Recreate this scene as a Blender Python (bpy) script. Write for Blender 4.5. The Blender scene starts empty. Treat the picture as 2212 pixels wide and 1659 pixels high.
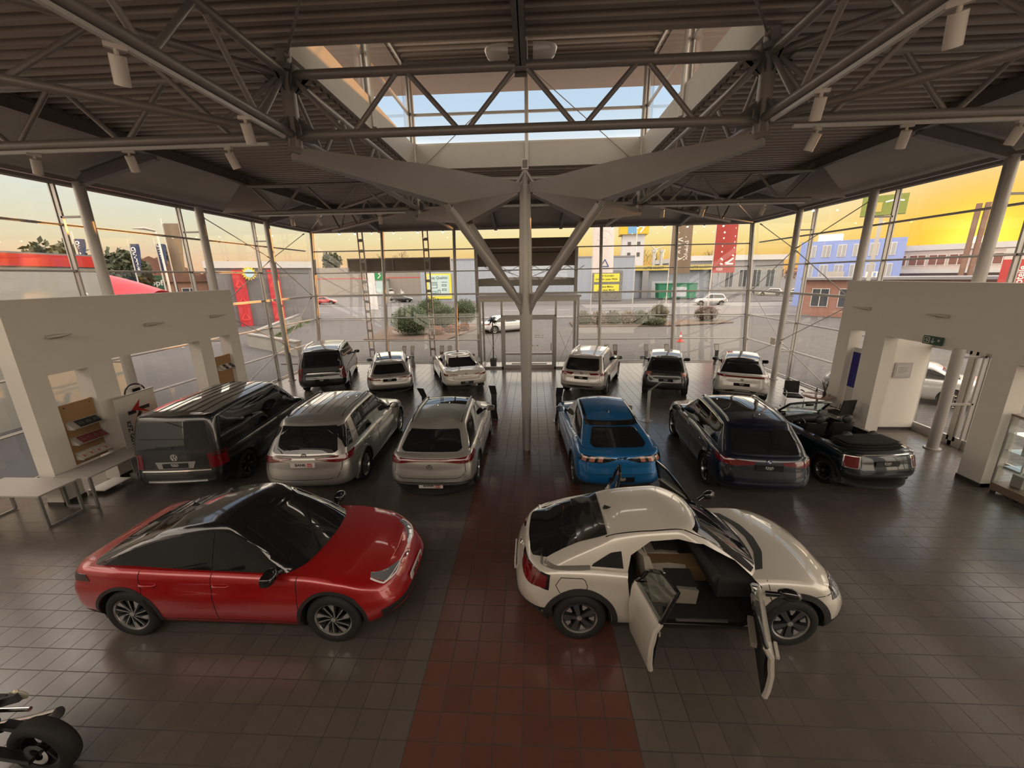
import bpy, bmesh, math, random
import numpy as np
from math import sin, cos, pi, radians, sqrt, atan2, hypot
from mathutils import Vector, Matrix
from mathutils.bvhtree import BVHTree
C = bpy.context.scene.collection
sc = bpy.context.scene
random.seed(7)

# ------------------------------------------------------------------ camera
cam_d = bpy.data.cameras.new('camera'); cam = bpy.data.objects.new('camera', cam_d); C.objects.link(cam); sc.camera = cam
cam_d.sensor_fit = 'HORIZONTAL'; cam_d.sensor_width = 36.0; cam_d.lens = 36.0*864.9/2212
cam_d.clip_start = .05; cam_d.clip_end = 3000
PITCH, YAW, ROLL = .2633, .0526, -.016          # down, towards the left, tilt
fw = Vector((-sin(YAW)*cos(PITCH), cos(YAW)*cos(PITCH), -sin(PITCH)))
rt = Vector((cos(YAW), sin(YAW), 0)); up = rt.cross(fw)
rt2 = cos(ROLL)*rt+sin(ROLL)*up; up2 = -sin(ROLL)*rt+cos(ROLL)*up
cam.matrix_world = Matrix(((rt2.x, up2.x, -fw.x, 0), (rt2.y, up2.y, -fw.y, 0), (rt2.z, up2.z, -fw.z, 4.658), (0, 0, 0, 1)))

# ------------------------------------------------------------------ view
sc.view_settings.view_transform = 'Standard'; sc.view_settings.look = 'None'
sc.view_settings.exposure = 0.0; sc.view_settings.gamma = 1.0; sc.view_settings.use_curve_mapping = False
sc.cycles.use_denoising = True
sc.cycles.max_bounces = 8; sc.cycles.diffuse_bounces = 4; sc.cycles.glossy_bounces = 4
sc.cycles.transparent_max_bounces = 24; sc.cycles.transmission_bounces = 4
sc.cycles.caustics_reflective = False; sc.cycles.caustics_refractive = False
sc.cycles.sample_clamp_indirect = 6.0

# ------------------------------------------------------------------ sky: a sunset gradient by elevation and by bearing from the sun
SUN_EL, SUN_AZ = radians(2.35), radians(45.0)   # bearing measured from +Y towards +X
SUN = Vector((sin(SUN_AZ)*cos(SUN_EL), cos(SUN_AZ)*cos(SUN_EL), sin(SUN_EL)))
def build_world():
    w = bpy.data.worlds.new('sunset_sky'); sc.world = w; w.use_nodes = True
    nt = w.node_tree; N = nt.nodes; L = nt.links; N.clear()
    def math_(op, a, b=None, clamp=False):
        n = N.new('ShaderNodeMath'); n.operation = op; n.use_clamp = clamp
        for i, v in enumerate((a, b)):
            if v is None: continue
            if isinstance(v, (int, float)): n.inputs[i].default_value = v
            else: L.new(v, n.inputs[i])
        return n.outputs[0]
    def ramp(fac, stops):
        r = N.new('ShaderNodeValToRGB'); e = r.color_ramp.elements
        while len(e) < len(stops): e.new(.5)
        for k, (p, c) in enumerate(stops): e[k].position = p; e[k].color = (*c, 1)
        L.new(fac, r.inputs[0]); return r.outputs[0]
    def mix(f, a, b, mode='MIX'):
        n = N.new('ShaderNodeMix'); n.data_type = 'RGBA'; n.blend_type = mode
        (L.new(f, n.inputs[0]) if not isinstance(f, (int, float)) else setattr(n.inputs[0], 'default_value', f))
        for i, v in ((6, a), (7, b)):
            if isinstance(v, tuple): n.inputs[i].default_value = (*v, 1)
            else: L.new(v, n.inputs[i])
        return n.outputs[2]
    tc = N.new('ShaderNodeTexCoord'); sp = N.new('ShaderNodeSeparateXYZ'); L.new(tc.outputs['Generated'], sp.inputs[0])
    x, y, z = sp.outputs
    dt = N.new('ShaderNodeVectorMath'); dt.operation = 'DOT_PRODUCT'; L.new(tc.outputs['Generated'], dt.inputs[0]); dt.inputs[1].default_value = SUN
    d = dt.outputs['Value']
    zz = math_('ADD', math_('MULTIPLY', z, .5), .5)          # -1..1 -> 0..1
    P = lambda s: .5+.5*s
    warm = ramp(zz, [(0, (.10, .08, .07)), (P(-.01), (.25, .15, .08)), (P(.0), (.95, .44, .12)), (P(.035), (1.0, .62, .17)), (P(.075), (1.08, .84, .34)),
                     (P(.15), (1.1, 1.0, .72)), (P(.25), (.95, 1.0, 1.02)), (P(.33), (.62, .78, .95)), (P(.6), (.42, .6, .95)), (1, (.3, .45, .85))])
    cool = ramp(zz, [(0, (.10, .08, .07)), (P(-.01), (.25, .18, .13)), (P(.0), (.95, .54, .34)), (P(.035), (.95, .62, .38)), (P(.08), (.9, .78, .52)),
                     (P(.15), (.85, .86, .74)), (P(.25), (.8, .88, .95)), (P(.33), (.62, .76, .95)), (P(.6), (.42, .6, .95)), (1, (.3, .45, .85))])
    f = math_('MULTIPLY', math_('SUBTRACT', d, .12), 1.6, True)
    col = mix(f, cool, warm)
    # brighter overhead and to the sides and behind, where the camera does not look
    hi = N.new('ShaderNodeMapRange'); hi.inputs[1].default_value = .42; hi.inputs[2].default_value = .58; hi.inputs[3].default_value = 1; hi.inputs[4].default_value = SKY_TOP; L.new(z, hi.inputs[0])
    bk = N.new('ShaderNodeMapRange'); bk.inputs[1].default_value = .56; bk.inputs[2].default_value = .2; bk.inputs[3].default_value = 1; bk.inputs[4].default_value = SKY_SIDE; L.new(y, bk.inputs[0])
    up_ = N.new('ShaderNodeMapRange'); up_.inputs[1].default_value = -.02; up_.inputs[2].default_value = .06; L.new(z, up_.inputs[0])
    band = ramp(zz, [(0, (0,)*3), (P(.165), (0,)*3), (P(.2), (1,)*3), (P(.245), (1,)*3), (P(.275), (0,)*3), (1, (0,)*3)])  # added bright band, outside the visible strips of sky, to light the hall
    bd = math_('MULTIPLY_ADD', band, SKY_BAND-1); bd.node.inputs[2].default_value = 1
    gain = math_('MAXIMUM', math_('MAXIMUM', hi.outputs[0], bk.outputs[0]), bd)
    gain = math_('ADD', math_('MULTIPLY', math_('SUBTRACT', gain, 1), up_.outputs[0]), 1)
    gl = math_('POWER', math_('MAXIMUM', d, 0), 90.0)
    gl2 = math_('POWER', math_('MAXIMUM', d, 0), 900.0)
    disc = N.new('ShaderNodeMapRange'); disc.inputs[1].default_value = cos(radians(.62)); disc.inputs[2].default_value = cos(radians(.38)); L.new(d, disc.inputs[0])
    c2 = mix(gl, col, (1.25, .62, .03), 'MIX')
    sunc = N.new('ShaderNodeMix'); sunc.data_type = 'RGBA'; sunc.blend_type = 'ADD'; sunc.inputs[0].default_value = 1
    s1 = mix(gl2, (0, 0, 0), (.8, .7, .12)); L.new(c2, sunc.inputs[6]); L.new(s1, sunc.inputs[7])
    sund = N.new('ShaderNodeMix'); sund.data_type = 'RGBA'; sund.blend_type = 'ADD'; sund.inputs[0].default_value = 1
    s2 = mix(disc.outputs[0], (0, 0, 0), (5, 4.2, 2.2)); L.new(sunc.outputs[2], sund.inputs[6]); L.new(s2, sund.inputs[7])
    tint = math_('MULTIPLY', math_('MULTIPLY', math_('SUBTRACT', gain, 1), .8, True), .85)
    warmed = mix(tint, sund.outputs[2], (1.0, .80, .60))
    bg = N.new('ShaderNodeBackground'); out = N.new('ShaderNodeOutputWorld')
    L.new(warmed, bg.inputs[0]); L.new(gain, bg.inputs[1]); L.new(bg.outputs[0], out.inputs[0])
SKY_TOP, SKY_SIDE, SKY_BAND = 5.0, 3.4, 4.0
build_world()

def light(name, kind, loc, energy, color, rot=None, aim=None, **kw):
    d = bpy.data.lights.new(name, kind); d.energy = energy; d.color = color
    for k, v in kw.items(): setattr(d, k, v)
    o = bpy.data.objects.new(name, d); C.objects.link(o); o.location = loc
    if aim is not None: o.rotation_euler = (Vector(aim)-Vector(loc)).to_track_quat('-Z', 'Y').to_euler()
    return o
light('sun', 'SUN', (60, 60, 12), 3.2, (1.0, .42, .12), aim=Vector((60, 60, 12))-SUN, angle=radians(.6))
# unseen fill lamp added behind the camera, standing in for daylight through rear glazing
light('added_rear_fill', 'AREA', (-.3, -1.2, 6.2), 70, (1.0, .80, .62), aim=(-.3, 9, 1.0), shape='RECTANGLE', size=20, size_y=2.4)
# spot added in the hall, standing in for reflected low sun on the rack
light('added_sunbeam_spot', 'SPOT', (-2.5, 19.6, 4.6), 520, (1.0, .33, .06), aim=(-10.35, 9.2, .92), spot_size=radians(6.2), spot_blend=.25, shadow_soft_size=.03)

# ------------------------------------------------------------------ materials
MATS = {}
def mat(name, col=(.8, .8, .8), rough=.5, metal=0., coat=0., spec=.5, emit=None, es=1., var=.06, vscale=3., bump=0., bscale=40., trans=0., alpha=1., sheen=0., coat_rough=.03):
    if name in MATS: return MATS[name]
    m = bpy.data.materials.new(name); m.use_nodes = True; nt = m.node_tree; b = nt.nodes['Principled BSDF']; L = nt.links
    b.inputs['Roughness'].default_value = rough; b.inputs['Metallic'].default_value = metal
    b.inputs['Coat Weight'].default_value = coat; b.inputs['Coat Roughness'].default_value = coat_rough; b.inputs['Specular IOR Level'].default_value = spec
    if trans: b.inputs['Transmission Weight'].default_value = trans
    if alpha < 1: b.inputs['Alpha'].default_value = alpha
    tc = nt.nodes.new('ShaderNodeTexCoord'); ns = nt.nodes.new('ShaderNodeTexNoise'); ns.inputs['Scale'].default_value = vscale; ns.inputs['Detail'].default_value = 4
    L.new(tc.outputs['Object'], ns.inputs['Vector'])
    mx = nt.nodes.new('ShaderNodeMix'); mx.data_type = 'RGBA'; L.new(ns.outputs['Fac'], mx.inputs[0])
    mx.inputs[6].default_value = (*[max(0, c*(1-var)) for c in col], 1); mx.inputs[7].default_value = (*[c*(1+var) for c in col], 1)
    L.new(mx.outputs[2], b.inputs['Base Color'])
    if bump:
        n2 = nt.nodes.new('ShaderNodeTexNoise'); n2.inputs['Scale'].default_value = bscale; L.new(tc.outputs['Object'], n2.inputs['Vector'])
        bp = nt.nodes.new('ShaderNodeBump'); bp.inputs['Strength'].default_value = bump; bp.inputs['Distance'].default_value = .02
        L.new(n2.outputs['Fac'], bp.inputs['Height']); L.new(bp.outputs[0], b.inputs['Normal'])
    if emit: b.inputs['Emission Color'].default_value = (*emit, 1); b.inputs['Emission Strength'].default_value = es
    MATS[name] = m; return m
def glass_mat(name, tint=(.9, .93, .92), f0=.06, gcol=(1, 1, 1), rough=0.):
    """clear sheet glass: straight-through view plus a mirror layer that grows at grazing angles"""
    if name in MATS: return MATS[name]
    m = bpy.data.materials.new(name); m.use_nodes = True; nt = m.node_tree; N = nt.nodes; L = nt.links; N.clear()
    out = N.new('ShaderNodeOutputMaterial'); mx = N.new('ShaderNodeMixShader'); tr = N.new('ShaderNodeBsdfTransparent'); gl = N.new('ShaderNodeBsdfGlossy')
    tr.inputs[0].default_value = (*tint, 1); gl.inputs[0].default_value = (*gcol, 1); gl.inputs['Roughness'].default_value = rough
    lw = N.new('ShaderNodeLayerWeight'); lw.inputs[0].default_value = .5
    p = N.new('ShaderNodeMath'); p.operation = 'POWER'; p.inputs[1].default_value = 4.2; L.new(lw.outputs['Facing'], p.inputs[0])
    q = N.new('ShaderNodeMath'); q.operation = 'MULTIPLY_ADD'; q.inputs[1].default_value = 1-f0; q.inputs[2].default_value = f0; L.new(p.outputs[0], q.inputs[0])
    L.new(q.outputs[0], mx.inputs[0]); L.new(tr.outputs[0], mx.inputs[1]); L.new(gl.outputs[0], mx.inputs[2]); L.new(mx.outputs[0], out.inputs[0])
    MATS[name] = m; return m
def nodes_mat(name, rough=.5, metal=0., spec=.5, coat=0.):
    m = bpy.data.materials.new(name); m.use_nodes = True; MATS[name] = m
    b = m.node_tree.nodes['Principled BSDF']; b.inputs['Roughness'].default_value = rough; b.inputs['Metallic'].default_value = metal
    b.inputs['Specular IOR Level'].default_value = spec; b.inputs['Coat Weight'].default_value = coat
    return m, m.node_tree, b

# ------------------------------------------------------------------ mesh helpers
class MB:
    def __init__(s): s.v = []; s.f = []; s.m = []
    def add(s, vs, fs, mi=0):
        o = len(s.v); s.v += [tuple(p) for p in vs]; s.f += [tuple(i+o for i in f) for f in fs]; s.m += [mi]*len(fs); return s
    def box(s, c, d, mi=0, rz=0., R=None):
        x, y, z = [k/2 for k in d]; c = Vector(c)
        vs = [Vector((a*x, b*y, e*z)) for e in (-1, 1) for a, b in ((-1, -1), (1, -1), (1, 1), (-1, 1))]
        if R is None: R = Matrix.Rotation(rz, 3, 'Z')
        return s.add([c+R @ v for v in vs], [(3, 2, 1, 0), (4, 5, 6, 7), (0, 1, 5, 4), (1, 2, 6, 5), (2, 3, 7, 6), (3, 0, 4, 7)], mi)
    def bx(s, x0, x1, y0, y1, z0, z1, mi=0): return s.box(((x0+x1)/2, (y0+y1)/2, (z0+z1)/2), (x1-x0, y1-y0, z1-z0), mi)
    def tube(s, pts, r, n=10, mi=0, cap=True):
        pts = [Vector(p) for p in pts]; rs = r if isinstance(r, (list, tuple)) else [r]*len(pts); rows = []
        pa = None
        for i, p in enumerate(pts):
            t = (pts[min(i+1, len(pts)-1)]-pts[max(i-1, 0)]).normalized()
            if pa is None: a = t.orthogonal().normalized()
            else:
                a = pa-t*pa.dot(t); a = a.normalized() if a.length > 1e-6 else t.orthogonal().normalized()
            pa = a; b = t.cross(a)
            rows.append([p+(a*cos(2*pi*k/n)+b*sin(2*pi*k/n))*rs[i] for k in range(n)])
        vs = [q for row in rows for q in row]; fs = []
        for i in range(len(rows)-1):
            for k in range(n): fs.append((i*n+k, i*n+(k+1) % n, (i+1)*n+(k+1) % n, (i+1)*n+k))
        if cap: fs.append(tuple(range(n))[::-1]); fs.append(tuple((len(rows)-1)*n+k for k in range(n)))
        return s.add(vs, fs, mi)
    def bar(s, p0, p1, w, h, mi=0, up=(0, 0, 1)):
        p0, p1 = Vector(p0), Vector(p1); t = (p1-p0).normalized(); u = Vector(up); a = t.cross(u)
        a = a.normalized() if a.length > 1e-5 else t.orthogonal().normalized(); b = a.cross(t)
        vs = [p+a*i*w/2+b*j*h/2 for p in (p0, p1) for i, j in ((-1, -1), (1, -1), (1, 1), (-1, 1))]
        return s.add(vs, [(3, 2, 1, 0), (4, 5, 6, 7), (0, 1, 5, 4), (1, 2, 6, 5), (2, 3, 7, 6), (3, 0, 4, 7)], mi)
    def prism(s, poly, vec, mi=0):
        a = [Vector(p) for p in poly]; v = Vector(vec); n = len(a)
        return s.add(a+[p+v for p in a], [tuple(range(n))[::-1], tuple(range(n, 2*n))]+[(i, (i+1) % n, n+(i+1) % n, n+i) for i in range(n)], mi)
    def grid(s, rows, mi=0, flip=False):
        m = len(rows[0]); vs = [p for r in rows for p in r]; fs = []
        for i in range(len(rows)-1):
            for k in range(m-1):
                f = (i*m+k, i*m+k+1, (i+1)*m+k+1, (i+1)*m+k); fs.append(f[::-1] if flip else f)
        return s.add(vs, fs, mi)
    def lathe(s, prof, c=(0, 0, 0), n=32, axis='Z', mi=0):
        c = Vector(c); vs = []; fs = []; m = len(prof)
        for k in range(n):
            a = 2*pi*k/n
            for r, h in prof:
                p = (r*cos(a), r*sin(a), h)
                if axis == 'Y': p = (p[0], p[2], p[1])
                if axis == 'X': p = (p[2], p[0], p[1])
                vs.append(c+Vector(p))
        for k in range(n):
            for i in range(m-1): fs.append((k*m+i, ((k+1) % n)*m+i, ((k+1) % n)*m+i+1, k*m+i+1))
        return s.add(vs, fs, mi)
    def ball(s, c, r, n=12, mi=0):
        r = r if isinstance(r, (list, tuple)) else (r, r, r); c = Vector(c); m = max(4, n//2); vs = [c+Vector((0, 0, -r[2]))]; fs = []
        for i in range(1, m):
            t = -pi/2+pi*i/m
            for k in range(n): vs.append(c+Vector((cos(t)*cos(2*pi*k/n)*r[0], cos(t)*sin(2*pi*k/n)*r[1], sin(t)*r[2])))
        vs.append(c+Vector((0, 0, r[2]))); last = len(vs)-1
        for k in range(n): fs.append((0, 1+(k+1) % n, 1+k)); fs.append((last, last-n+k, last-n+(k+1) % n))
        for i in range(m-2):
            for k in range(n): fs.append((1+i*n+k, 1+i*n+(k+1) % n, 1+(i+1)*n+(k+1) % n, 1+(i+1)*n+k))
        return s.add(vs, fs, mi)
    def mesh(s, name, mats, smooth=35, weld=True, recalc=True):
        me = bpy.data.meshes.new(name); me.from_pydata(s.v, [], s.f)
        mats = mats if isinstance(mats, (list, tuple)) else [mats]
        for m in mats: me.materials.append(m)
        me.polygons.foreach_set('material_index', s.m)
        if weld or recalc:
            b = bmesh.new(); b.from_mesh(me)
            if weld: bmesh.ops.remove_doubles(b, verts=b.verts, dist=1e-5); bmesh.ops.dissolve_degenerate(b, edges=b.edges, dist=1e-6)
            if recalc: bmesh.ops.recalc_face_normals(b, faces=b.faces)
            b.to_mesh(me); b.free()
        if smooth:
            me.polygons.foreach_set('use_smooth', [True]*len(me.polygons)); me.set_sharp_from_angle(angle=radians(smooth))
        me.update(); return me
    def obj(s, name, mats, parent=None, smooth=35, weld=True, recalc=True):
        return link(name, s.mesh(name, mats, smooth, weld, recalc), parent)
def link(name, me, parent=None):
    o = bpy.data.objects.new(name, me); C.objects.link(o)
    if parent is not None: o.parent = parent
    return o
def tag(o, label=None, cat=None, group=None, kind=None):
    if label: o['label'] = label
    if cat: o['category'] = cat
    if group: o['group'] = group
    if kind: o['kind'] = kind
    return o
def thing(name, label, cat, loc=(0, 0, 0), rz=0., group=None):
    o = bpy.data.objects.new(name, None); C.objects.link(o); o.location = loc; o.rotation_euler = (0, 0, rz); o.empty_display_size = .1
    return tag(o, label, cat, group)
def struct(name, mb, m, parent=None, label=None, smooth=35):
    o = mb.obj(name, m, parent, smooth)
    if parent is None: o['kind'] = 'structure'
    if label: o['label'] = label
    return o
def copy_tree(o, parent=None):
    c = o.copy(); C.objects.link(c)
    if parent is not None: c.parent = parent
    for ch in o.children: copy_tree(ch, c)
    return c
def text_mesh(body, size=.1, depth=.002, bold=False, align='CENTER', space=1.0):
    cu = bpy.data.curves.new('lettering', 'FONT'); cu.body = body; cu.size = size; cu.extrude = depth; cu.align_x = align; cu.align_y = 'CENTER'; cu.space_character = space
    if bold: cu.offset = size*.018
    o = bpy.data.objects.new('lettering', cu); C.objects.link(o); dg = bpy.context.evaluated_depsgraph_get(); dg.update()
    me = bpy.data.meshes.new_from_object(o.evaluated_get(dg)); vs = [tuple(v.co) for v in me.vertices]; fs = [tuple(p.vertices) for p in me.polygons]
    bpy.data.objects.remove(o); bpy.data.curves.remove(cu); bpy.data.meshes.remove(me)
    return vs, fs
def add_text(mb, body, size, M, mi=0, depth=.002, **kw):
    """M maps letter space (x right, y up, z out) to the mesh"""
    vs, fs = text_mesh(body, size, depth, **kw); return mb.add([M @ Vector(v) for v in vs], fs, mi)
def strokes(mb, lines, w, M, mi=0, depth=.003):
    """flat bars along polylines given in letter space"""
    for ln in lines:
        for (x0, y0), (x1, y1) in zip(ln[:-1], ln[1:]):
            d = Vector((x1-x0, y1-y0)); l = d.length; d /= l; n = Vector((-d.y, d.x))*w/2; e = d*w*.3
            q = [Vector((x0, y0))-e+n, Vector((x0, y0))-e-n, Vector((x1, y1))+e-n, Vector((x1, y1))+e+n]
            vs = [M @ Vector((p.x, p.y, zz)) for zz in (-depth, depth) for p in q]
            mb.add(vs, [(3, 2, 1, 0), (4, 5, 6, 7), (0, 1, 5, 4), (1, 2, 6, 5), (2, 3, 7, 6), (3, 0, 4, 7)], mi)
    return mb
def arc(cx, cy, r, a0=0, a1=360, n=24): return [(cx+r*cos(radians(a0+(a1-a0)*k/n)), cy+r*sin(radians(a0+(a1-a0)*k/n))) for k in range(n+1)]
KAVA = [[(0, 0), (0, 1)], [(.62, 1), (.08, .5), (.62, 0)], [(.95, 0), (1.4, 1), (1.85, 0)], [(2.05, 1), (2.5, 0), (2.95, 1)], [(3.15, 0), (3.6, 1), (4.05, 0)]]
def kava(mb, size, w, M, mi=0, sub=True, depth=.002):
    ln = [[((x-2.02)*size*.78, (y-.25)*size) for x, y in l] for l in KAVA]
    strokes(mb, ln, w, M, mi, depth)
    if sub: add_text(mb, 'AUTOMOBILE', size*.36, M @ Matrix.Translation((0, -.55*size, 0)), mi, depth, bold=True, space=1.15)
    return mb
def frameM(o, x, y):
    """letter-space matrix from an origin and the directions of its x and y"""
    x = Vector(x).normalized(); y = Vector(y).normalized(); z = x.cross(y); o = Vector(o)
    return Matrix(((x.x, y.x, z.x, o.x), (x.y, y.y, z.y, o.y), (x.z, y.z, z.z, o.z), (0, 0, 0, 1)))
def pchip(pts):
    P = sorted(pts); X = [p[0] for p in P]; Y = [p[1] for p in P]; n = len(X)
    h = [X[i+1]-X[i] for i in range(n-1)]; d = [(Y[i+1]-Y[i])/h[i] for i in range(n-1)]; m = [0.]*n
    m[0] = d[0]; m[-1] = d[-1]
    for i in range(1, n-1):
        if d[i-1]*d[i] > 0:
            w1 = 2*h[i]+h[i-1]; w2 = h[i]+2*h[i-1]; m[i] = (w1+w2)/(w1/d[i-1]+w2/d[i])
    def f(x):
        if x <= X[0]: return Y[0]
        if x >= X[-1]: return Y[-1]
        i = 0
        while x > X[i+1]: i += 1
        t = (x-X[i])/h[i]
        return Y[i]*(1+2*t)*(1-t)**2+h[i]*m[i]*t*(1-t)**2+Y[i+1]*t*t*(3-2*t)+h[i]*m[i+1]*t*t*(t-1)
    return f
def resample(pts, n):
    """n+1 points evenly spaced along a polyline"""
    pts = [tuple(map(float, p)) for p in pts]; s = [0]
    for a, b in zip(pts[:-1], pts[1:]): s.append(s[-1]+hypot(b[0]-a[0], b[1]-a[1]))
    out = []; T = s[-1]; i = 0
    for k in range(n+1):
        t = T*k/n
        while i < len(pts)-2 and t > s[i+1]: i += 1
        f = (t-s[i])/max(1e-9, s[i+1]-s[i]); out.append((pts[i][0]+(pts[i+1][0]-pts[i][0])*f, pts[i][1]+(pts[i+1][1]-pts[i][1])*f))
    return out

# ------------------------------------------------------------------ the hall
X0, XL, XR, YF, YB = -.33, -12.15, 11.5, 21.9, -1.6     # centre line, side glass, front glass at floor level, rear wall
LEAN = math.tan(radians(8))
STEEL = mat('warm_grey_steel', (.33, .305, .285), .42, .25, var=.05); STEEL2 = mat('light_steel', (.42, .40, .38), .4, .3); DKST = mat('dark_grey_steel', (.22, .20, .19), .5, .2)  # edge beams, brackets and gussets get the darkest of three steel greys
ALU = mat('aluminium_profile', (.46, .44, .42), .35, .5); WALLM = mat('white_plaster', (.72, .68, .62), .75, bump=.04, bscale=120, var=.03); PANEL = mat('soffit_panel', (.42, .39, .365), .6)
GLASS = glass_mat('facade_glass', (.93, .95, .94), .045)

def floor_material():
    m, nt, b = nodes_mat('floor_tiles', .3, 0, .95); N, L = nt.nodes, nt.links
    tc = N.new('ShaderNodeTexCoord'); sp = N.new('ShaderNodeSeparateXYZ'); L.new(tc.outputs['Object'], sp.inputs[0])
    def M(op, a, b_=None, c=None):
        n = N.new('ShaderNodeMath'); n.operation = op
        for i, v in enumerate((a, b_, c)):
            if v is None: continue
            if isinstance(v, (int, float)): n.inputs[i].default_value = v
            else: L.new(v, n.inputs[i])
        return n.outputs[0]
    T = .3; u = M('DIVIDE', M('ADD', sp.outputs[0], 1.3147), T); v = M('DIVIDE', sp.outputs[1], T)
    def edge(k): f = M('FRACT', k); return M('MINIMUM', f, M('SUBTRACT', 1, f))
    e = M('MINIMUM', edge(u), edge(v)); joint = M('LESS_THAN', e, .017)
    red = M('MULTIPLY', M('GREATER_THAN', sp.outputs[0], -1.3147), M('LESS_THAN', sp.outputs[0], 1.0853))
    cell = N.new('ShaderNodeCombineXYZ'); L.new(M('FLOOR', u), cell.inputs[0]); L.new(M('FLOOR', v), cell.inputs[1])
    wn = N.new('ShaderNodeTexWhiteNoise'); L.new(cell.outputs[0], wn.inputs['Vector'])
    ns = N.new('ShaderNodeTexNoise'); ns.inputs['Scale'].default_value = 9; ns.inputs['Detail'].default_value = 6; L.new(tc.outputs['Object'], ns.inputs['Vector'])
    val = M('ADD', M('MULTIPLY', wn.outputs['Value'], .16), M('MULTIPLY', ns.outputs['Fac'], .22)); val = M('ADD', val, .80)
    mx = N.new('ShaderNodeMix'); mx.data_type = 'RGBA'; L.new(red, mx.inputs[0]); mx.inputs[6].default_value = (.105, .090, .078, 1); mx.inputs[7].default_value = (.118, .048, .036, 1)
    sc_ = N.new('ShaderNodeVectorMath'); sc_.operation = 'SCALE'; L.new(mx.outputs[2], sc_.inputs[0]); L.new(val, sc_.inputs['Scale'])
    mj = N.new('ShaderNodeMix'); mj.data_type = 'RGBA'; L.new(joint, mj.inputs[0]); L.new(sc_.outputs[0], mj.inputs[6]); mj.inputs[7].default_value = (.035, .026, .022, 1)
    L.new(mj.outputs[2], b.inputs['Base Color'])
    L.new(M('ADD', M('MULTIPLY', joint, .4), M('MULTIPLY_ADD', ns.outputs['Fac'], .12, .17)), b.inputs['Roughness'])
    bp = N.new('ShaderNodeBump'); bp.inputs['Strength'].default_value = .12; bp.inputs['Distance'].default_value = .002; L.new(M('SUBTRACT', 1, joint), bp.inputs['Height']); L.new(bp.outputs[0], b.inputs['Normal'])
    return m
mb = MB(); mb.bx(XL-.1, XR+.1, YB, YF+.05, -.25, 0); struct('floor', mb, floor_material())

# --- glazed walls: one window per bay, each with its rails and one sheet of glass
WN = [0]
ZR = [.05, 1.25, 2.5, 3.75, 4.97, 6.12, 7.12]
def bay(p, d, n, z0, z1, lean=0., rails=ZR, ztop=7.12):
    """p start point at floor, d vector along the wall, n outward normal"""
    WN[0] += 1; p, d, n = Vector(p), Vector(d), Vector(n); f = MB()
    P = lambda s, z, o=0: p+d*s+n*(lean*z+o)+Vector((0, 0, z))
    for z in rails:
        if z0-.01 <= z <= z1+.01:
            f.bar(P(0, z), P(1, z), .05, .06); 
            if abs(z-3.75) < .01: f.bar(P(0, z, -.16), P(1, z, -.16), .10, .09, 1)
            elif z > .1: f.tube([P(0, z, -.06), P(1, z, -.06)], .022, 8, 1)
    o = struct('window_%d' % WN[0], f, [ALU, STEEL2]); g = MB(); g.add([P(0, z0, .01), P(1, z0, .01), P(1, z1, .01), P(0, z1, .01)], [(0, 1, 2, 3)]); g.obj('glass', GLASS, o, 0, recalc=False)
    return o
MX = [-12.15, -8.12, -4.18, -2.75, 2.42, 3.65, 7.56, 11.5]
for a, b in zip(MX[:-1], MX[1:]):
    if a == -2.75: bay((a, YF, 0), (b-a, 0, 0), (0, 1, 0), 3.75, 7.12, LEAN)
    else: bay((a, YF, 0), (b-a, 0, 0), (0, 1, 0), .05, 7.12, LEAN)
YP = [18.05, 14.25, 10.5, 6.8, 3.1]
YS = [21.95]+YP+[YB]
for side, xs, nx in (('L', XL, -1), ('R', XR, 1)):
    for a, b in zip(YS[:-1], YS[1:]):
        # a triangular sliver closes the gap to the leaning front; the door bay on the right is open below 2.7 m
        if side == 'R' and abs(a-14.25) < .01: bay((xs, a, 0), (0, 12.1-a, 0), (nx, 0, 0), .05, 7.12); bay((xs, 12.1, 0), (0, b-12.1, 0), (nx, 0, 0), 2.7, 7.12, rails=[2.7]+ZR[3:])
        elif side == 'R' and abs(a-10.5) < .01: bay((xs, a, 0), (0, 9.5-a, 0), (nx, 0, 0), 2.7, 7.12, rails=[2.7]+ZR[3:]); bay((xs, 9.5, 0), (0, b-9.5, 0), (nx, 0, 0), .05, 7.12)
        else: bay((xs, a, 0), (0, b-a, 0), (nx, 0, 0), .05, 7.12)
    WN[0] += 1; g = MB(); g.add([(xs, YF+.01, .05), (xs, YF+LEAN*7.12, 7.12), (xs, YF+.01, 7.12)], [(0, 1, 2)]); o = g.obj('window_%d' % WN[0], GLASS, None, 0, recalc=False); o['kind'] = 'structure'
# posts
def post(name, label, base, top, r, fin_n, group):
    t = thing(name, label, 'post', base, 0, group); b = Vector((0, 0, 0)); e = Vector(top)-Vector(base)
    m = MB(); m.tube([b, e], r, 16); m.tube([b, (0, 0, .03)], r*1.5, 16); m.obj('shaft', STEEL2, t, 50)
    f = MB(); n = Vector(fin_n); f.bar(b+n, e+n, .05, .16, up=n if abs(n.y) < .5 else (1, 0, 0)); f.bar(b+n*1.06, e+n*1.06, .09, .03, up=n); f.obj('mullion', ALU, t)
    c = MB()
    for z in (1.25, 2.5, 4.97, 6.3): q = b+e*(z/e.z); c.bar(q+n*.2, q+n*.95, .05, .05)
    c.obj('bracket', STEEL, t)
    return t
names = ['at the left corner, behind the black people carrier', 'first left of the entrance lobby', 'between the white coupe and the lobby', 'beside the lobby, behind the pale silver SUV', 'behind the small grey hatchback', 'at the right corner, behind the white crossover']
for x, nm in zip((-12.05, -8.12, -4.18, 3.65, 7.56, 11.4), names):
    post('facade_post', 'round grey post of the front glass wall, '+nm, (x, YF-.22, 0), (x, YF-.22+LEAN*7.1, 7.1), .085, (0, .18, 0), 'front glass wall posts')
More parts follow.
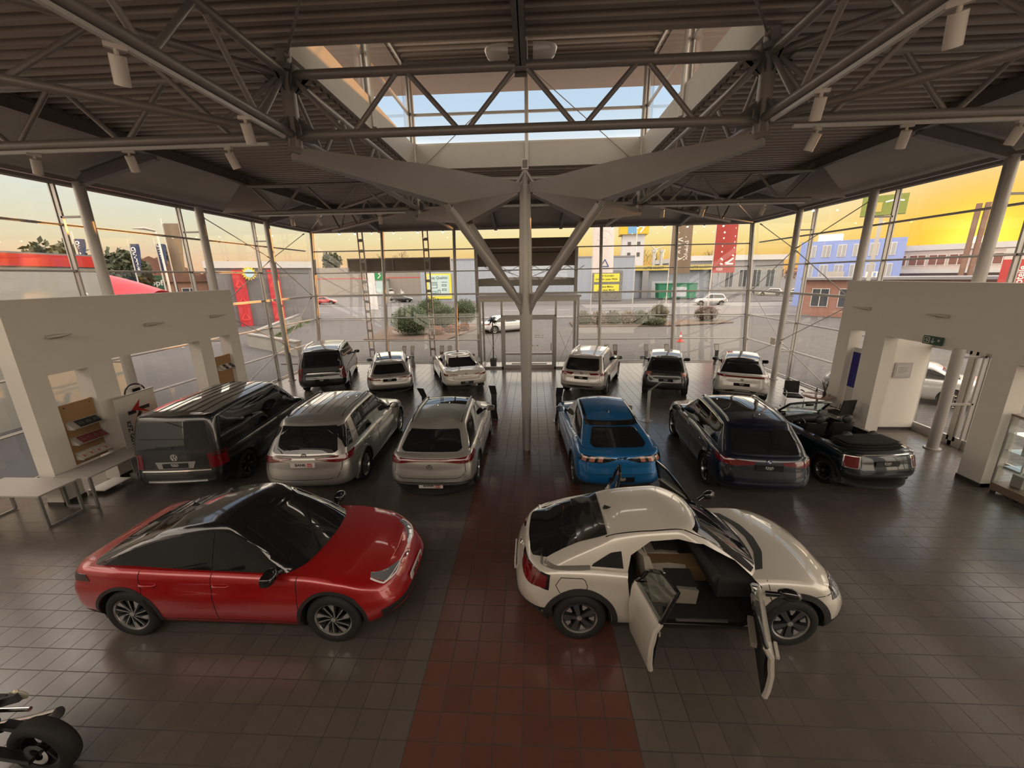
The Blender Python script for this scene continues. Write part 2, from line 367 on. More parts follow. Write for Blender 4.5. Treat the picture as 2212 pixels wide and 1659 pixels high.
for sd, xs, nx in (('left', XL, -1), ('right', XR, 1)):
    for i, y in enumerate(YP[:4]):
        xp = xs-nx*(.64 if i == 0 else .75)
        nm = ['nearest the glass corner, with the bracing rods', 'second from the glass corner, at the end of the white wall', ('third from the corner, above the white wall' if sd == 'left' else 'standing in front of the glass door'), 'fourth from the corner'][i]
        post('wall_post', 'round steel post along the %s glass wall, %s' % (sd, nm), (xp, y, 0), (xp, y, 7.1), .12, (nx*(.62 if i == 0 else .73), 0, 0), '%s glass wall posts' % sd)
# bracing rods in the glass corners
for sd, xs, nx in (('left', XL, -1), ('right', XR, 1)):
    x = xs-nx*.62; A = [(x, 18.05, 5.55), (x, 18.05, 1.72)]; Cn = [(x+nx*.45, 21.9, 7.0), (x+nx*.45, 21.8, 3.78), (x+nx*.45, 21.7, .3)]; D = [(x, 14.3, 6.9), (x, 14.3, 3.6), (x, 14.3, .3)]
    k = 0
    for a, c, nm in ((A[0], Cn[0], 'from the upper node to the corner top'), (A[0], Cn[1], 'from the upper node to mid corner'), (A[1], Cn[1], 'from the lower node to mid corner'), (A[1], Cn[2], 'from the lower node to the corner foot'), (A[0], D[0], 'from the upper node to the next post top'), (A[0], D[1], 'from the upper node to the white wall'), (A[1], D[1], 'from the lower node to the white wall'), (A[1], D[2], 'from the lower node down to the floor')):
        a, c = Vector(a), Vector(c); u = (c-a).normalized(); m = MB(); m.tube([a+u*.22, c-u*.22], .016, 8); r = m.obj('bracing_rod', STEEL2, None, 60); tag(r, 'thin steel rod in the %s glass corner, %s' % (sd, nm), 'bracing', '%s corner bracing rods' % sd)
        for q, s_ in ((a, 1), (c, -1)):
            p = MB(); p.bar(q+u*s_*.07, q+u*s_*.30, .012, .09, up=(nx, 0, 0)); p.tube([q+u*s_*.14+Vector((-.02, 0, 0)), q+u*s_*.14+Vector((.02, 0, 0))], .03, 8); p.obj('clevis', STEEL2, r)
# --- rear wall behind the camera, white plaster, glazed above the gallery
m = MB(); m.bx(XL, XR, YB-.2, YB, 0, 4.9); m.bx(XL, XR, YB-.2, YB, 7.4, 8.6); struct('wall_rear', m, WALLM)
bay((XL, YB-.1, 0), (XR-XL, 0, 0), (0, -1, 0), 4.9, 7.4, rails=[4.9, 6.1, 7.4])

# --- roof deck: ribbed sheet with a square opening, purlins round it, sloping soffits down to the glass
PX0, PX1, PY0, PY1 = -9.2, 8.55, -1.6, 19.35; RX0, RX1, RY0, RY1 = -3.66, 3.34, 6.8, 13.8; ZD = 7.9
def ribbed(mb, x0, x1, y0, y1, z, pitch=.25, dep=.09, mi=0):
    n = max(1, round((y1-y0)/pitch)); p = (y1-y0)/n; prof = []
    for k in range(n):
        y = y0+k*p; prof += [(y, z+dep), (y+p*.42, z+dep), (y+p*.52, z), (y+p*.9, z)]
    prof.append((y1, z+dep)); mb.grid([[(x0, y, zz) for y, zz in prof], [(x1, y, zz) for y, zz in prof]], mi)
DECK = mat('ribbed_deck_sheet', (.36, .315, .28), .5, .3)
m = MB(); ribbed(m, PX0, PX1, PY0, RY0-.1, ZD); ribbed(m, PX0, RX0-.1, RY0-.1, RY1+.1, ZD); ribbed(m, RX1+.1, PX1, RY0-.1, RY1+.1, ZD); ribbed(m, PX0, PX1, RY1+.1, PY1, ZD)
m.bx(PX0-.2, PX1+.2, PY0, RY0-.1, ZD+.10, ZD+.3); m.bx(PX0-.2, RX0-.1, RY0-.1, RY1+.1, ZD+.10, ZD+.3); m.bx(RX1+.1, PX1+.2, RY0-.1, RY1+.1, ZD+.10, ZD+.3); m.bx(PX0-.2, PX1+.2, RY1+.1, PY1+.2, ZD+.10, ZD+.3)
struct('ceiling', m, DECK, smooth=20)
def ibeam(mb, a, b, h, w, t=.016, mi=0):
    a, b = Vector(a), Vector(b); z = Vector((0, 0, 1))
    mb.bar(a, b, t, h, mi); mb.bar(a+z*(h/2-t/2), b+z*(h/2-t/2), w, t, mi); mb.bar(a-z*(h/2-t/2), b-z*(h/2-t/2), w, t, mi); return mb
E_ = .22
for nm, a, b in (('left', (PX0, PY0, ZD-.14), (PX0, PY1, ZD-.14)), ('right', (PX1, PY0, ZD-.14), (PX1, PY1, ZD-.14)), ('front', (PX0, PY1, ZD-.14), (PX1, PY1, ZD-.14))):
    m = MB(); ibeam(m, a, b, .28, .18); o = m.obj('edge_beam', DKST); tag(o, 'long dark steel beam along the %s edge of the ribbed roof deck' % nm, 'beam', 'roof edge beams')
def soffit(name, q):
    m = MB(); a, b, c, d = [Vector(p) for p in q]; up_ = Vector((0, 0, .12)); m.add([a, b, c, d, a+up_, b+up_, c+up_, d+up_], [(0, 1, 2, 3), (7, 6, 5, 4), (0, 4, 5, 1), (1, 5, 6, 2), (2, 6, 7, 3), (3, 7, 4, 0)]); struct(name, m, PANEL, smooth=0)
ye = YF+LEAN*7.15
soffit('ceiling_slope_left', [(PX0-.1, PY0, ZD-.02), (PX0-.1, PY1, ZD-.02), (XL-.05, ye, 7.24), (XL-.05, PY0, 7.24)])
soffit('ceiling_slope_right', [(PX1+.1, PY1, ZD-.02), (PX1+.1, PY0, ZD-.02), (XR+.05, PY0, 7.24), (XR+.05, ye, 7.24)])
soffit('ceiling_slope_front', [(PX0-.1, PY1+.1, ZD-.02), (PX1+.1, PY1+.1, ZD-.02), (XR+.05, ye+.05, 7.24), (XL-.05, ye+.05, 7.24)])
# eaves: gutter beams over the glass and a canopy outside that rises a little outwards
m = MB(); m.bar((XL, PY0, 7.18), (XL, ye, 7.18), .16, .14); m.bar((XL+.5, PY0, 7.17), (XL+.5, ye-.4, 7.17), .10, .10); struct('trim_1', m, STEEL)
m = MB(); m.bar((XR, PY0, 7.18), (XR, ye, 7.18), .16, .14); m.bar((XR-.5, PY0, 7.17), (XR-.5, ye-.4, 7.17), .10, .10); struct('trim_2', m, STEEL)
m = MB(); m.bar((XL, ye, 7.18), (XR, ye, 7.18), .16, .14); m.bar((XL, ye-.35, 7.17), (XR, ye-.35, 7.17), .10, .10); struct('trim_3', m, STEEL)
ov = 1.15; rise = .09
for nm, q in (('left', [(XL, PY0, 7.26), (XL, ye, 7.26), (XL-ov, ye+ov, 7.26+rise), (XL-ov, PY0, 7.26+rise)]), ('right', [(XR, ye, 7.26), (XR, PY0, 7.26), (XR+ov, PY0, 7.26+rise), (XR+ov, ye+ov, 7.26+rise)]), ('front', [(XL, ye, 7.26), (XR, ye, 7.26), (XR+ov, ye+ov, 7.26+rise), (XL-ov, ye+ov, 7.26+rise)])):
    soffit('ceiling_canopy_'+nm, q)
# brackets from the posts up to the edge beams
def bracket(foot, head, label):
    a, b = Vector(foot), Vector(head); h = (b-a); h.z = 0; side = Vector((-h.y, h.x, 0)).normalized(); m = MB(); u = h.normalized()
    poly = [a-u*.12+Vector((0, 0, .05)), a+Vector((0, 0, -.05)), b+Vector((0, 0, -.30)), b+Vector((0, 0, .0)), a+u*.2+Vector((0, 0, .28))]
    m.prism([p-side*.012 for p in poly], side*.024); m.bar(a+Vector((0, 0, -.05)), b+Vector((0, 0, -.30)), .16, .02, up=side.cross(b-a)); m.bar(poly[4], poly[3], .16, .02)
    o = m.obj('roof_bracket', DKST, None, 0); tag(o, label, 'bracket', 'roof brackets')
for sd, xs, nx, pe in (('left', XL, -1, PX0), ('right', XR, 1, PX1)):
    for y, w in zip([18.05, 10.5, 3.1], ('nearest the glass corner', 'above the white wall', 'nearest the viewer')):
        bracket((xs-nx*.75, y, 7.05), (pe, y, 7.86), 'tapered steel roof bracket on the %s post %s' % (sd, w))
for x, w in zip((-8.12, -1.9, 1.5, 7.56), ('behind the grey estate', 'left of the centre column', 'right of the centre column', 'behind the grey hatchback')): bracket((x, ye-.5, 7.05), (x, PY1, 7.86), 'tapered steel roof bracket of the front glass wall '+w)

# --- trusses
ZB, ZT = 6.80, 7.60
def truss(label, p0, p1, nodes, ztop=ZT, zbot=ZB, rc=.065, rw=.038, chords=True, endplates=(False, False), start_low=False):
    """p0..p1 in plan; nodes = number of panels; webs as W"""
    t = thing('roof_truss', label, 'truss', (0, 0, 0), 0, 'tubular roof trusses'); a, b = Vector((*p0, 0)), Vector((*p1, 0)); z = Vector((0, 0, 1))
    m = MB(); m.tube([a+z*ztop, b+z*ztop], rc, 14); m.obj('top_chord', STEEL, t, 60)
    m = MB(); m.tube([a+z*zbot, b+z*zbot], rc, 14); m.obj('bottom_chord', STEEL, t, 60)
    for k in range(nodes):
        s0, s1 = k/nodes, (k+1)/nodes; mid = (s0+s1)/2
        for u, v in ((s0, mid), (s1, mid)):
            d = .05*(1 if u < v else -1)/max(1, (b-a).length)*2
            m = MB(); m.tube([a+(b-a)*(u+d*.6)+z*(ztop), a+(b-a)*(v-d*.6)+z*zbot], rw, 10); m.obj('web_bar', STEEL, t, 60)
    for e, q in zip(endplates, (a, b)):
        if e:
            u = (b-a).normalized()*(1 if q is a else -1); m = MB(); s_ = Vector((-u.y, u.x, 0))*.01; pl = [q+z*(ztop+.2)-u*.12, q+z*(ztop+.2)+u*.12, q+z*(zbot+.02)+u*1.0, q+z*(zbot+.02)-u*1.05]; m.prism([p-s_ for p in pl], s_*2); m.obj('end_plate', STEEL, t, 0)
    return t
truss('steel tube truss spanning the near side of the roof light', (RX0, RY0), (RX1, RY0), 4)
truss('steel tube truss spanning the far side of the roof light', (RX0, RY1), (RX1, RY1), 4)
truss('steel tube truss along the left side of the roof light', (RX0, RY0), (RX0, RY1), 4)
truss('steel tube truss along the right side of the roof light', (RX1, RY0), (RX1, RY1), 4)
truss('steel tube truss from the near left roof light corner to the left wall', (RX0, RY0), (PX0, RY0), 3)
truss('steel tube truss from the near right roof light corner to the right wall', (RX1, RY0), (PX1, RY0), 3)
truss('steel tube truss from the far left roof light corner to the left wall', (RX0, RY1), (PX0, RY1), 3, endplates=(False, True))
truss('steel tube truss from the far right roof light corner to the right wall', (RX1, RY1), (PX1, RY1), 3, endplates=(False, True))
truss('steel tube truss on the left running overhead towards the viewer', (RX0, RY0), (RX0, -1.4), 5)
truss('steel tube truss on the right running overhead towards the viewer', (RX1, RY0), (RX1, -1.4), 5)
truss('steel tube truss from the far left roof light corner to the front glass', (RX0, RY1), (RX0, PY1), 3)
truss('steel tube truss from the far right roof light corner to the front glass', (RX1, RY1), (RX1, PY1), 3)
for lb, p, q in (('near left', (RX0, RY0), (PX0, RY0-5.54)), ('near right', (RX1, RY0), (PX1, RY0-5.21)), ('far left', (RX0, RY1), (PX0, RY1+5.5)), ('far right', (RX1, RY1), (PX1, RY1+5.2))):
    truss('slanting steel hip truss running out from the %s roof light corner' % lb, p, q, 4, rc=.055, rw=.034)
for sx, sy, lb in ((RX0, RY0, 'near left'), (RX1, RY0, 'near right'), (RX0, RY1, 'far left'), (RX1, RY1, 'far right')):
    t = thing('truss_node', 'upright steel tube with gusset plates at the %s corner of the roof light' % lb, 'truss node', (sx, sy, 0), 0, 'roof light corner nodes')
    m = MB(); m.tube([(0, 0, 6.62), (0, 0, 8.15)], .105, 18); m.obj('upright', STEEL, t, 60)
    for zc in (ZB, ZT):
        m = MB()
        for a in range(8):
            u = Vector((cos(a*pi/4), sin(a*pi/4), 0)); s_ = Vector((-u.y, u.x, 0))*.008; up_ = 1 if zc == ZB else -1
            m.prism([u*.08+Vector((0, 0, zc-.07))-s_, u*.34+Vector((0, 0, zc-.06))-s_, u*.34+Vector((0, 0, zc+.06))-s_, u*.08+Vector((0, 0, zc+up_*.26))-s_], s_*2)
        m.obj('gusset_plate', DKST, t, 0)
    m = MB(); m.tube([(0, 0, ZT+.02), (0, 0, ZT+.1)], .2, 16); m.obj('head_plate', DKST, t, 50)
for sx, lb in ((RX0, 'left'), (RX1, 'right')):   # struts from the far corners down to the glass corners
    xe = XL+.6 if sx < 0 else XR-.6; m = MB(); m.tube([(sx, RY1, ZB), (xe, YF-.1, 7.05)], .05, 12); tag(m.obj('corner_strut', STEEL, None, 60), 'slanting steel tube from the roof light to the far %s glass corner' % lb, 'strut', 'corner struts')
for (a, b, lb) in (((-.16, 2.2, 7.86), (RX0, RY0, 7.75), 'left'), ((-.16, 2.2, 7.86), (RX1, RY0, 7.75), 'right')):
    m = MB(); m.tube([a, b], .018, 8); m.ball(Vector(b)+(Vector(a)-Vector(b)).normalized()*.3, .05, 8); tag(m.obj('roof_tie_rod', STEEL, None, 60), 'thin tie rod under the deck running to the near %s roof light corner' % lb, 'rod', 'roof tie rods')
m = MB(); ibeam(m, (-.16, -1.4, 7.72), (-.16, 6.95, 7.72), .3, .15); m.bar((-.16, 6.9, 7.5), (-.16, 6.9, 7.95), .18, .02, up=(0, 1, 0)); tag(m.obj('roof_beam', DKST, None, 0), 'dark steel I-beam overhead on the centre line, ending at the roof light', 'beam')
# half-bowl lamps at the end of that beam
for sx in (-1, 1):
    t = thing('bowl_lamp', 'half-bowl uplight %s the end of the overhead I-beam' % ('left of' if sx < 0 else 'right of'), 'lamp', (-.16+sx*.12, 6.95, 7.72), 0, 'bowl lamps on the overhead beam'); m = MB()
    rows = []
    for i in range(9):
        a = pi*i/8; rows.append([(sx*(.06+.36*k/8*1.0), -.17*cos(a)*sqrt(max(0, 1-(k/8)**3)), .16-.22*sin(a)*sqrt(max(0, 1-(k/8)**2))) for k in range(9)])
    m.grid(rows); m.obj('bowl', mat('white_enamel', (.85, .80, .74), .2, coat=.5), t, 70); m = MB(); m.tube([(0, 0, 0), (sx*.14, 0, .02)], .03, 8); m.obj('arm', DKST, t, 50)

# --- roof lantern above the opening
LZ0, LZ1, LZ2 = 7.95, 8.62, 10.7
m = MB(); t_ = .14
m.bx(RX0-t_, RX1+t_, RY1, RY1+t_, LZ0, LZ1); m.bx(RX0-t_, RX1+t_, RY0-t_, RY0, LZ0, LZ1); m.bx(RX0-t_, RX0, RY0, RY1, LZ0, LZ1); m.bx(RX1, RX1+t_, RY0, RY1, LZ0, LZ1); struct('wall_lantern', m, mat('lantern_upstand', (.52, .50, .47), .6))
m = MB(); ribbed(m, RX0-.2, RX1+.2, RY0-.3, RY1+.3, LZ2, .28, .1); m.bx(RX0-.3, RX1+.3, RY0-.3, RY1+.3, LZ2+.11, LZ2+.3); struct('ceiling_lantern', m, DECK, smooth=20)
m = MB(); m.bx(RX0-2.0, RX0-.3, RY0-2, RY1+2, LZ2+.05, LZ2+.2); m.bx(RX1+.3, RX1+2.0, RY0-2, RY1+2, LZ2+.05, LZ2+.2); m.bx(RX0-.3, RX1+.3, RY1+.3, RY1+2.0, LZ2+.05, LZ2+.2); m.bx(RX0-.3, RX1+.3, RY0-2, RY0-.3, LZ2+.05, LZ2+.2); struct('ceiling_lantern_canopy', m, mat('lantern_canopy_sheet', (.26, .2, .17), .5))
def lbay(p, q, n):
    WN[0] += 1; p, q, n = Vector(p), Vector(q), Vector(n); f = MB(); P = lambda s, z: p+(q-p)*s+Vector((0, 0, z))
    for z in (LZ1+.03, 9.48, LZ2-.03): f.bar(P(0, z), P(1, z), .06, .07)
    for s_ in (0, 1): f.bar(P(s_, LZ1), P(s_, LZ2), .06, .06)
    o = struct('window_%d' % WN[0], f, ALU); g = MB(); g.add([P(0, LZ1), P(1, LZ1), P(1, LZ2), P(0, LZ2)], [(0, 1, 2, 3)]); g.obj('glass', GLASS, o, 0, recalc=False)
xm, ym = (RX0+RX1)/2, (RY0+RY1)/2
for a, b, n in (((RX0, RY1+.1, 0), (xm, RY1+.1, 0), (0, 1, 0)), ((xm, RY1+.1, 0), (RX1, RY1+.1, 0), (0, 1, 0)), ((RX0-.1, RY0, 0), (RX0-.1, ym, 0), (-1, 0, 0)), ((RX0-.1, ym, 0), (RX0-.1, RY1, 0), (-1, 0, 0)), ((RX1+.1, RY0, 0), (RX1+.1, ym, 0), (1, 0, 0)), ((RX1+.1, ym, 0), (RX1+.1, RY1, 0), (1, 0, 0)), ((RX0, RY0-.1, 0), (xm, RY0-.1, 0), (0, -1, 0)), ((xm, RY0-.1, 0), (RX1, RY0-.1, 0), (0, -1, 0))): lbay(a, b, n)
for x, y, lb in ((RX0, RY1, 'far left corner'), (xm, RY1-.02, 'middle of the far side'), (RX1, RY1, 'far right corner'), (RX0+.03, ym, 'middle of the left side'), (RX1-.03, ym, 'middle of the right side'), (RX0, RY0, 'near left corner'), (RX1, RY0, 'near right corner')):
    m = MB(); m.tube([(x, y, 8.02), (x, y, LZ2)], .06, 12); tag(m.obj('lantern_post', STEEL2, None, 60), 'slim round post of the glazed roof light at its '+lb, 'post', 'roof light posts')
for sx in (RX0, RX1):
    m = MB(); m.tube([(sx*.93, RY1-.05, 8.0), (-.16+(.15 if sx > 0 else -.15), RY1-.05, 10.5)], .012, 6); tag(m.obj('lantern_tie_rod', STEEL, None), 'thin diagonal rod across the %s half of the far roof light glazing' % ('left' if sx < 0 else 'right'), 'rod', 'roof light rods')
m = MB()
for y in (RY0+.4, ym, RY1-.4): ibeam(m, (RX0-.1, y, LZ2-.13), (RX1+.1, y, LZ2-.13), .22, .12)
ibeam(m, (xm, RY0, LZ2-.13), (xm, RY1, LZ2-.13), .22, .12); tag(m.obj('lantern_beam_grid', DKST, None, 0), 'dark steel beams carrying the roof over the glazed roof light', 'beam')

# --- centre column with four branching arms
CX, CY = -.16, 10.3
t = thing('tree_column', 'tall tapering centre column with four struts and four wing-shaped girders on the red aisle', 'column', (CX, CY, 0))
m = MB(); m.tube([(0, 0, 0), (0, 0, 1.5), (0, 0, 3.0), (0, 0, 4.2), (0, 0, 5.5), (0, 0, 6.72)], [.108, .132, .155, .165, .15, .125], 32); m.obj('shaft', STEEL2, t, 60)
m = MB(); m.tube([(0, 0, 6.7), (0, 0, 7.05)], .055, 14)
for a in (45, 135, 225, 315): m.tube([(0, 0, 7.05), (.28*cos(radians(a)), .28*sin(radians(a)), 6.72)], .03, 8)
m.obj('spire', STEEL2, t, 60)
for sx, sy in ((-1, -1), (1, -1), (1, 1), (-1, 1)):
    u = Vector((sx, sy, 0)).normalized(); s_ = Vector((-u.y, u.x, 0)); z = Vector((0, 0, 1)); Q = lambda d, zz, o=0: u*d+z*zz+s_*o
    m = MB(); mid = [(.2, 6.74), (2.76, 6.72), (5.02, 6.62), (5.02, 6.46), (2.27, 6.08), (.2, 6.54)]
    # folded plates: the faces bulge out along the crease from the upper kink to the strut joint
    th = {0: .05, 1: .13, 2: .07, 3: .07, 4: .16, 5: .05}
    L_ = [Q(d, zz, th[i]) for i, (d, zz) in enumerate(mid)]; R_ = [Q(d, zz, -th[i]) for i, (d, zz) in enumerate(mid)]
    m.add(L_+R_, [(0, 1, 4, 5), (1, 2, 3, 4), (6, 11, 10, 7), (7, 10, 9, 8), (0, 6, 7, 1), (1, 7, 8, 2), (2, 8, 9, 3), (3, 9, 10, 4), (4, 10, 11, 5), (5, 11, 6, 0)]); m.obj('wing_girder', STEEL, t, 20)
    m = MB(); m.tube([Q(.24, 4.0), Q(.5, 4.28), Q(2.16, 6.02)], [.055, .092, .092], 18); m.bar(Q(2.0, 5.84), Q(2.34, 6.2), .03, .16, up=s_); m.obj('strut', STEEL2, t, 60)
    m = MB(); m.prism([Q(.1, 3.62, -.014), Q(.36, 4.02, -.014), Q(.36, 4.18, -.014), Q(.1, 4.25, -.014)], s_*.028); m.tube([Q(.28, 4.08, -.05), Q(.28, 4.08, .05)], .045, 10); m.obj('strut_foot', STEEL, t, 0)
    m = MB(); m.bar(Q(5.0, 6.54), Q(4.95, 6.78), .14, .2, up=s_); m.obj('wing_tip', DKST, t, 0)
m = MB(); m.box((CX, CY-.05, 7.15), (.16, .05, .22)); m.box((CX, CY-.08, 7.15), (.11, .02, .16), 1); tag(m.obj('emergency_lamp', [mat('white_enamel'), DKST], None, 0), 'small square emergency lamp above the centre column', 'lamp')

# ------------------------------------------------------------------ vehicles
def paint(name, col, metal=.0, rough=.32): return mat(name, col, rough, metal, coat=1., var=.03, vscale=1.5)
GLS = lambda: mat('tinted_window', (.010, .011, .013), .03, 0, coat=.4, spec=.55, var=.1)
BLK = lambda: mat('gloss_black_trim', (.008, .008, .009), .12, 0, coat=.6)
PLA = lambda: mat('black_plastic', (.022, .021, .021), .55)
RUB = lambda: mat('tyre_rubber', (.014, .013, .013), .75, bump=.1, bscale=60)
CHR = lambda: mat('chrome', (.75, .74, .72), .12, 1.)
DRK = lambda: mat('dark_cavity', (.006, .006, .006), .8)
RED = lambda: mat('tail_lamp_red', (.11, .004, .007), .08, 0, coat=1., emit=(.6, .01, .01), es=.015)
LMP = lambda: mat('lamp_glass', (.22, .23, .25), .06, .3, coat=1.)
GAP = lambda: mat('panel_gap', (.006, .006, .006), .9)

def outline(xr, xf, wf, ins, rr, rf, br=.0, bf=.0, n=(6, 7, 34)):
    n1, n2, n3 = n; pts = []
    for k, (x0, sg, (rx, ry), bow) in enumerate(((xr, 1, rr, br), (xf, -1, rf, bf))):
        w = wf(x0+sg*rx)-ins; ry = min(ry, w*.97); half = []
        for i in range(n1): half.append((x0, (w-ry)*i/n1))
        for i in range(n2+1):
            a = pi/2*i/n2; half.append((x0+sg*(rx-rx*cos(a)), w-ry+ry*sin(a)))
        half = [(x+sg*bow*(y/w)**2*max(0, 1-abs(x-x0)/max(rx, 1e-4)), y) for x, y in half]
        if k == 0: pts += half
        else:
            xa, xb = pts[-1][0], half[-1][0]
            for i in range(1, n3): x = xa+(xb-xa)*i/n3; pts.append((x, wf(x)-ins))
            pts += half[::-1]
    return pts
def shell(mb, rings, crown, mi=0, capn=10, bottom=True):
    """rings: half outlines of (x,y,z) from low to high; mirrored, stacked, closed with a crowned cap"""
    n = len(rings[0]); full = []
    for r in rings: full.append(list(r)+[(x, -y, z) for x, y, z in r[-2:0:-1]])
    m = len(full[0]); o = len(mb.v); vs = [p for r in full for p in r]; fs = []
    for i in range(len(full)-1):
        for k in range(m): fs.append((i*m+k, i*m+(k+1) % m, (i+1)*m+(k+1) % m, (i+1)*m+k))
    if bottom: fs.append(tuple(range(m)))
    mb.add(vs, fs, mi)
    top = rings[-1]; rows = []
    for x, y, z in top: rows.append([(x, y*(1-2*j/capn), z+crown(x)*(1-(1-2*j/capn)**2)) for j in range(capn+1)])
    mb.grid(rows, mi)
def boolean(me, cutter, tmp='cut'):
    a = bpy.data.objects.new(tmp, me); b = bpy.data.objects.new(tmp+'_b', cutter); C.objects.link(a); C.objects.link(b)
    md = a.modifiers.new('b', 'BOOLEAN'); md.operation = 'DIFFERENCE'; md.object = b; md.solver = 'EXACT'; md.material_mode = 'INDEX'
    dg = bpy.context.evaluated_depsgraph_get(); dg.update(); r = bpy.data.meshes.new_from_object(a.evaluated_get(dg))
    bpy.data.objects.remove(a); bpy.data.objects.remove(b)
    r.polygons.foreach_set('use_smooth', [True]*len(r.polygons)); r.set_sharp_from_angle(angle=radians(32)); return r

class Car:
    def __init__(s, name, label, P, loc, yaw, group=None, cat='car'):
        s.P = P; s.root = thing(name, label, cat, (loc[0], loc[1], loc[2] if len(loc) > 2 else 0), radians(90+yaw), group)
        L, W = P['L'], P['W']; s.L, s.W = L, W; s.R = P.get('R', .34)
        s.xr = -L/2+P['ro']; s.xf = s.xr+P['wb']; s.paint = P['paint']
        s.build()
    # ---- shell
    def build(s):
        P, L, W = s.P, s.L, s.W; lo = P.get('lod', 1)
        wf0 = pchip([(-L/2, .93), (s.xr, 1.), (0, .985), (s.xf, 1.), (L/2, .87)] if 'plan' not in P else P['plan']); wf = lambda x: wf0(x)*W/2
        belt = pchip(P['belt']); zb = pchip(P.get('sill', [(-L/2, .36), (s.xr, .24), (0, .2), (s.xf, .22), (L/2, .28)]))
        side = pchip(P.get('side', [(0, .10), (.08, .045), (.2, .012), (.38, 0), (.62, .0), (.72, .02), (.85, .028), (.94, .05), (1, .1)]))
        rear = pchip(P.get('rear', [(0, .10), (.1, .03), (.25, 0), (.45, .01), (.6, .045), (.8, .07), (.95, .11), (1, .15)]))
        front = pchip(P.get('front', [(0, .12), (.1, .04), (.25, 0), (.45, .0), (.65, .04), (.85, .12), (.95, .2), (1, .28)]))
        rr, rf = P.get('rr', (.32, .3)), P.get('rf', (.5, .42)); n = P.get('n', (6, 7, 34))
        ss = [0, .04, .08, .14, .2, .28, .38, .5, .62, .68, .72, .8, .87, .93, .97, 1]
        rings = []
        for t in ss:
            o = outline(-L/2+rear(t), L/2-front(t), wf, side(t), rr, rf, P.get('br', .08), P.get('bf', .16), n)
            rings.append([(x, y, zb(x)+t*(belt(x)-zb(x))) for x, y in o])
        crown = pchip(P.get('crown', [(-L/2+.16, .0), (-L/2+.4, .02), (s.xf-.3, .03), (L/2-.6, .045), (L/2-.3, .03), (L/2-.26, .0)]))
        mb = MB(); shell(mb, rings, crown); mats = [s.paint, DRK()]
        me = mb.mesh('body', mats, 30)
        s.belt = belt
        if 'gh' in P:
            g = P['gh']; mg = MB(); roof = pchip(g['roof']); gp = pchip(g.get('plan', [(-9, 1), (9, 1)])); gr = []
            for t in [0, .12, .28, .45, .62, .76, .87, .93, .965, .985, 1]:
                e = max(0, (t-.87)/.13); rnd = .07*e**2.2*g.get('rnd', 1)
                xa = g['base'][0]+(g['top'][0]-g['base'][0])*t-g.get('cr', .03)*sin(pi*t)+rnd*.6
                xb = g['base'][1]+(g['top'][1]-g['base'][1])*t+g.get('cf', .03)*sin(pi*t)-rnd*.6
                w = g['wb']+(g['wt']-g['wb'])*t+g.get('cs', .015)*sin(pi*t)-rnd
                o = outline(xa, xb, lambda x: gp(x)*w, 0, g.get('rr', (.22, .2)), g.get('rf', (.34, .26)), g.get('br', .08), g.get('bf', .16), n)
                ez = t if t < .87 else .87+.13*(1-(1-e)**1.7)
                gr.append([(x, y, belt(x)-.05+(roof(x)-belt(x)+.05)*ez) for x, y in o])
            xa, xb = min(p[0] for p in gr[-1]), max(p[0] for p in gr[-1])
            cw = pchip([(xa, .004), (xa+.25, g.get('crown', .035)), ((xa+xb)/2, g.get('crown', .035)), (xb-.3, g.get('crown', .035)), (xb, .004)])
            shell(mg, gr, cw, capn=12); s.cab_me = mg.mesh('cabin', [g.get('mat', s.paint), DRK()], 40)
        else: s.cab_me = None
        s.bvh = s.make_bvh([me]+([s.cab_me] if s.cab_me else [])); s.uncut = s.bvh
        cut = MB(); Ra = P.get('Ra', s.R+.055)
        for xw in (s.xr, s.xf):
            for sy in (-1, 1): cut.lathe([(0, W/2-.36), (Ra, W/2-.36), (Ra, W/2+.3), (0, W/2+.3)], (xw, 0, s.R-.0), 40, 'Y', 1); 
            k = len(cut.v)
        # mirror half of the cutters to the other side
        half = 4*40
        for j in range(4):
            if j % 2 == 1:
                for i in range(j*half, (j+1)*half): x, y, z = cut.v[i]; cut.v[i] = (x, -y, z)
        me = boolean(me, cut.mesh('cut', mats, 0))
        for cm in P.get('cuts', []):
            me = boolean(me, cm.mesh('cut', mats, 0))
            if s.cab_me and not P.get('cut_body_only'): s.cab_me = boolean(s.cab_me, cm.mesh('cut', mats, 0))
        s.body = link('body', me, s.root)
        if s.cab_me: s.cabin = link('cabin', s.cab_me, s.root)
        if P.get('cuts'): s.bvh = s.make_bvh([me]+([s.cab_me] if s.cab_me else []))
    def make_bvh(s, ms):
        v = []; f = []
        for m in ms:
            o = len(v); v += [q.co.copy() for q in m.vertices]; f += [[i+o for i in p.vertices] for p in m.polygons]
        return BVHTree.FromPolygons(v, f)
    # ---- projecting outlines on to the shell
    def cast(s, o, d, lim=None):
        h = s.uncut.ray_cast(Vector(o), Vector(d)); return h[0]
    def patch(s, name, top, bot, proj, m, off=.004, nu=16, nv=4, skirt=.02, parent=None, mb=None, mi=0):
        T, B = resample(top, nu), resample(bot, nu); own = mb is None; mb = mb or MB(); rows = []; last = None
        for j in range(nv+1):
            row = []
            for i in range(nu+1):
                a = (B[i][0]+(T[i][0]-B[i][0])*j/nv, B[i][1]+(T[i][1]-B[i][1])*j/nv); o, d = proj(*a); d = Vector(d).normalized(); h = s.cast(o, d)
                if h is None or (last is not None and (h-Vector(o)).dot(d)-last > .45): t = last if last is not None else 3
                else: t = (h-Vector(o)).dot(d)
                last = t; row.append((Vector(o)+d*(t-off), d))
            rows.append(row); last = (row[0][0]-Vector(proj(*B[0])[0])).dot(row[0][1])+off
        O0 = [[p.copy() for p, d in r] for r in rows]
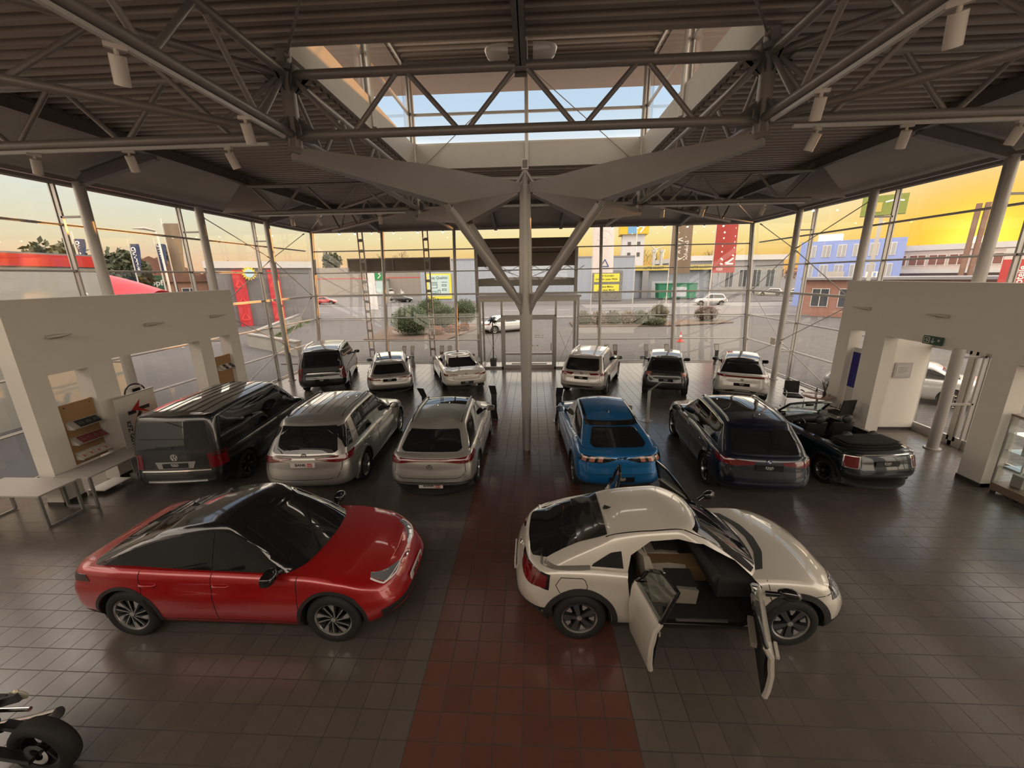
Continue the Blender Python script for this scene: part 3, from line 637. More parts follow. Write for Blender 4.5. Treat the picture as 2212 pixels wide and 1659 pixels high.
        if nv > 3:      # fair the sheet so that reflections run smoothly
            for it in range(6):
                G = [[rows[j][i][0] for i in range(nu+1)] for j in range(nv+1)]
                for j in range(nv+1):
                    for i in range(nu+1):
                        p, d = rows[j][i]; acc = []
                        if 0 < i < nu: acc += [G[j][i-1], G[j][i+1]]
                        if 0 < j < nv: acc += [G[j-1][i], G[j+1][i]]
                        if len(acc) >= (4 if 0 < i < nu and 0 < j < nv else 2) : q = sum(acc, Vector())/len(acc); p2 = p+d*((q-p).dot(d))*.5; rows[j][i] = (p2 if (p2-O0[j][i]).dot(d) < 0 else O0[j][i], d)
        mb.grid([[p for p, d in r] for r in rows], mi)
        ring = rows[0]+[r[-1] for r in rows[1:]]+rows[-1][-2::-1]+[r[0] for r in rows[-2:0:-1]]
        mb.grid([[p for p, d in ring]+[ring[0][0]], [p+d*skirt for p, d in ring]+[ring[0][0]+ring[0][1]*skirt]], mi)
        if own: return mb.obj(name, m, parent or s.root, 40)
    def P_side(s, sg): return lambda x, z: ((x, sg*3, z), (0, -sg, 0))
    def P_rear(s): return lambda y, z: ((-6, y, z), (1, 0, 0))
    def P_front(s): return lambda y, z: ((6, y, z), (-1, 0, 0))
    def P_top(s): return lambda x, y: ((x, y, 4), (0, 0, -1))
    def P_cyl(s, cx, sg): return lambda ph, z: ((cx+sg*4*cos(radians(ph)), 4*sin(radians(ph)), z), (-sg*cos(radians(ph)), -sin(radians(ph)), 0))
    def side(s, name, top, bot, m, **k): return [s.patch(name, top, bot, s.P_side(g), m, **k) for g in (1, -1)]
    def rear(s, name, top, bot, m, **k): return s.patch(name, top, bot, s.P_rear(), m, **k)
    def front(s, name, top, bot, m, **k): return s.patch(name, top, bot, s.P_front(), m, **k)
    def top(s, name, top, bot, m, **k): return s.patch(name, top, bot, s.P_top(), m, **k)
    def lamp(s, name, top, bot, m, end=-1, dx=.95, **k):
        """wrap-round lamp; angles in degrees measured at the end of the car"""
        cx = end*(s.L/2-dx); mir = lambda l: [(-a, z) for a, z in l]
        return [s.patch(name, t, b, s.P_cyl(cx, end), m, **k) for t, b in ((top, bot), (mir(top), mir(bot)))]
    def line(s, name, lines, w, m, proj='side', off=.0025, n=24, skirt=.006):
        mb = MB()
        for ln in lines:
            R = resample(ln, n); nr = []
            for i in range(len(R)):
                a, b = R[max(0, i-1)], R[min(len(R)-1, i+1)]; d = Vector((b[0]-a[0], b[1]-a[1])); d = d.normalized() if d.length else Vector((1, 0)); nr.append((-d.y*w/2, d.x*w/2))
            T = [(p[0]+q[0], p[1]+q[1]) for p, q in zip(R, nr)]; B = [(p[0]-q[0], p[1]-q[1]) for p, q in zip(R, nr)]
            for pj in ([s.P_side(1), s.P_side(-1)] if proj == 'side' else [{'rear': s.P_rear, 'front': s.P_front, 'top': s.P_top}[proj]()]):
                s.patch(name, T, B, pj, m, off=off, nu=n, nv=1, skirt=skirt, mb=mb)
        return mb.obj(name, m, s.root, 40)
    # ---- fittings
    def wheels(s, style, tyre_w=.225):
        R = s.R
        key = (style, R)
        if key not in WHEELS: WHEELS[key] = wheel_meshes(style, R, tyre_w)
        ty, rim = WHEELS[key]
        for x in (s.xr, s.xf):
            for sg in (-1, 1):
                w = link('wheel', ty, s.root); w.location = (x, sg*(s.W/2-tyre_w/2-s.P.get('win', .025)), R); w.rotation_euler = (0, random.uniform(0, 6), pi if sg > 0 else 0)
                link('rim', rim, w)
    def arches(s, m, t=.07, off=.012):
        for sg in (1, -1):
            for xw in (s.xr, s.xf):
                Ra = s.P.get('Ra', s.R+.055); a0 = -18; a1 = 198
                zmin = .24
                angs = [radians(a0+(a1-a0)*k/24) for k in range(25)]
                o = [(xw+(Ra+t)*cos(a), max(zmin, s.R+(Ra+t)*sin(a))) for a in angs]; i = [(xw+(Ra+.004)*cos(a), max(zmin, s.R+(Ra+.004)*sin(a))) for a in angs]
                s.patch('wheel_arch_trim', o, i, s.P_side(sg), m, off=off, nu=24, nv=2, skirt=.05)
    def sills(s, m, z0=.2, z1=.33, off=.012):
        Ra = s.P.get('Ra', s.R+.055)+.02
        s.side('sill_trim', [(s.xr+Ra, z1), (s.xf-Ra, z1)], [(s.xr+Ra, z0), (s.xf-Ra, z0)], m, off=off, nv=3, skirt=.05)
    def mirrors(s, x, z, m=None, y=None, m2=None):
        for sg in (1, -1):
            h = s.cast((x, sg*3, z), (0, -sg, 0)); y0 = h.y if h else sg*.85
            mb = MB(); mb.tube([(x, y0-sg*.02, z-.02), (x-.02, y0+sg*.1, z+.01)], [.035, .028], 8, 0)
            c = Vector((x-.03, y0+sg*.19, z+.045)); rows = []
            for i, (u, k) in enumerate(((.085, .15), (.07, .7), (.03, .95), (-.03, 1), (-.045, .97))):
                rows.append([c+Vector((u, .125*k*math.copysign(abs(cos(a))**.6, cos(a)), .078*k*math.copysign(abs(sin(a))**.6, sin(a)))) for a in [2*pi*q/16 for q in range(17)]])
            mb.grid(rows, 0); o = mb.obj('wing_mirror', m or s.paint, s.root, 50)
            g = MB(); g.add([c+Vector((-.044, .115*math.copysign(abs(cos(a))**.6, cos(a)), .068*math.copysign(abs(sin(a))**.6, sin(a)))) for a in [2*pi*q/16 for q in range(16)]], [tuple(range(16))])
            g.obj('mirror_glass', mat('mirror', (.7, .72, .74), .02, 1.), o, 0)
    def handles(s, xs, z, m=None):
        for x in xs:
            for sg in (1, -1):
                h = s.cast((x, sg*3, z), (0, -sg, 0))
                if h is None: continue
                mb = MB(); y = h.y+sg*.022; mb.tube([(x-.11, h.y-sg*.005, z), (x-.09, y, z), (x+.09, y, z), (x+.11, h.y-sg*.005, z)], .014, 8); mb.obj('door_handle', m or s.paint, s.root, 50)
    def rails(s, x0, x1, y, m, h=.045):
        for sg in (1, -1):
            pts = []
            for k in range(13):
                x = x0+(x1-x0)*k/12; q = s.cast((x, sg*(y-.02*abs(k-6)/6), 4), (0, 0, -1)); pts.append(q+Vector((0, 0, h if 0 < k < 12 else 0)))
            mb = MB(); mb.tube(pts, .019, 8); mb.obj('roof_rail', m, s.root, 60)
    def plate(s, kind, z, x=None, rake=0, y=0, front=False):
        """number plate on the tail (or the nose): pale BANK 11 or dark dealer plate"""
        sg = 1 if front else -1
        h = s.cast((sg*6, y, z), (-sg, 0, 0)); o = Vector((h.x+sg*.014, y, z)); up_ = Vector((-sg*sin(radians(rake)), 0, cos(radians(rake))))
        M = frameM(o, (0, sg, 0), up_); mb = MB()
        m_bg = mat('plate_white', (.62, .58, .55), .35) if kind == 'bank' else mat('plate_black', (.012, .012, .012), .25)
        a = [M @ Vector((px, py, pz)) for pz in (-.016, .004) for px, py in ((-.26, -.055), (.26, -.055), (.26, .055), (-.26, .055))]
        mb.add(a, [(3, 2, 1, 0), (4, 5, 6, 7), (0, 1, 5, 4), (1, 2, 6, 5), (2, 3, 7, 6), (3, 0, 4, 7)], 0); p = mb.obj('number_plate', m_bg, s.root, 0)
        t = MB(); Mz = M @ Matrix.Translation((0, 0, .006))
        if kind == 'bank':
            add_text(t, 'BANK', .088, Mz @ Matrix.Translation((-.045, 0, 0)), 0, bold=True); rm = [mat('plate_ink', (.015, .015, .015), .5), mat('plate_red', (.5, .02, .015), .5)]
            strokes(t, [[(.105, -.034), (.195, -.034), (.195, .034), (.105, .034), (.105, -.034)], [(.12, .018), (.137, .018), (.137, -.03)], [(.152, .018), (.169, .018), (.169, -.03)]], .011, Mz, 1); t.obj('plate_text', rm, p, 0)
        else:
            kava(t, .045, .0075, Mz @ Matrix.Translation((0, .012, 0)), 0); t.obj('plate_text', mat('plate_silver', (.6, .58, .55), .4), p, 0)
        return p
    def badge(s, kind, z, end=-1, r=.055, y=0, rake=0):
        h = s.cast((end*6, y, z), (-end, 0, 0)); o = Vector((h.x+end*.006, y, z)); M = frameM(o, (0, end, 0), (-end*sin(radians(rake)), 0, cos(radians(rake)))); t = MB(); w = r*.16; ms = [CHR()]
        c = arc(0, 0, r, n=20)
        if kind == 'vw': strokes(t, [c, [(-.35*r, .85*r), (0, .08*r), (.35*r, .85*r)], [(-.8*r, .4*r), (-.38*r, -.72*r), (0, .02*r), (.38*r, -.72*r), (.8*r, .4*r)]], w, M, 0, .006)
        elif kind == 'star': strokes(t, [c]+[[(0, 0), (r*.95*cos(radians(a)), r*.95*sin(radians(a)))] for a in (90, 210, 330)], w, M, 0, .006)
        elif kind == 'roundel':
            strokes(t, [c], w, M, 0, .006); ms = [CHR(), mat('badge_blue', (.03, .12, .4), .3), mat('badge_white', (.8, .8, .8), .3)]
            for q in range(4): t.add([M @ Vector((x, y_, .004)) for x, y_ in [(0, 0)]+arc(0, 0, r*.85, 90*q, 90*q+90, 6)], [tuple(range(8))], 1+q % 2)
        elif kind == 'horse': 
            strokes(t, [[(-.1, .0), (-.05, .02), (.03, .015), (.08, .03), (.11, .02)], [(-.06, .015), (-.085, -.03)], [(-.02, .01), (-.045, -.028)], [(.04, .01), (.07, -.022)], [(.06, .015), (.1, -.01)]], .014, M, 0, .005); ms = [GAP()]
        elif kind == 'diamond': strokes(t, [[(0, r), (.6*r, 0), (0, -r), (-.6*r, 0), (0, r)], [(0, .5*r), (.28*r, 0), (0, -.5*r)]], w, M, 0, .006)
        elif kind == 'ovals': strokes(t, [[(1.4*r*cos(a), r*.95*sin(a)) for a in [2*pi*k/20 for k in range(21)]], [(.4*r*cos(a), r*.8*sin(a)) for a in [2*pi*k/20 for k in range(21)]], [(.9*r*cos(a), .4*r+.3*r*sin(a)) for a in [2*pi*k/20 for k in range(21)]]], w, M, 0, .006)
        elif kind == 'wing': strokes(t, [[(1.3*r*cos(a), r*sin(a)) for a in [2*pi*k/20 for k in range(21)]], [(-1.2*r, .35*r), (-.4*r, .2*r), (0, -.45*r), (.4*r, .2*r), (1.2*r, .35*r)]], w, M, 0, .006)
        elif kind == 'letters': add_text(t, 'MINI', r, M, 0, .004, bold=True)
        return t.obj('badge', ms, s.root, 0)
    def windows(s, ws, front, back, m=None, glass=None):
        """door glass panes, windscreen and rear window"""
        g = glass or GLS()
        for t, b in ws: s.side('side_window', t, b, g, off=.007, nu=20, nv=5, skirt=.02)
        if front: s.front('windscreen', front[0], front[1], g, off=.006, nu=20, nv=8)
        if back: s.rear('rear_window', back[0], back[1], g, off=.006, nu=20, nv=6)
WHEELS = {}
def wheel_meshes(style, R, tw):
    mb = MB(); w = tw/2; rr = R-.105 if R > .33 else R-.095
    prof = [(rr-.02, -w*.8), (rr, -w*.98), (rr+.03, -w*1.02), (R-.035, -w*1.0), (R-.012, -w*.86), (R, -w*.6), (R, w*.6), (R-.012, w*.86), (R-.04, w), (rr, w*.98), (rr-.02, w*.8)]
    mb.lathe(prof, n=40, axis='Y'); ty = mb.mesh('tyre', RUB(), 50)
    b = MB(); sil = mat('alloy_silver', (.48, .47, .46), .28, .9); drk = mat('alloy_dark', (.022, .022, .023), .35, .6)
    face = -w*.8
    b.lathe([(rr-.001, -w*.93), (rr-.028, face), (rr-.04, face+.03), (rr-.05, .02), (rr-.02, w*.7)], n=36, axis='Y', mi=0 if style[0] != 'd' else 1)
    b.lathe([(0, face+.09), (rr-.04, face+.09)], n=24, axis='Y', mi=1)
    b.lathe([(0, face-.004), (.034, face-.004), (.04, face+.02)], n=16, axis='Y', mi=0 if style != 'dark5' else 1)
    def spoke(a0, r0, w0, a1, r1, w1, mi, dy=0., th=.03):
        p = []
        for (a, r, ww) in ((a0, r0, w0), (a1, r1, w1)):
            for sg in (-1, 1): p.append((r*cos(a)-sg*ww*sin(a), r*sin(a)+sg*ww*cos(a)))
        q = [p[0], p[1], p[3], p[2]]; b.prism([(x, face+dy, z) for x, z in q], (0, th, 0), mi)
    if style == 'blade':       # dark swept vanes with bright edges
        for k in range(10):
            a = 2*pi*k/10; spoke(a, .04, .012, a+.42, rr-.045, .030 if k % 2 else .05, 1, .006)
            spoke(a+.0, .045, .006, a+.36, rr-.04, .007, 0, .0); 
            if k % 2 == 0: spoke(a+.40, rr*.5, .004, a+.5, rr-.035, .036, 0, .002)
    elif style == 'twin5':
        for k in range(5):
            a = 2*pi*k/5
            for d in (-.17, .17): spoke(a+d*.3, .03, .016, a+d, rr-.03, .014, 0)
    elif style == 'star5':
        for k in range(5): a = 2*pi*k/5; spoke(a, .03, .034, a, rr-.03, .022, 0); spoke(a, .05, .012, a, rr-.06, .008, 1, -.003, .01)
    elif style == 'dark5':
        for k in range(5):
            a = 2*pi*k/5
            for d in (-.14, .14): spoke(a+d*.2, .03, .016, a+d*1.6, rr-.03, .014, 1)
            spoke(a+.02, .1, .006, a+.0, rr-.05, .012, 0, -.002, .01)
    elif style == 'y':
        for k in range(5):
            a = 2*pi*k/5; spoke(a, .03, .018, a, rr*.55, .014, 1)
            for d in (-.3, .3): spoke(a, rr*.5, .012, a+d, rr-.03, .01, 1); spoke(a, rr*.5, .004, a+d, rr-.03, .003, 0, -.002, .01)
    elif style == 'flower':    # grey five petals with bright pads between
        for k in range(5):
            a = 2*pi*k/5; spoke(a, .03, .022, a, rr-.03, .04, 2); spoke(a+2*pi/10, rr*.52, .01, a+2*pi/10, rr-.05, .038, 0, .012)
    rim = b.mesh('rim', [sil, drk, mat('alloy_grey', (.10, .10, .105), .3, .8)], 30); return ty, rim

def topline(s, lo=.09, rb=.28, rt_=.18, fb=.30, ft=.22, bl=.035):
    g = s.P['gh']; roof = pchip(g['roof']); b = s.belt
    r0 = (g['base'][0]+rb, b(g['base'][0]+rb)+bl); r1 = (g['top'][0]+rt_, roof(g['top'][0]+rt_)-lo)
    f0 = (g['base'][1]-fb, b(g['base'][1]-fb)+bl); f1 = (g['top'][1]-ft, roof(g['top'][1]-ft)-lo)
    def f(x):
        z = roof(min(max(x, g['top'][0]), g['top'][1]))-lo
        if x > f1[0]: z = f1[1]+(f0[1]-f1[1])*((x-f1[0])/(f0[0]-f1[0]))**1.15
        if x < r1[0]: z = r1[1]+(r0[1]-r1[1])*((r1[0]-x)/(r1[0]-r0[0]))**1.15
        return max(z, b(x)+bl+.004)
    return f, r0[0], f0[0]
def auto_glass(s, divs, chrome=None, gap=.035, bl=.035, glass=None, back=True, rw=None, ws=None, surround=True, r_end=None, **k):
    f, x0, x1 = topline(s, bl=bl, **k); b = s.belt; x0 = r_end if r_end is not None else x0
    xs = [x0]+list(divs)+[x1]; n = 14
    if surround:
        X = [x0-.0+(x1-x0)*i/30 for i in range(31)]; s.side('window_surround', [(x, f(x)+.012) for x in X], [(x, b(x)+bl-.015) for x in X], BLK(), off=.004, nu=30, nv=5, skirt=.02)
    for i in range(len(xs)-1):
        a, c = xs[i]+(gap/2 if i else .015), xs[i+1]-(gap/2 if i < len(xs)-2 else .015); X = [a+(c-a)*q/n for q in range(n+1)]
        s.side('side_window', [(x, f(x)) for x in X], [(x, b(x)+bl) for x in X], glass or GLS(), off=.009, nu=n, nv=5, skirt=.012)
    if chrome:
        X = [x0-.01+(x1-x0+.02)*i/40 for i in range(41)]
        s.line('window_chrome', [[(x, b(x)+bl-.012) for x in X], [(x, f(x)+.012) for x in X], [(x0-.01, b(x0)+bl-.012), (x0-.01, f(x0)+.012)]], .016, chrome, off=.011, n=40)
    g = s.P['gh']; roof = pchip(g['roof']); zt = roof(g['top'][1])
    bz = b(g['base'][1])+.045
    w = ws or (g['wb']-.10, bz, g['wt']-.06, zt-.035)
    s.front('windscreen', [(-w[2], w[3]-.02), (-w[2]*.5, w[3]), (w[2]*.5, w[3]), (w[2], w[3]-.02)], [(-w[0], w[1]-.01), (-w[0]*.5, w[1]), (w[0]*.5, w[1]), (w[0], w[1]-.01)], glass or GLS(), off=.006, nu=20, nv=10)
    if back:
        zt = roof(g['top'][0])
        r = rw or (g['wb']-.17, b(g['base'][0])+.05, g['wt']-.07, zt-.07)
        s.rear('rear_window', [(-r[2]-.0, r[3]-.03), (-r[2]+.04, r[3]), (r[2]-.04, r[3]), (r[2], r[3]-.03)], [(-r[0], r[1]+.05), (-r[0]+.07, r[1]), (r[0]-.07, r[1]), (r[0], r[1]+.05)], glass or GLS(), off=.006, nu=24, nv=8)
def seams(s, xs, zlo=.34, tail=None, bonnet=True, hi=0.0):
    L = [[(x+d, zlo), (x+d*.3, .62), (x, s.belt(x)+hi)] for x, d in xs]
    if len(xs) > 1: L.append([(xs[0][0]+xs[0][1], zlo), (xs[-1][0]+xs[-1][1], zlo)])
    s.line('panel_gap', L, .009, GAP())
    if tail: s.line('tailgate_gap', tail, .010, GAP(), 'rear')
def lower(s, z0, z1, a=62, end=-1, m=None, name='lower_bumper', off=.006, dz=.0):
    A = [-a+2*a*i/20 for i in range(21)]; cx = end*(s.L/2-.95)
    return s.patch(name, [(q, z1+dz*(abs(q)/a)**2) for q in A], [(q, z0) for q in A], s.P_cyl(cx, end), m or PLA(), off=off, nu=30, nv=3, skirt=.03)
def fin(s, x):
    h = s.cast((x, 0, 4), (0, 0, -1)); mb = MB(); mb.add([(x-.09, -.022, h.z-.01), (x-.09, .022, h.z-.01), (x+.09, 0, h.z-.01), (x-.07, 0, h.z+.05)], [(0, 2, 1), (0, 1, 3), (1, 2, 3), (2, 0, 3)]); mb.obj('aerial', BLK(), s.root, 60)
def wiper(s, z, w=.3):
    h = s.cast((-6, 0, z), (1, 0, 0)); h2 = s.cast((-6, w, z+.03), (1, 0, 0))
    if h and h2: mb = MB(); mb.tube([h+Vector((-.02, 0, 0)), h2+Vector((-.015, 0, 0))], .008, 6); mb.obj('rear_wiper', PLA(), s.root)

def red_suv():
    P = dict(L=4.60, W=1.852, ro=.935, wb=2.766, R=.362, paint=paint('red_paint', (.36, .006, .008), .25),
             belt=[(-2.3, .93), (-2.05, 1.04), (-1.5, 1.045), (-.5, 1.01), (.6, .985), (1.05, .98), (1.5, .92), (2.0, .81), (2.3, .62)],
             rear=[(0, .14), (.12, .05), (.3, .01), (.5, .0), (.7, .03), (.9, .06), (1, .12)],
             gh=dict(base=(-2.06, 1.16), top=(-1.12, .26), wb=.80, wt=.57, roof=[(-1.12, 1.385), (-.6, 1.5), (-.1, 1.56), (.26, 1.55)], mat=BLK(), crown=.045, cr=.05, cf=.05))
    s = Car('car', 'bright red coupe-shaped SUV with black roof standing crosswise left of the red tile aisle', P, (-4.0, 5.0), -90)
    auto_glass(s, [-.16], glass=GLS(), rb=.36)
    seams(s, [(.98, .0), (-.16, .03), (-1.12, .12)]); s.arches(PLA(), .045, .008); s.sills(PLA(), .19, .27)
    s.lamp('headlamp', [(14, .745), (24, .775), (40, .825), (50, .865)], [(14, .735), (26, .725), (42, .755), (52, .85)], LMP(), end=1, off=.006)
    s.lamp('headlamp_line', [(16, .732), (28, .722), (43, .752), (52, .845)], [(16, .725), (28, .714), (44, .744), (53, .84)], mat('daylight_strip', (.85, .85, .82), .2), end=1, off=.009, nv=1)
    s.lamp('tail_lamp', [(14, .955), (34, .975), (60, .97)], [(14, .89), (36, .86), (63, .88)], mat('smoked_lamp', (.03, .008, .008), .08, coat=1), off=.006)
    lower(s, .27, .47, 50, 1, PLA(), 'front_grille'); lower(s, .24, .42, 60, -1); s.front('nose_strip', [(-.62, .752), (0, .737), (.62, .752)], [(-.62, .745), (0, .729), (.62, .745)], mat('daylight_strip'), off=.006, nv=1)
    s.plate('bank', .53, front=True); s.badge('vw', .705, 1, .06, rake=-35); s.badge('vw', .86, -1, .06); s.plate('kava', .62)
    s.mirrors(.74, 1.02, BLK()); s.handles([-.02, -1.0], .86); s.wheels('blade', .235); fin(s, -.9); wiper(s, 1.14)
    # dashboard papers behind the windscreen
    mb = MB()
    return s

def silver_suv():
    P = dict(L=4.924, W=1.95, ro=1.09, wb=2.995, R=.375, paint=paint('silver_paint', (.40, .385, .36), .65),
             belt=[(-2.46, .97), (-2.2, 1.06), (-1, 1.075), (.6, 1.04), (1.1, 1.06), (1.6, 1.03), (2.1, .94), (2.46, .76)],
             gh=dict(base=(-2.34, 1.32), top=(-1.88, .35), wb=.87, wt=.69, roof=[(-1.88, 1.64), (-1, 1.735), (0, 1.75), (.35, 1.725)], crown=.045))
    s = Car('car', 'big silver SUV with pale BANK plate under its lamps, beside the black van', P, (-4.98, 9.9), 3.0)
    auto_glass(s, [-.35], r_end=-1.42, surround=True, chrome=None)
    s.side('quarter_window', [(-2.0, 1.52), (-1.66, 1.58)], [(-2.12, 1.14), (-1.78, 1.12)], GLS(), off=.008, nv=5)
    seams(s, [(1.0, 0), (-.35, .03), (-1.35, .2)], tail=[[(-.78, 1.06), (-.80, .8), (-.72, .58), (-.5, .545), (.5, .545), (.72, .58), (.80, .8), (.78, 1.06)]])
    s.arches(s.paint, .06, .022); s.sills(s.paint, .24, .33, .03)
    s.lamp('tail_lamp', [(16, .985), (42, 1.02), (70, 1.03)], [(18, .95), (44, .885), (62, .92)], RED(), off=.008)
    s.rear('tail_chrome', [(-.5, .955), (.5, .955)], [(-.5, .94), (.5, .94)], CHR(), off=.008, nv=1)
    lower(s, .25, .36, 55); s.plate('bank', .865); s.badge('star', 1.03, r=.05); s.mirrors(.92, 1.08, BLK()); s.handles([-.12, -1.12], .95)
    s.rails(-1.6, .2, .63, BLK()); s.wheels('star5', .26); wiper(s, 1.2)
    s.line('roof_rib', [[(-1.5, y), (.1, y)] for y in (-.36, -.18, 0, .18, .36)], .016, s.paint, 'top', off=.008)
    return s
def silver_crossover():
    P = dict(L=4.762, W=1.884, ro=1.01, wb=2.873, R=.355, paint=paint('pale_silver_paint', (.44, .43, .405), .6),
             belt=[(-2.38, .92), (-2.1, 1.03), (-1, 1.04), (.6, 1.0), (1.1, 1.0), (1.6, .96), (2.1, .87), (2.38, .68)],
             gh=dict(base=(-2.2, 1.24), top=(-1.58, .3), wb=.83, wt=.63, roof=[(-1.58, 1.48), (-.8, 1.575), (0, 1.6), (.3, 1.575)], crown=.04))
    s = Car('car', 'silver crossover with full-width red lamp strip, left of the centre column', P, (-2.17, 9.9), 0)
    auto_glass(s, [-.3, -1.2], chrome=CHR())
    seams(s, [(1.0, 0), (-.3, .03), (-1.2, .16)], tail=[[(-.74, .86), (-.76, .66), (-.62, .56), (.62, .56), (.76, .66), (.74, .86)]])
    A = [-70+140*i/28 for i in range(29)]
    s.patch('tail_lamp', [(a, .955+.05*(abs(a)/70)**2) for a in A], [(a, .905-.055*math.exp(-((abs(a)-46)/17)**2)) for a in A], s.P_cyl(-(s.L/2-.95), -1), RED(), off=.007, nu=40)
    lower(s, .22, .47, 62); s.plate('bank', .36); s.badge('star', .80, r=.055); s.mirrors(.86, 1.03, BLK()); s.handles([-.1, -1.08], .9)
    s.top('panoramic_roof', [(-.5, .52), (.24, .5)], [(-.5, -.52), (.24, -.5)], GLS(), off=.005, nv=6)
    s.rails(-1.45, .2, .585, BLK()); s.wheels('twin5', .24); s.arches(PLA(), .035, .006); s.sills(PLA(), .2, .28)
    return s
def blue_suv():
    P = dict(L=4.713, W=1.881, ro=.86, wb=2.984, R=.362, paint=paint('blue_paint', (.008, .135, .36), .35),
             belt=[(-2.36, .95), (-2.1, 1.05), (-1.5, 1.09), (-.6, 1.0), (.6, .965), (1.2, .98), (1.7, .94), (2.1, .84), (2.36, .66)],
             gh=dict(base=(-2.16, 1.18), top=(-1.12, .3), wb=.80, wt=.59, roof=[(-1.12, 1.42), (-.5, 1.54), (0, 1.575), (.3, 1.555)], crown=.04, cr=.05))
    s = Car('car', 'bright blue fastback SUV with three-bar tail lamps right of the aisle', P, (1.76, 10.0), 2.5)
    auto_glass(s, [-.3], rb=.6, rw=(.6, 1.085, .5, 1.33))
    s.rear('rear_spoiler', [(-.54, 1.405), (.54, 1.405)], [(-.53, 1.345), (.53, 1.345)], BLK(), off=.02, nv=3)
    for sg in (1, -1): s.top('roof_side_trim', [(-1.25, sg*.60), (.15, sg*.60)], [(-1.25, sg*.535), (.15, sg*.535)], BLK(), off=.004, nv=2)
    seams(s, [(1.0, 0), (-.3, .03), (-1.25, .16)], tail=[[(-.72, 1.0), (-.74, .62), (.74, .62), (.72, 1.0)]])
    s.lamp('lamp_band', [(8, .94), (24, .985), (52, 1.0)], [(8, .925), (24, .86), (52, .875)], BLK(), off=.005)
    for a in (24, 33, 42): s.lamp('tail_lamp_bar', [(a, .975), (a+5.5, .98)], [(a+1, .88), (a+6.5, .885)], mat('clear_red_lamp', (.42, .17, .12), .1, coat=1), off=.009, nu=4)
    lower(s, .22, .40, 58); s.plate('kava', .52); s.badge('horse', .945); s.mirrors(.82, 1.0, BLK()); s.wheels('y', .235); s.arches(PLA(), .035, .006); s.sills(PLA(), .2, .28); fin(s, -.85)
    return s
def navy_suv():
    P = dict(L=4.708, W=1.891, ro=.94, wb=2.864, R=.365, paint=paint('navy_paint', (.004, .008, .022), .3),
             belt=[(-2.35, .98), (-2.1, 1.06), (-1, 1.07), (.6, 1.02), (1.1, 1.04), (1.6, 1.0), (2.1, .9), (2.35, .72)],
             gh=dict(base=(-2.22, 1.26), top=(-1.72, .3), wb=.83, wt=.65, roof=[(-1.72, 1.54), (-.9, 1.625), (0, 1.65), (.3, 1.625)], crown=.04))
    s = Car('car', 'dark navy SUV with bright window line and dark dealer plate, next to the open convertible', P, (4.93, 9.85), -4.5)
    auto_glass(s, [-.3], chrome=CHR(), rb=.5)
    seams(s, [(1.0, 0), (-.3, .03), (-1.2, .18)], tail=[[(-.76, 1.0), (-.78, .72), (-.6, .56), (.6, .56), (.78, .72), (.76, 1.0)]])
    s.lamp('tail_lamp', [(16, .955), (40, .985), (66, 1.01)], [(18, .90), (40, .855), (62, .90)], RED(), off=.007)
    s.top('panoramic_roof', [(-1.1, .5), (.22, .5)], [(-1.1, -.5), (.22, -.5)], GLS(), off=.005, nv=6)
    lower(s, .22, .36, 58); s.plate('kava', .84); s.badge('roundel', .965, r=.045); s.mirrors(.86, 1.05); s.handles([-.1, -1.05], .93); s.rails(-1.55, .18, .6, CHR()); s.wheels('y', .25); fin(s, -1.3)
    return s
def van(name, label, loc, yaw, P, roofrails, tail_a, wiper_=True):
    s = Car('van', label, P, loc, yaw, cat='van'); g = P['gh']
    auto_glass(s, [.15, -1.0], rb=.2, rt_=.16, bl=.06, gap=.07, chrome=None, rw=(.74, 1.15, .68, g['roof'][0][1]-.11))
    seams(s, [(1.25, 0), (.15, 0), (-1.0, 0)], zlo=.32, tail=[[(-.82, 1.05), (-.82, .5), (.82, .5), (.82, 1.05)]])
    s.lamp('tail_lamp', tail_a[0], tail_a[1], RED(), off=.007)
    s.mirrors(1.12, 1.12, s.paint); s.handles([.3], .98)
    if wiper_: wiper(s, 1.2, .35)
    return s
def black_van():
    P = dict(L=4.904, W=1.904, ro=.995, wb=3.0, R=.345, paint=paint('black_paint', (.006, .006, .007), .1),
             belt=[(-2.45, 1.04), (0, 1.05), (1.1, 1.06), (1.6, 1.09), (2.1, .97), (2.45, .76)], rr=(.2, .17), br=.05,
             rear=[(0, .05), (.1, .0), (.35, .0), (.45, .03), (1, .06)],
             gh=dict(base=(-2.40, 1.72), top=(-2.24, .72), wb=.905, wt=.80, roof=[(-2.24, 1.86), (-1, 1.9), (.72, 1.89)], rr=(.16, .14), br=.05, crown=.045, cr=.015))
    s = van('van', 'long black passenger van with ribbed roof in front of the left wall', (-7.98, 9.95), 6, P, False, ([(38, 1.05), (58, 1.05)], [(38, .72), (58, .72)]))
    s.line('roof_rib', [[(-2.0, y), (.5, y)] for y in (-.5, -.3, -.1, .1, .3, .5)], .05, s.paint, 'top', off=.012)
    s.rear('chrome_strip', [(-.72, .69), (.72, .69)], [(-.72, .665), (.72, .665)], CHR(), off=.008, nv=1); s.rear('bumper_strip', [(-.62, .455), (.62, .455)], [(-.62, .425), (.62, .425)], CHR(), off=.012, nv=1)
    s.rear('plate_recess', [(-.42, .88), (.42, .88)], [(-.36, .73), (.36, .73)], mat('plate_recess_silver', (.35, .34, .33), .35, .5), off=.005, nv=1)
    s.plate('kava', .80); s.badge('vw', .985, r=.07); s.wheels('dark5', .235); s.line('side_moulding', [[(-1.0, .62), (1.2, .62)]], .03, BLK(), off=.012)
    return s
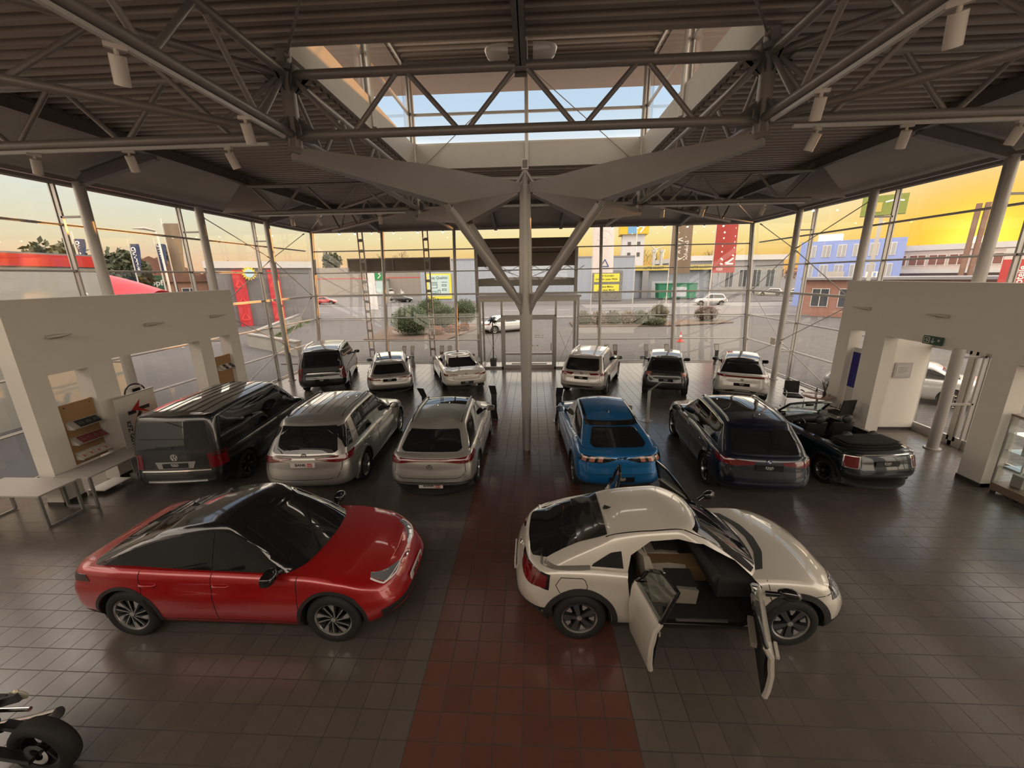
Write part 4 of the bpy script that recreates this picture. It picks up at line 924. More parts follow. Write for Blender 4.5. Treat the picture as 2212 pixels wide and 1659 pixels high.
def black_mpv():
    P = dict(L=5.14, W=1.928, ro=1.06, wb=3.2, R=.345, paint=MATS['black_paint'],
             belt=[(-2.57, 1.02), (0, 1.05), (1.2, 1.06), (1.7, 1.08), (2.2, .96), (2.57, .76)], rr=(.25, .2), br=.06,
             gh=dict(base=(-2.50, 1.8), top=(-2.2, .75), wb=.905, wt=.74, roof=[(-2.2, 1.76), (-1.2, 1.85), (.75, 1.82)], rr=(.18, .16), br=.06, crown=.045, cr=.02))
    s = van('van', 'black people carrier with bright roof rails in the corner of the glass walls', (-9.45, 18.0), 18, P, True, ([(40, 1.14), (56, 1.14)], [(42, .66), (60, .66)]))
    s.rails(-1.9, .4, .69, CHR()); s.plate('kava', .62); s.badge('star', .84, r=.06); s.rear('tail_chrome', [(-.55, .93), (.55, .93)], [(-.55, .915), (.55, .915)], CHR(), off=.01, nv=1); s.wheels('star5', .23); lower(s, .3, .38, 50, -1, BLK())
    return s
def estate():
    P = dict(L=4.933, W=1.852, ro=1.15, wb=2.939, R=.335, paint=paint('grey_silver_paint', (.33, .32, .30), .6),
             belt=[(-2.46, .86), (-2.2, .94), (-1, .955), (.6, .93), (1.2, .94), (1.7, .9), (2.1, .82), (2.46, .64)],
             gh=dict(base=(-2.34, 1.18), top=(-1.85, .2), wb=.80, wt=.60, roof=[(-1.85, 1.35), (-1, 1.425), (0, 1.45), (.2, 1.435)], crown=.03))
    s = Car('car', 'silver-grey estate with glass roof in the back row, seen straight from behind', P, (-6.42, 17.5), 18)
    auto_glass(s, [-.3, -1.3], chrome=CHR(), rb=.3); seams(s, [(.95, 0), (-.3, .03), (-1.25, .18)], tail=[[(-.7, .9), (-.74, .6), (-.5, .5), (.5, .5), (.74, .6), (.7, .9)]])
    s.top('panoramic_roof', [(-1.5, .5), (.12, .5)], [(-1.5, -.5), (.12, -.5)], GLS(), off=.005, nv=6); s.rails(-1.7, .1, .565, CHR(), .03)
    s.lamp('tail_lamp', [(22, .80), (44, .835), (64, .85)], [(22, .73), (44, .735), (60, .765)], RED(), off=.007); lower(s, .22, .30, 55); s.plate('kava', .725); s.badge('star', .885, r=.045); s.mirrors(.8, .95, MATS['grey_silver_paint']); s.wheels('twin5', .235); s.handles([-.1, -1.1], .83)
    return s
def coupe():
    P = dict(L=4.826, W=1.86, ro=1.13, wb=2.873, R=.338, paint=paint('white_paint', (.66, .62, .56), .0),
             belt=[(-2.41, .84), (-2.2, .925), (-1.6, .955), (-.6, .93), (.6, .915), (1.1, .925), (1.7, .89), (2.1, .81), (2.41, .62)], crown=[(-2.25, 0), (-2.0, .03), (-1.2, .03), (1.2, .03), (1.8, .045), (2.12, .03), (2.15, 0)],
             gh=dict(base=(-1.86, 1.1), top=(-.75, .1), wb=.76, wt=.55, roof=[(-.75, 1.32), (-.3, 1.375), (.1, 1.38)], crown=.035, cr=.04))
    s = Car('car', 'white two-door coupe in the back row beside the entrance lobby', P, (-3.5, 18.05), 20)
    auto_glass(s, [-.45], chrome=CHR(), rw=(.6, .985, .5, 1.275)); seams(s, [(.9, 0), (-.55, .05)], tail=[[(-.5, .92), (-.55, .6), (.55, .6), (.5, .92)]])
    s.top('panoramic_roof', [(-.45, .46), (.05, .46)], [(-.45, -.46), (.05, -.46)], GLS(), off=.005, nv=5)
    s.lamp('tail_lamp', [(22, .80), (44, .82), (66, .835)], [(22, .745), (44, .745), (62, .77)], RED(), off=.007); lower(s, .2, .29, 52); s.plate('kava', .47); s.badge('star', .80, r=.05); s.mirrors(.75, .93, BLK()); s.wheels('star5', .24); s.handles([-.35], .82)
    return s
def pale_suv():
    P = dict(L=4.70, W=1.84, ro=.97, wb=2.79, R=.348, paint=paint('champagne_paint', (.50, .47, .44), .45),
             belt=[(-2.35, .97), (-2.15, 1.05), (-1, 1.06), (.6, 1.02), (1.1, 1.03), (1.6, 1.0), (2.1, .91), (2.35, .72)],
             gh=dict(base=(-2.24, 1.22), top=(-1.85, .3), wb=.83, wt=.67, roof=[(-1.85, 1.575), (-.9, 1.645), (0, 1.66), (.3, 1.64)], crown=.035))
    s = Car('car', 'pale silver SUV with roof rails in the back row right of the entrance', P, (2.67, 17.35), -20)
    auto_glass(s, [-.25, -1.25], chrome=None, rb=.26); seams(s, [(.98, 0), (-.25, .03), (-1.2, .16)], tail=[[(-.7, 1.0), (-.72, .6), (.72, .6), (.7, 1.0)]])
    s.rails(-1.7, .2, .62, CHR()); s.lamp('tail_lamp', [(20, .99), (44, 1.0), (66, 1.0)], [(24, .88), (44, .89), (62, .92)], RED(), off=.007); lower(s, .24, .5, 60); s.arches(PLA(), .04, .008); s.sills(PLA()); s.plate('kava', .80); s.badge('vw', .965, r=.06); s.mirrors(.84, 1.04, BLK()); s.wheels('twin5', .235); s.handles([-.1, -1.05], .92); wiper(s, 1.14)
    return s
def grey_hatch():
    P = dict(L=4.08, W=1.74, ro=.69, wb=2.588, R=.315, paint=paint('graphite_paint', (.035, .036, .038), .45), rr=(.4, .36),
             belt=[(-2.04, .92), (-1.8, 1.02), (-1, 1.03), (.6, .96), (1.05, .97), (1.5, .9), (1.8, .8), (2.04, .64)], side=[(0, .10), (.08, .045), (.2, .012), (.38, .0), (.62, .01), (.72, .04), (.85, .06), (.94, .09), (1, .14)],
             gh=dict(base=(-1.86, 1.2), top=(-1.35, .35), wb=.745, wt=.575, roof=[(-1.35, 1.45), (-.6, 1.53), (0, 1.545), (.35, 1.52)], crown=.035))
    s = Car('car', 'small dark grey hatchback between the two pale cars in the back row on the right', P, (5.66, 17.05), -16)
    auto_glass(s, [-.35], rb=.34); seams(s, [(.95, 0), (-.35, .03), (-1.1, .12)], tail=[[(-.62, .95), (-.6, .55), (.6, .55), (.62, .95)]])
    s.lamp('tail_lamp', [(34, 1.0), (48, .98)], [(36, .86), (48, .86)], mat('clear_red_lamp'), off=.008, nu=6); lower(s, .22, .38, 58); s.plate('kava', .70); s.badge('diamond', .90, r=.06); s.mirrors(.75, .98, BLK()); s.wheels('dark5', .205); wiper(s, 1.08)
    return s
def white_crossover():
    P = dict(L=4.37, W=1.83, ro=.82, wb=2.64, R=.345, paint=paint('pearl_paint', (.60, .58, .55), .1), rr=(.42, .36),
             belt=[(-2.18, .98), (-1.95, 1.07), (-1, 1.08), (.5, 1.0), (1.0, .99), (1.5, .94), (1.9, .83), (2.18, .66)], side=[(0, .08), (.08, .03), (.2, .0), (.38, .0), (.5, .03), (.62, .0), (.72, .03), (.85, .05), (.94, .08), (1, .14)],
             gh=dict(base=(-2.02, 1.15), top=(-1.35, .3), wb=.77, wt=.58, roof=[(-1.35, 1.43), (-.7, 1.52), (0, 1.545), (.3, 1.52)], crown=.03, mat=BLK()))
    s = Car('car', 'white crossover with black roof and dark lower bumper, by the right glass corner', P, (8.5, 16.45), -24)
    auto_glass(s, [-.3], rb=.42); seams(s, [(.95, 0), (-.3, .03), (-1.1, .12)])
    A = [-62+124*i/24 for i in range(25)]
    s.patch('tail_lamp', [(a, 1.0+.02*(abs(a)/62)**2) for a in A], [(a, .955-.035*(abs(a)/62)**2) for a in A], s.P_cyl(-(s.L/2-.95), -1), RED(), off=.01, nu=36)
    lower(s, .24, .52, 60, dz=-.2); s.plate('kava', .70); s.badge('ovals', .86, r=.04); s.mirrors(.78, 1.02, BLK()); s.wheels('dark5', .225); s.arches(BLK(), .04, .008); s.sills(BLK())
    return s

# ---- the open convertible
def convertible():
    pt = paint('teal_grey_paint', (.010, .018, .026), .4)
    P = dict(L=3.82, W=1.727, ro=.66, wb=2.495, R=.31, paint=pt, rr=(.34, .3), rf=(.45, .4),
             belt=[(-1.91, .88), (-1.6, .95), (-.9, .94), (.3, .92), (.75, .93), (1.2, .9), (1.6, .8), (1.91, .62)], crown=[(-1.78, 0), (-1.5, .02), (.6, .02), (.9, .05), (1.5, .05), (1.66, 0)])
    cut = MB()
    plan = [(-1.12, -.56), (-.95, -.68), (.2, -.66), (.55, -.58), (.62, 0), (.55, .58), (.2, .66), (-.95, .68), (-1.12, .56)]
    cut.prism([(x, y, .42) for x, y in plan], (0, 0, 1.2), 1); P['cuts'] = [cut]
    s = Car('car', 'dark open-top convertible with the roof folded, parked nearest the glass door', P, (7.28, 9.9), 5)
    lea = mat('dark_leather', (.020, .018, .018), .5, bump=.05)
    def seat(x, y, w=.5, back=.62):
        m = MB(); rows = []
        prof = [(.25, .50), (.27, .57), (.05, .60), (-.2, .60), (-.27, .66), (-.36, .9), (-.43, back+.45), (-.49, back+.46), (-.46, .8), (-.36, .5)]
        for k in range(7):
            t = -1+k/3; e = .04 if abs(t) > .6 else 0; rows.append([(x+px+(.05*abs(t)**3 if pz > .62 else 0), y+t*w/2, pz+(e if pz < .62 else 0)) for px, pz in prof])
        m.grid(rows); m.add(rows[0], [tuple(range(len(prof)))]); m.add(rows[-1], [tuple(range(len(prof)))])
        o = m.obj('seat', lea, s.root, 50); h = MB(); h.ball((x-.49, y, back+.56), (.06, .13, .11), 14); h.tube([(x-.47, y-.05, back+.42), (x-.48, y-.05, back+.52)], .008, 6); h.tube([(x-.47, y+.05, back+.42), (x-.48, y+.05, back+.52)], .008, 6); h.obj('headrest', lea, o, 60)
    seat(.12, .34); seat(.12, -.34); seat(-.62, .3, .44, .5); seat(-.62, -.3, .44, .5)
    m = MB(); m.tube([(.52, -.62, .86), (.50, 0, .9), (.52, .62, .86)], [.1, .13, .1], 12); m.box((.55, 0, .7), (.16, 1.2, .3)); m.obj('dashboard', lea, s.root, 50)
    m = MB(); R = Matrix.Rotation(radians(-62), 3, 'Y'); m.tube([Vector((.27, .34, .83))+R @ Vector((.18*cos(2*pi*k/24), .18*sin(2*pi*k/24), 0)) for k in range(25)], .015, 8, cap=False)
    m.ball((.28, .34, .83), (.035, .06, .06), 10)
    for a in (0, pi): m.tube([(.28, .34, .83), Vector((.27, .34, .83))+R @ Vector((.18*cos(a+pi/2), .18*sin(a+pi/2), 0))], .012, 6)
    m.tube([(.3, .34, .82), (.5, .34, .75)], .03, 8); m.obj('steering_wheel', BLK(), s.root, 50)
    m = MB(); fr = [(.88, -.64, .9), (.42, -.54, 1.33), (.36, -.3, 1.37), (.35, 0, 1.38), (.36, .3, 1.37), (.42, .54, 1.33), (.88, .64, .9)]; m.tube(fr, .03, 10); m.obj('windscreen_frame', BLK(), s.root, 50)
    m = MB(); m.grid([[(.90, -.62+1.24*k/8, .91) for k in range(9)], [(.62, -.57+1.14*k/8, 1.14) for k in range(9)], [(.40, -.50+1.0*k/8, 1.335) for k in range(9)]]); m.obj('windscreen', glass_mat('car_clear_glass', (.7, .75, .73), .08), s.root, 60)
    m = MB(); m.box((.43, 0, 1.29), (.03, .2, .06)); m.obj('rear_view_mirror', BLK(), s.root)
    # folded soft top stacked behind the rear seats
    for k, (zz, w, x0, x1) in enumerate(((.95, .64, -1.66, -1.05), (1.0, .62, -1.64, -1.02), (1.05, .58, -1.6, -1.05))):
        m = MB(); rows = []
        for i in range(13):
            y = -w+2*w*i/12; e = .03*(1-abs(y/w)**4); rows.append([(x0+.12*abs(y/w)**3, y, zz), (x0+.1*abs(y/w)**3, y, zz+e), ((x0+x1)/2, y, zz+e*1.7), (x1, y, zz+e), (x1, y, zz)])
        m.grid(rows); m.add(rows[0], [(0, 1, 2, 3, 4)]); m.add(rows[-1], [(4, 3, 2, 1, 0)]); m.grid([[r[0], r[-1]] for r in rows]); m.obj('folded_roof', mat('soft_top_cloth', (.016, .014, .013), .9, bump=.1), s.root, 60)
    s.line('beltline_chrome', [[(-1.75, .90), (-1.2, .925), (0, .905), (.85, .905)]], .02, CHR(), off=.008); s.rear('beltline_chrome', [(-.6, .905), (.6, .905)], [(-.6, .89), (.6, .89)], CHR(), off=.008, nv=1)
    seams(s, [(.8, 0), (-.45, .03)], tail=[[(-.52, .86), (-.54, .55), (.54, .55), (.52, .86)]])
    s.lamp('lamp_bezel', [(33, .87), (49, .87)], [(33, .62), (49, .62)], CHR(), off=.005, nu=8); s.lamp('tail_lamp', [(34.2, .857), (47.8, .857)], [(34.2, .633), (47.8, .633)], RED(), off=.012, nu=8)
    lower(s, .2, .36, 58); s.plate('kava', .72); s.mirrors(.7, .95, pt); s.handles([-.3], .83, CHR()); s.wheels('y', .205); s.arches(PLA(), .06, .01); s.sills(PLA())
    return s

# ---- the pale car with its four doors open
def open_door_car():
    pt = paint('cream_paint', (.58, .54, .47), .15)
    P = dict(L=4.395, W=1.795, ro=.85, wb=2.655, R=.348, Ra=.41, paint=pt,
             belt=[(-2.2, .94), (-1.98, 1.03), (-1.4, 1.055), (-.4, .985), (.6, .955), (1.1, .965), (1.55, .93), (1.95, .84), (2.2, .66)], rr=(.42, .38), br=.1,
             rear=[(0, .16), (.12, .06), (.3, .0), (.5, .0), (.68, .04), (.85, .10), (.95, .15), (1, .2)],
             gh=dict(base=(-1.98, 1.12), top=(-1.02, .18), wb=.79, wt=.57, roof=[(-1.02, 1.385), (-.5, 1.475), (0, 1.51), (.18, 1.5)], crown=.04, cr=.06, cf=.04))
    op = [(-.72, .60), (-.66, .33), (.72, .30), (.86, .42), (.88, .9), (.62, 1.12), (.22, 1.33), (-.1, 1.395), (-.45, 1.36), (-.70, 1.2), (-.76, .95)]
    cut = MB(); cut.prism([(x, -1.2, z) for x, z in op], (0, 2.4, 0), 1); P['cuts'] = [cut]
    s = Car('car', 'cream crossover coupe with all four doors swung open, right of the red tile aisle', P, (1.95, 5.12), -90)
    # glass and trim
    g = GLS(); cg = glass_mat('door_glass', (.42, .46, .45), .07)
    s.front('windscreen', [(-.5, 1.455), (0, 1.475), (.5, 1.455)], [(-.70, .99), (0, 1.0), (.70, .99)], g, off=.006, nu=20, nv=10)
    s.top('scuttle', [(1.0, .62), (1.16, .3), (1.2, 0), (1.16, -.3), (1.0, -.62)], [(.9, .64), (1.05, .3), (1.09, 0), (1.05, -.3), (.9, -.64)], PLA(), off=.006, nu=20, nv=2)
    s.rear('rear_window', [(-.5, 1.30), (.5, 1.30)], [(-.60, 1.075), (-.5, 1.03), (.5, 1.03), (.60, 1.075)], g, off=.006, nu=24, nv=6)
    s.top('rear_spoiler', [(-1.36, .52), (-.98, .52)], [(-1.36, -.52), (-.98, -.52)], BLK(), off=.016, nu=8, nv=8, skirt=.03)
    s.side('quarter_window', [(-1.18, 1.10), (-.95, 1.22), (-.82, 1.24)], [(-1.2, 1.075), (-.95, 1.06), (-.80, 1.05)], g, off=.007, nv=4)
    s.side('brightwork', [(-1.85, 1.065), (-1.22, 1.085)], [(-1.85, 1.035), (-1.22, 1.05)], mat('satin_silver', (.55, .54, .5), .3, .8), off=.006, nv=1)
    s.lamp('tail_lamp', [(24, .955), (44, .985), (58, .96)], [(26, .89), (44, .80), (58, .82)], RED(), off=.012, nu=10); s.lamp('lamp_bezel', [(16, .965), (40, .99), (60, .985)], [(18, .93), (38, .86), (60, .79)], BLK(), off=.006)
    s.lamp('headlamp', [(26, .80), (44, .84), (54, .83)], [(26, .76), (44, .70), (54, .72)], LMP(), end=1, off=.01); s.lamp('lamp_bezel', [(20, .81), (44, .855), (57, .845)], [(20, .75), (44, .685), (57, .705)], BLK(), end=1, off=.006)
    lower(s, .24, .52, 62); lower(s, .22, .42, 60, 1); s.arches(PLA(), .075, .014)
    s.side('sill_trim', [(-.9, .31), (.92, .30)], [(-.9, .2), (.92, .2)], PLA(), off=.012, nv=3)
    s.plate('bank', .66); s.badge('wing', .86, r=.05); s.front('front_grille', [(-.45, .66), (.45, .66)], [(-.5, .5), (.5, .5)], PLA(), off=.006)
    s.line('panel_gap', [[(-1.0, .62), (-.95, .3)], [(.96, .96), (1.0, .72), (1.95, .80)], [(-1.26, .86), (-1.3, .97), (-1.6, .97), (-1.66, .86), (-1.6, .75), (-1.3, .75), (-1.26, .86)]], .008, GAP()); s.line('roof_gap', [[(-1.0, y), (-.4, y*1.03), (.3, y), (.6, y*1.08)] for y in (.545, -.545)], .012, GAP(), 'top')
    fin(s, -.86); s.wheels('flower', .22)
    # cabin
    lea = mat('sand_fabric', (.36, .32, .26), .8, bump=.08); dkf = mat('charcoal_fabric', (.028, .026, .025), .85)
    m = MB(); m.bx(-.74, .86, -.80, .80, .28, .36); m.obj('cabin_floor', dkf, s.root)
    m = MB(); m.bx(.42, .87, -.72, .72, .62, .90); m.tube([(.40, -.7, .88), (.36, 0, .91), (.40, .7, .88)], .07, 10); m.obj('dashboard', dkf, s.root, 50)
    m = MB(); m.bx(-.45, .55, -.14, .14, .34, .60); m.obj('centre_console', mat('cork_trim', (.20, .12, .06), .7), s.root)
    m = MB(); R = Matrix.Rotation(radians(-65), 3, 'Y'); c = Vector((.2, .36, .84)); m.tube([c+R @ Vector((.18*cos(2*pi*k/20), .18*sin(2*pi*k/20), 0)) for k in range(21)], .016, 8, cap=False); m.tube([c, (.42, .36, .76)], .035, 8); m.box(c, (.04, .3, .05)); m.obj('steering_wheel', dkf, s.root, 50)
    for y in (.37, -.37):
        m = MB(); pr = [(.22, .40), (.24, .57), (.0, .60), (-.24, .58), (-.32, .64), (-.50, 1.12), (-.58, 1.13), (-.52, .8), (-.36, .42)]; rows = []
        for k in range(7):
            t = -1+k/3; rows.append([(px+(.06*abs(t)**3 if pz > .62 else 0), y+t*.25, pz+(.04*abs(t)**3 if .5 < pz < .62 else 0)) for px, pz in pr])
        m.grid(rows); m.add(rows[0], [tuple(range(9))]); m.add(rows[-1], [tuple(range(9))]); o = m.obj('seat', lea, s.root, 50)
        m = MB(); m.bx(-.1, .26, y-.17, y+.17, .598, .612); m.prism([(-.36, y-.15, .70), (-.36, y+.15, .70), (-.475, y+.15, 1.04), (-.475, y-.15, 1.04)], (.03, 0, 0)); m.obj('seat_insert', dkf, o)
        m = MB(); m.ball((-.57, y, 1.22), (.05, .13, .09), 12); m.obj('headrest', lea, o, 60)
    m = MB(); m.bx(-.74, -.5, -.6, .6, .36, .58); m.obj('rear_bench', dkf, s.root)
    m = MB()
    for sg in (1, -1): m.bx(-.1, .55, sg*.80-.035, sg*.80+.035, .325, .338)
    m.obj('sill_plate', mat('satin_silver'), s.root)
    # doors: built closed on the shell, then swung about their hinges
    def door(sg, which):
        if which == 'front':
            low_t, low_b = [(-.10, .965), (.86, .945)], [(-.08, .33), (.70, .31), (.84, .42)]; fr = [(.86, .945), (.62, 1.10), (.22, 1.305), (-.06, 1.365), (-.10, .965)]; hx = .90; ang = 68; mir = True
        else:
            low_t, low_b = [(-.73, .985), (-.12, .965)], [(-.68, .60), (-.64, .34), (-.12, .33)]; fr = [(-.12, .965), (-.10, 1.37), (-.44, 1.335), (-.68, 1.18), (-.73, .985)]; hx = -.76; ang = -82; mir = False
        piv = bpy.data.objects.new(which+'_door', None)
        mb = MB(); s.patch('', low_t, low_b, s.P_side(sg), None, off=.0, nu=14, nv=8, skirt=.055, mb=mb)
        h0 = s.cast(((low_t[0][0]+low_t[1][0])/2, sg*3, .7), (0, -sg, 0)); yo = h0.y
        T = Matrix.Translation((hx, yo, 0)); Rz = Matrix.Rotation(radians(-ang*sg), 4, 'Z'); X = T @ Rz @ T.inverted()
        def put(b, nm, mt, par, sm=40):
            b.v = [tuple(X @ Vector(p)) for p in b.v]; return b.obj(nm, mt, par, sm)
        d = put(mb, 'door', pt, s.root); d.name = which+'_door'
        inner = MB(); R0, R1 = resample(low_t, 10), resample(low_b, 10); rows = []
        for i in range(11):
            row = []
            for j in range(7):
                x = R1[i][0]+(R0[i][0]-R1[i][0])*j/6; z = R1[i][1]+(R0[i][1]-R1[i][1])*j/6; h = s.cast((x, sg*3, z), (0, -sg, 0)); y = (h.y if h else yo)-sg*(.06+.035*sin(pi*min(1, j/6)))
                row.append((x, y, z))
            rows.append(row)
        inner.grid(rows); put(inner, 'door_card', dkf, d)
        e = MB(); rim = [(p[0], p[1]) for p in R1]+[(R0[-1][0], R0[-1][1])]
        for c in (R0[0], R0[-1]):
            b0 = R1[0] if c is R0[0] else R1[-1]; pts = []
            for j in range(7):
                x = b0[0]+(c[0]-b0[0])*j/6; z = b0[1]+(c[1]-b0[1])*j/6; h = s.cast((x, sg*3, z), (0, -sg, 0)); pts.append((x, (h.y if h else yo)-sg*.03, z))
            e.tube(pts, .032, 6)
        put(e, 'door_edge', pt, d)
        f = MB(); pts = []
        for x, z in resample(fr, 24):
            h = s.cast((x, sg*3, z), (0, -sg, 0)); pts.append(Vector((x, (h.y if h and abs(h.y) > .4 else sg*.66)-sg*.02, z)))
        f.tube(pts, .024, 6); put(f, 'window_frame', BLK(), d, 50)
        gl = MB(); cpt = sum(pts, Vector())/len(pts); gl.add(pts+[cpt], [(i, (i+1) % len(pts), len(pts)) for i in range(len(pts))]); put(gl, 'door_window', cg, d, 0)
        ha = MB(); x = .05 if which == 'front' else -.35; ha.bx(x-.1, x+.1, yo+sg*.0, yo+sg*.03, .82, .85) if which == 'front' else ha.ball((x-.2, yo-sg*.09, .62), (.02, .012, .02), 8)
        put(ha, 'door_handle', pt if which == 'front' else CHR(), d, 0)
        ar = MB(); xc = (low_t[0][0]+low_t[1][0])/2; ar.bx(xc-.2, xc+.2, yo-sg*.16-.03, yo-sg*.16+.03, .66, .72); put(ar, 'armrest', lea, d, 0)
        if mir:
            mm = MB(); c = Vector((.72, yo+sg*.17, 1.02)); mm.tube([(.74, yo-sg*.02, .96), c], [.035, .03], 8); mm.ball(c+Vector((.02, sg*.04, .0)), (.07, .125, .078), 14); put(mm, 'wing_mirror', BLK(), d, 60)
    for sg in (1, -1): door(sg, 'front'); door(sg, 'rear')
    return s
FLEET = [red_suv, open_door_car, black_van, silver_suv, silver_crossover, blue_suv, navy_suv, convertible, black_mpv, estate, coupe, pale_suv, grey_hatch, white_crossover]
for fn in FLEET: fn()

# ------------------------------------------------------------------ inner white walls with their openings
def holed_wall(mb, x0, x1, y0, y1, z1, holes):
    """wall slab along Y with rectangular openings (ya, yb, za, zb)"""
    ys = sorted({y0, y1, *[h[0] for h in holes], *[h[1] for h in holes]})
    for a, b in zip(ys[:-1], ys[1:]):
        hs = [h for h in holes if h[0] <= a+1e-6 and h[1] >= b-1e-6]
        if not hs: mb.bx(x0, x1, a, b, 0, z1)
        else:
            if hs[0][2] > 0: mb.bx(x0, x1, a, b, 0, hs[0][2])
            mb.bx(x0, x1, a, b, hs[0][3], z1)
LX, RX = -10.1, 9.83
m = MB(); holed_wall(m, LX-.36, LX, 7.2, 13.3, 4.36, [(7.63, 8.42, 0, 2.80), (8.97, 11.6, 0, 2.90), (12.05, 12.85, 0, 2.92)]); struct('wall_left', m, WALLM, smooth=0)
m = MB(); holed_wall(m, RX, RX+.36, 5.0, 13.35, 4.36, [(5.6, 8.42, 0, 2.76), (8.92, 11.6, 0, 2.88), (12.3, 12.86, 0, 2.92)]); struct('wall_right', m, WALLM, smooth=0)
m = MB(); m.bx(RX+.36, XR-.12, 11.86, 11.98, 0, 2.9); struct('wall_door_side', m, WALLM, smooth=0)
BSB = mat('dark_skirting', (.05, .042, .038), .5)
m = MB()
for a, b in ((7.2, 7.63), (8.42, 8.97), (11.6, 12.05), (12.85, 13.3)): m.bx(LX, LX+.015, a-.01, b+.01, 0, .09)
m.bx(LX-.37, LX+.015, 7.185, 7.2, 0, .09); struct('baseboard_left', m, BSB, smooth=0)
m = MB()
for a, b in ((8.42, 8.92), (11.6, 12.3), (12.86, 13.35)): m.bx(RX-.015, RX, a-.01, b+.01, 0, .09)
m.bx(RX+.36, XR-.13, 11.845, 11.86, 0, .09); m.bx(RX, RX+.36, 8.905, 8.92, 0, .09); m.bx(RX, RX+.36, 8.42, 8.435, 0, .09); struct('baseboard_right', m, BSB, smooth=0)

# wedge-shaped wall lamps
for x, sg, lst, sd in ((LX, 1, ((7.92, 'above the brochure niche'), (10.13, 'above the wide niche'), (12.33, 'above the narrow far niche')), 'left'), (RX, -1, ((12.4, 'above the blue poster'), (10.14, 'above the glass door')), 'right')):
    for y, nm in lst:
        t = thing('wall_lamp', 'wedge-shaped grey wall lamp on the %s white wall %s' % (sd, nm), 'wall lamp', (x, y, 3.58), 0, 'wedge wall lamps')
        m = MB(); m.bx(0, sg*.10, -.11, .11, -.04, .035); m.obj('wall_box', STEEL, t, 0)
        m = MB(); m.add([(sg*.05, -.15, .03), (sg*.05, .15, .03), (sg*.42, .04, .055), (sg*.42, -.04, .055), (sg*.05, -.15, -.035), (sg*.05, .15, -.035), (sg*.42, .04, .04), (sg*.42, -.04, .04)], [(0, 1, 2, 3), (7, 6, 5, 4), (0, 4, 5, 1), (1, 5, 6, 2), (2, 6, 7, 3), (3, 7, 4, 0)]); m.obj('reflector_blade', STEEL2, t, 0)

# --- left side furniture
TOP = mat('grey_table_top', (.40, .375, .35), .4); LEG = mat('grey_metal_leg', (.30, .29, .28), .4, .5)
def bench(label, x0, x1, y0, y1, along):
    t = thing('table', label, 'table', ((x0+x1)/2, (y0+y1)/2, 0), 0, 'grey display tables'); a, b = (x1-x0)/2, (y1-y0)/2
    m = MB(); m.bx(-a, a, -b, b, .70, .73); m.obj('table_top', TOP, t, 0)
    for s_ in (-1, 1):
        m = MB()
        if along == 'x': p = [(s_*(a-.06), -b+.05, .70), (s_*(a-.06), -b+.05, .02), (s_*(a-.06), b-.05, .02), (s_*(a-.06), b-.05, .70)]
        else: p = [(-a+.05, s_*(b-.06), .70), (-a+.05, s_*(b-.06), .02), (a-.05, s_*(b-.06), .02), (a-.05, s_*(b-.06), .70)]
        for q, r in zip(p[:-1], p[1:]): m.bar(q, r, .045, .045, up=(1, 0, 0) if along == 'x' else (0, 1, 0))
        m.obj('leg_frame', LEG, t, 0)
bench('grey table at the left picture edge, its end towards the viewer', -11.1, -9.45, 6.38, 7.1, 'x')
bench('grey table along the left white wall carrying the brochure rack', -10.05, -9.28, 7.13, 8.98, 'y')
m = MB(); m.box((-9.9, 7.98, .10), (.42, .62, .02)); m.box((-10.1, 7.98, .05), (.03, .6, .1)); tag(m.obj('low_board', mat('white_board', (.62, .6, .57), .5), None, 0), 'low white board lying under the grey table at the left wall', 'board')
CORK = mat('cork_board', (.33, .19, .085), .8, vscale=60, var=.25)
def rack(label, x, y0, y1, z0, z1, trays, group='brochure racks'):
    t = thing('brochure_rack', label, 'brochure rack', (x, (y0+y1)/2, z0), 0, group); w = (y1-y0)/2; h = z1-z0
    m = MB(); m.bx(-.02, .02, -w, w, 0, h); m.obj('back_board', CORK, t, 0)
    m = MB(); m.bx(-.05, -.02, -w-.02, -w+.02, 0, h); m.bx(-.05, -.02, w-.02, w+.02, 0, h); m.obj('side_frame', BSB, t, 0)
    for z in trays:
        m = MB(); m.add([(.02, -w+.03, z), (.02, w-.03, z), (.20, w-.03, z-.16), (.20, -w+.03, z-.16), (.22, -w+.03, z-.13), (.22, w-.03, z-.13)], [(0, 1, 2, 3), (3, 2, 5, 4), (3, 2, 1, 0), (4, 5, 2, 3)]); m.prism([(.02, -w+.03, z-.02), (.02, -w+.03, z-.17), (.2, -w+.03, z-.165)], (0, .012, 0)); m.prism([(.02, w-.042, z-.02), (.02, w-.042, z-.17), (.2, w-.042, z-.165)], (0, .012, 0)); m.obj('tray', mat('white_tray', (.66, .63, .58), .5), t, 0, recalc=False)
    for y in (-.75*w, .75*w): m = MB(); m.tube([(.02, y, h-.07), (.032, y, h-.07)], .016, 10); m.obj('screw', CHR(), t)
    return t
rack('cork brochure rack with three trays standing on the table in the near left niche', LX-.1, 7.69, 8.38, .73, 2.10, (.98, .62, .27))
rack('cork brochure rack in the narrow far niche of the left wall', LX-.1, 12.13, 12.80, .95, 2.28, (1.05, .42))
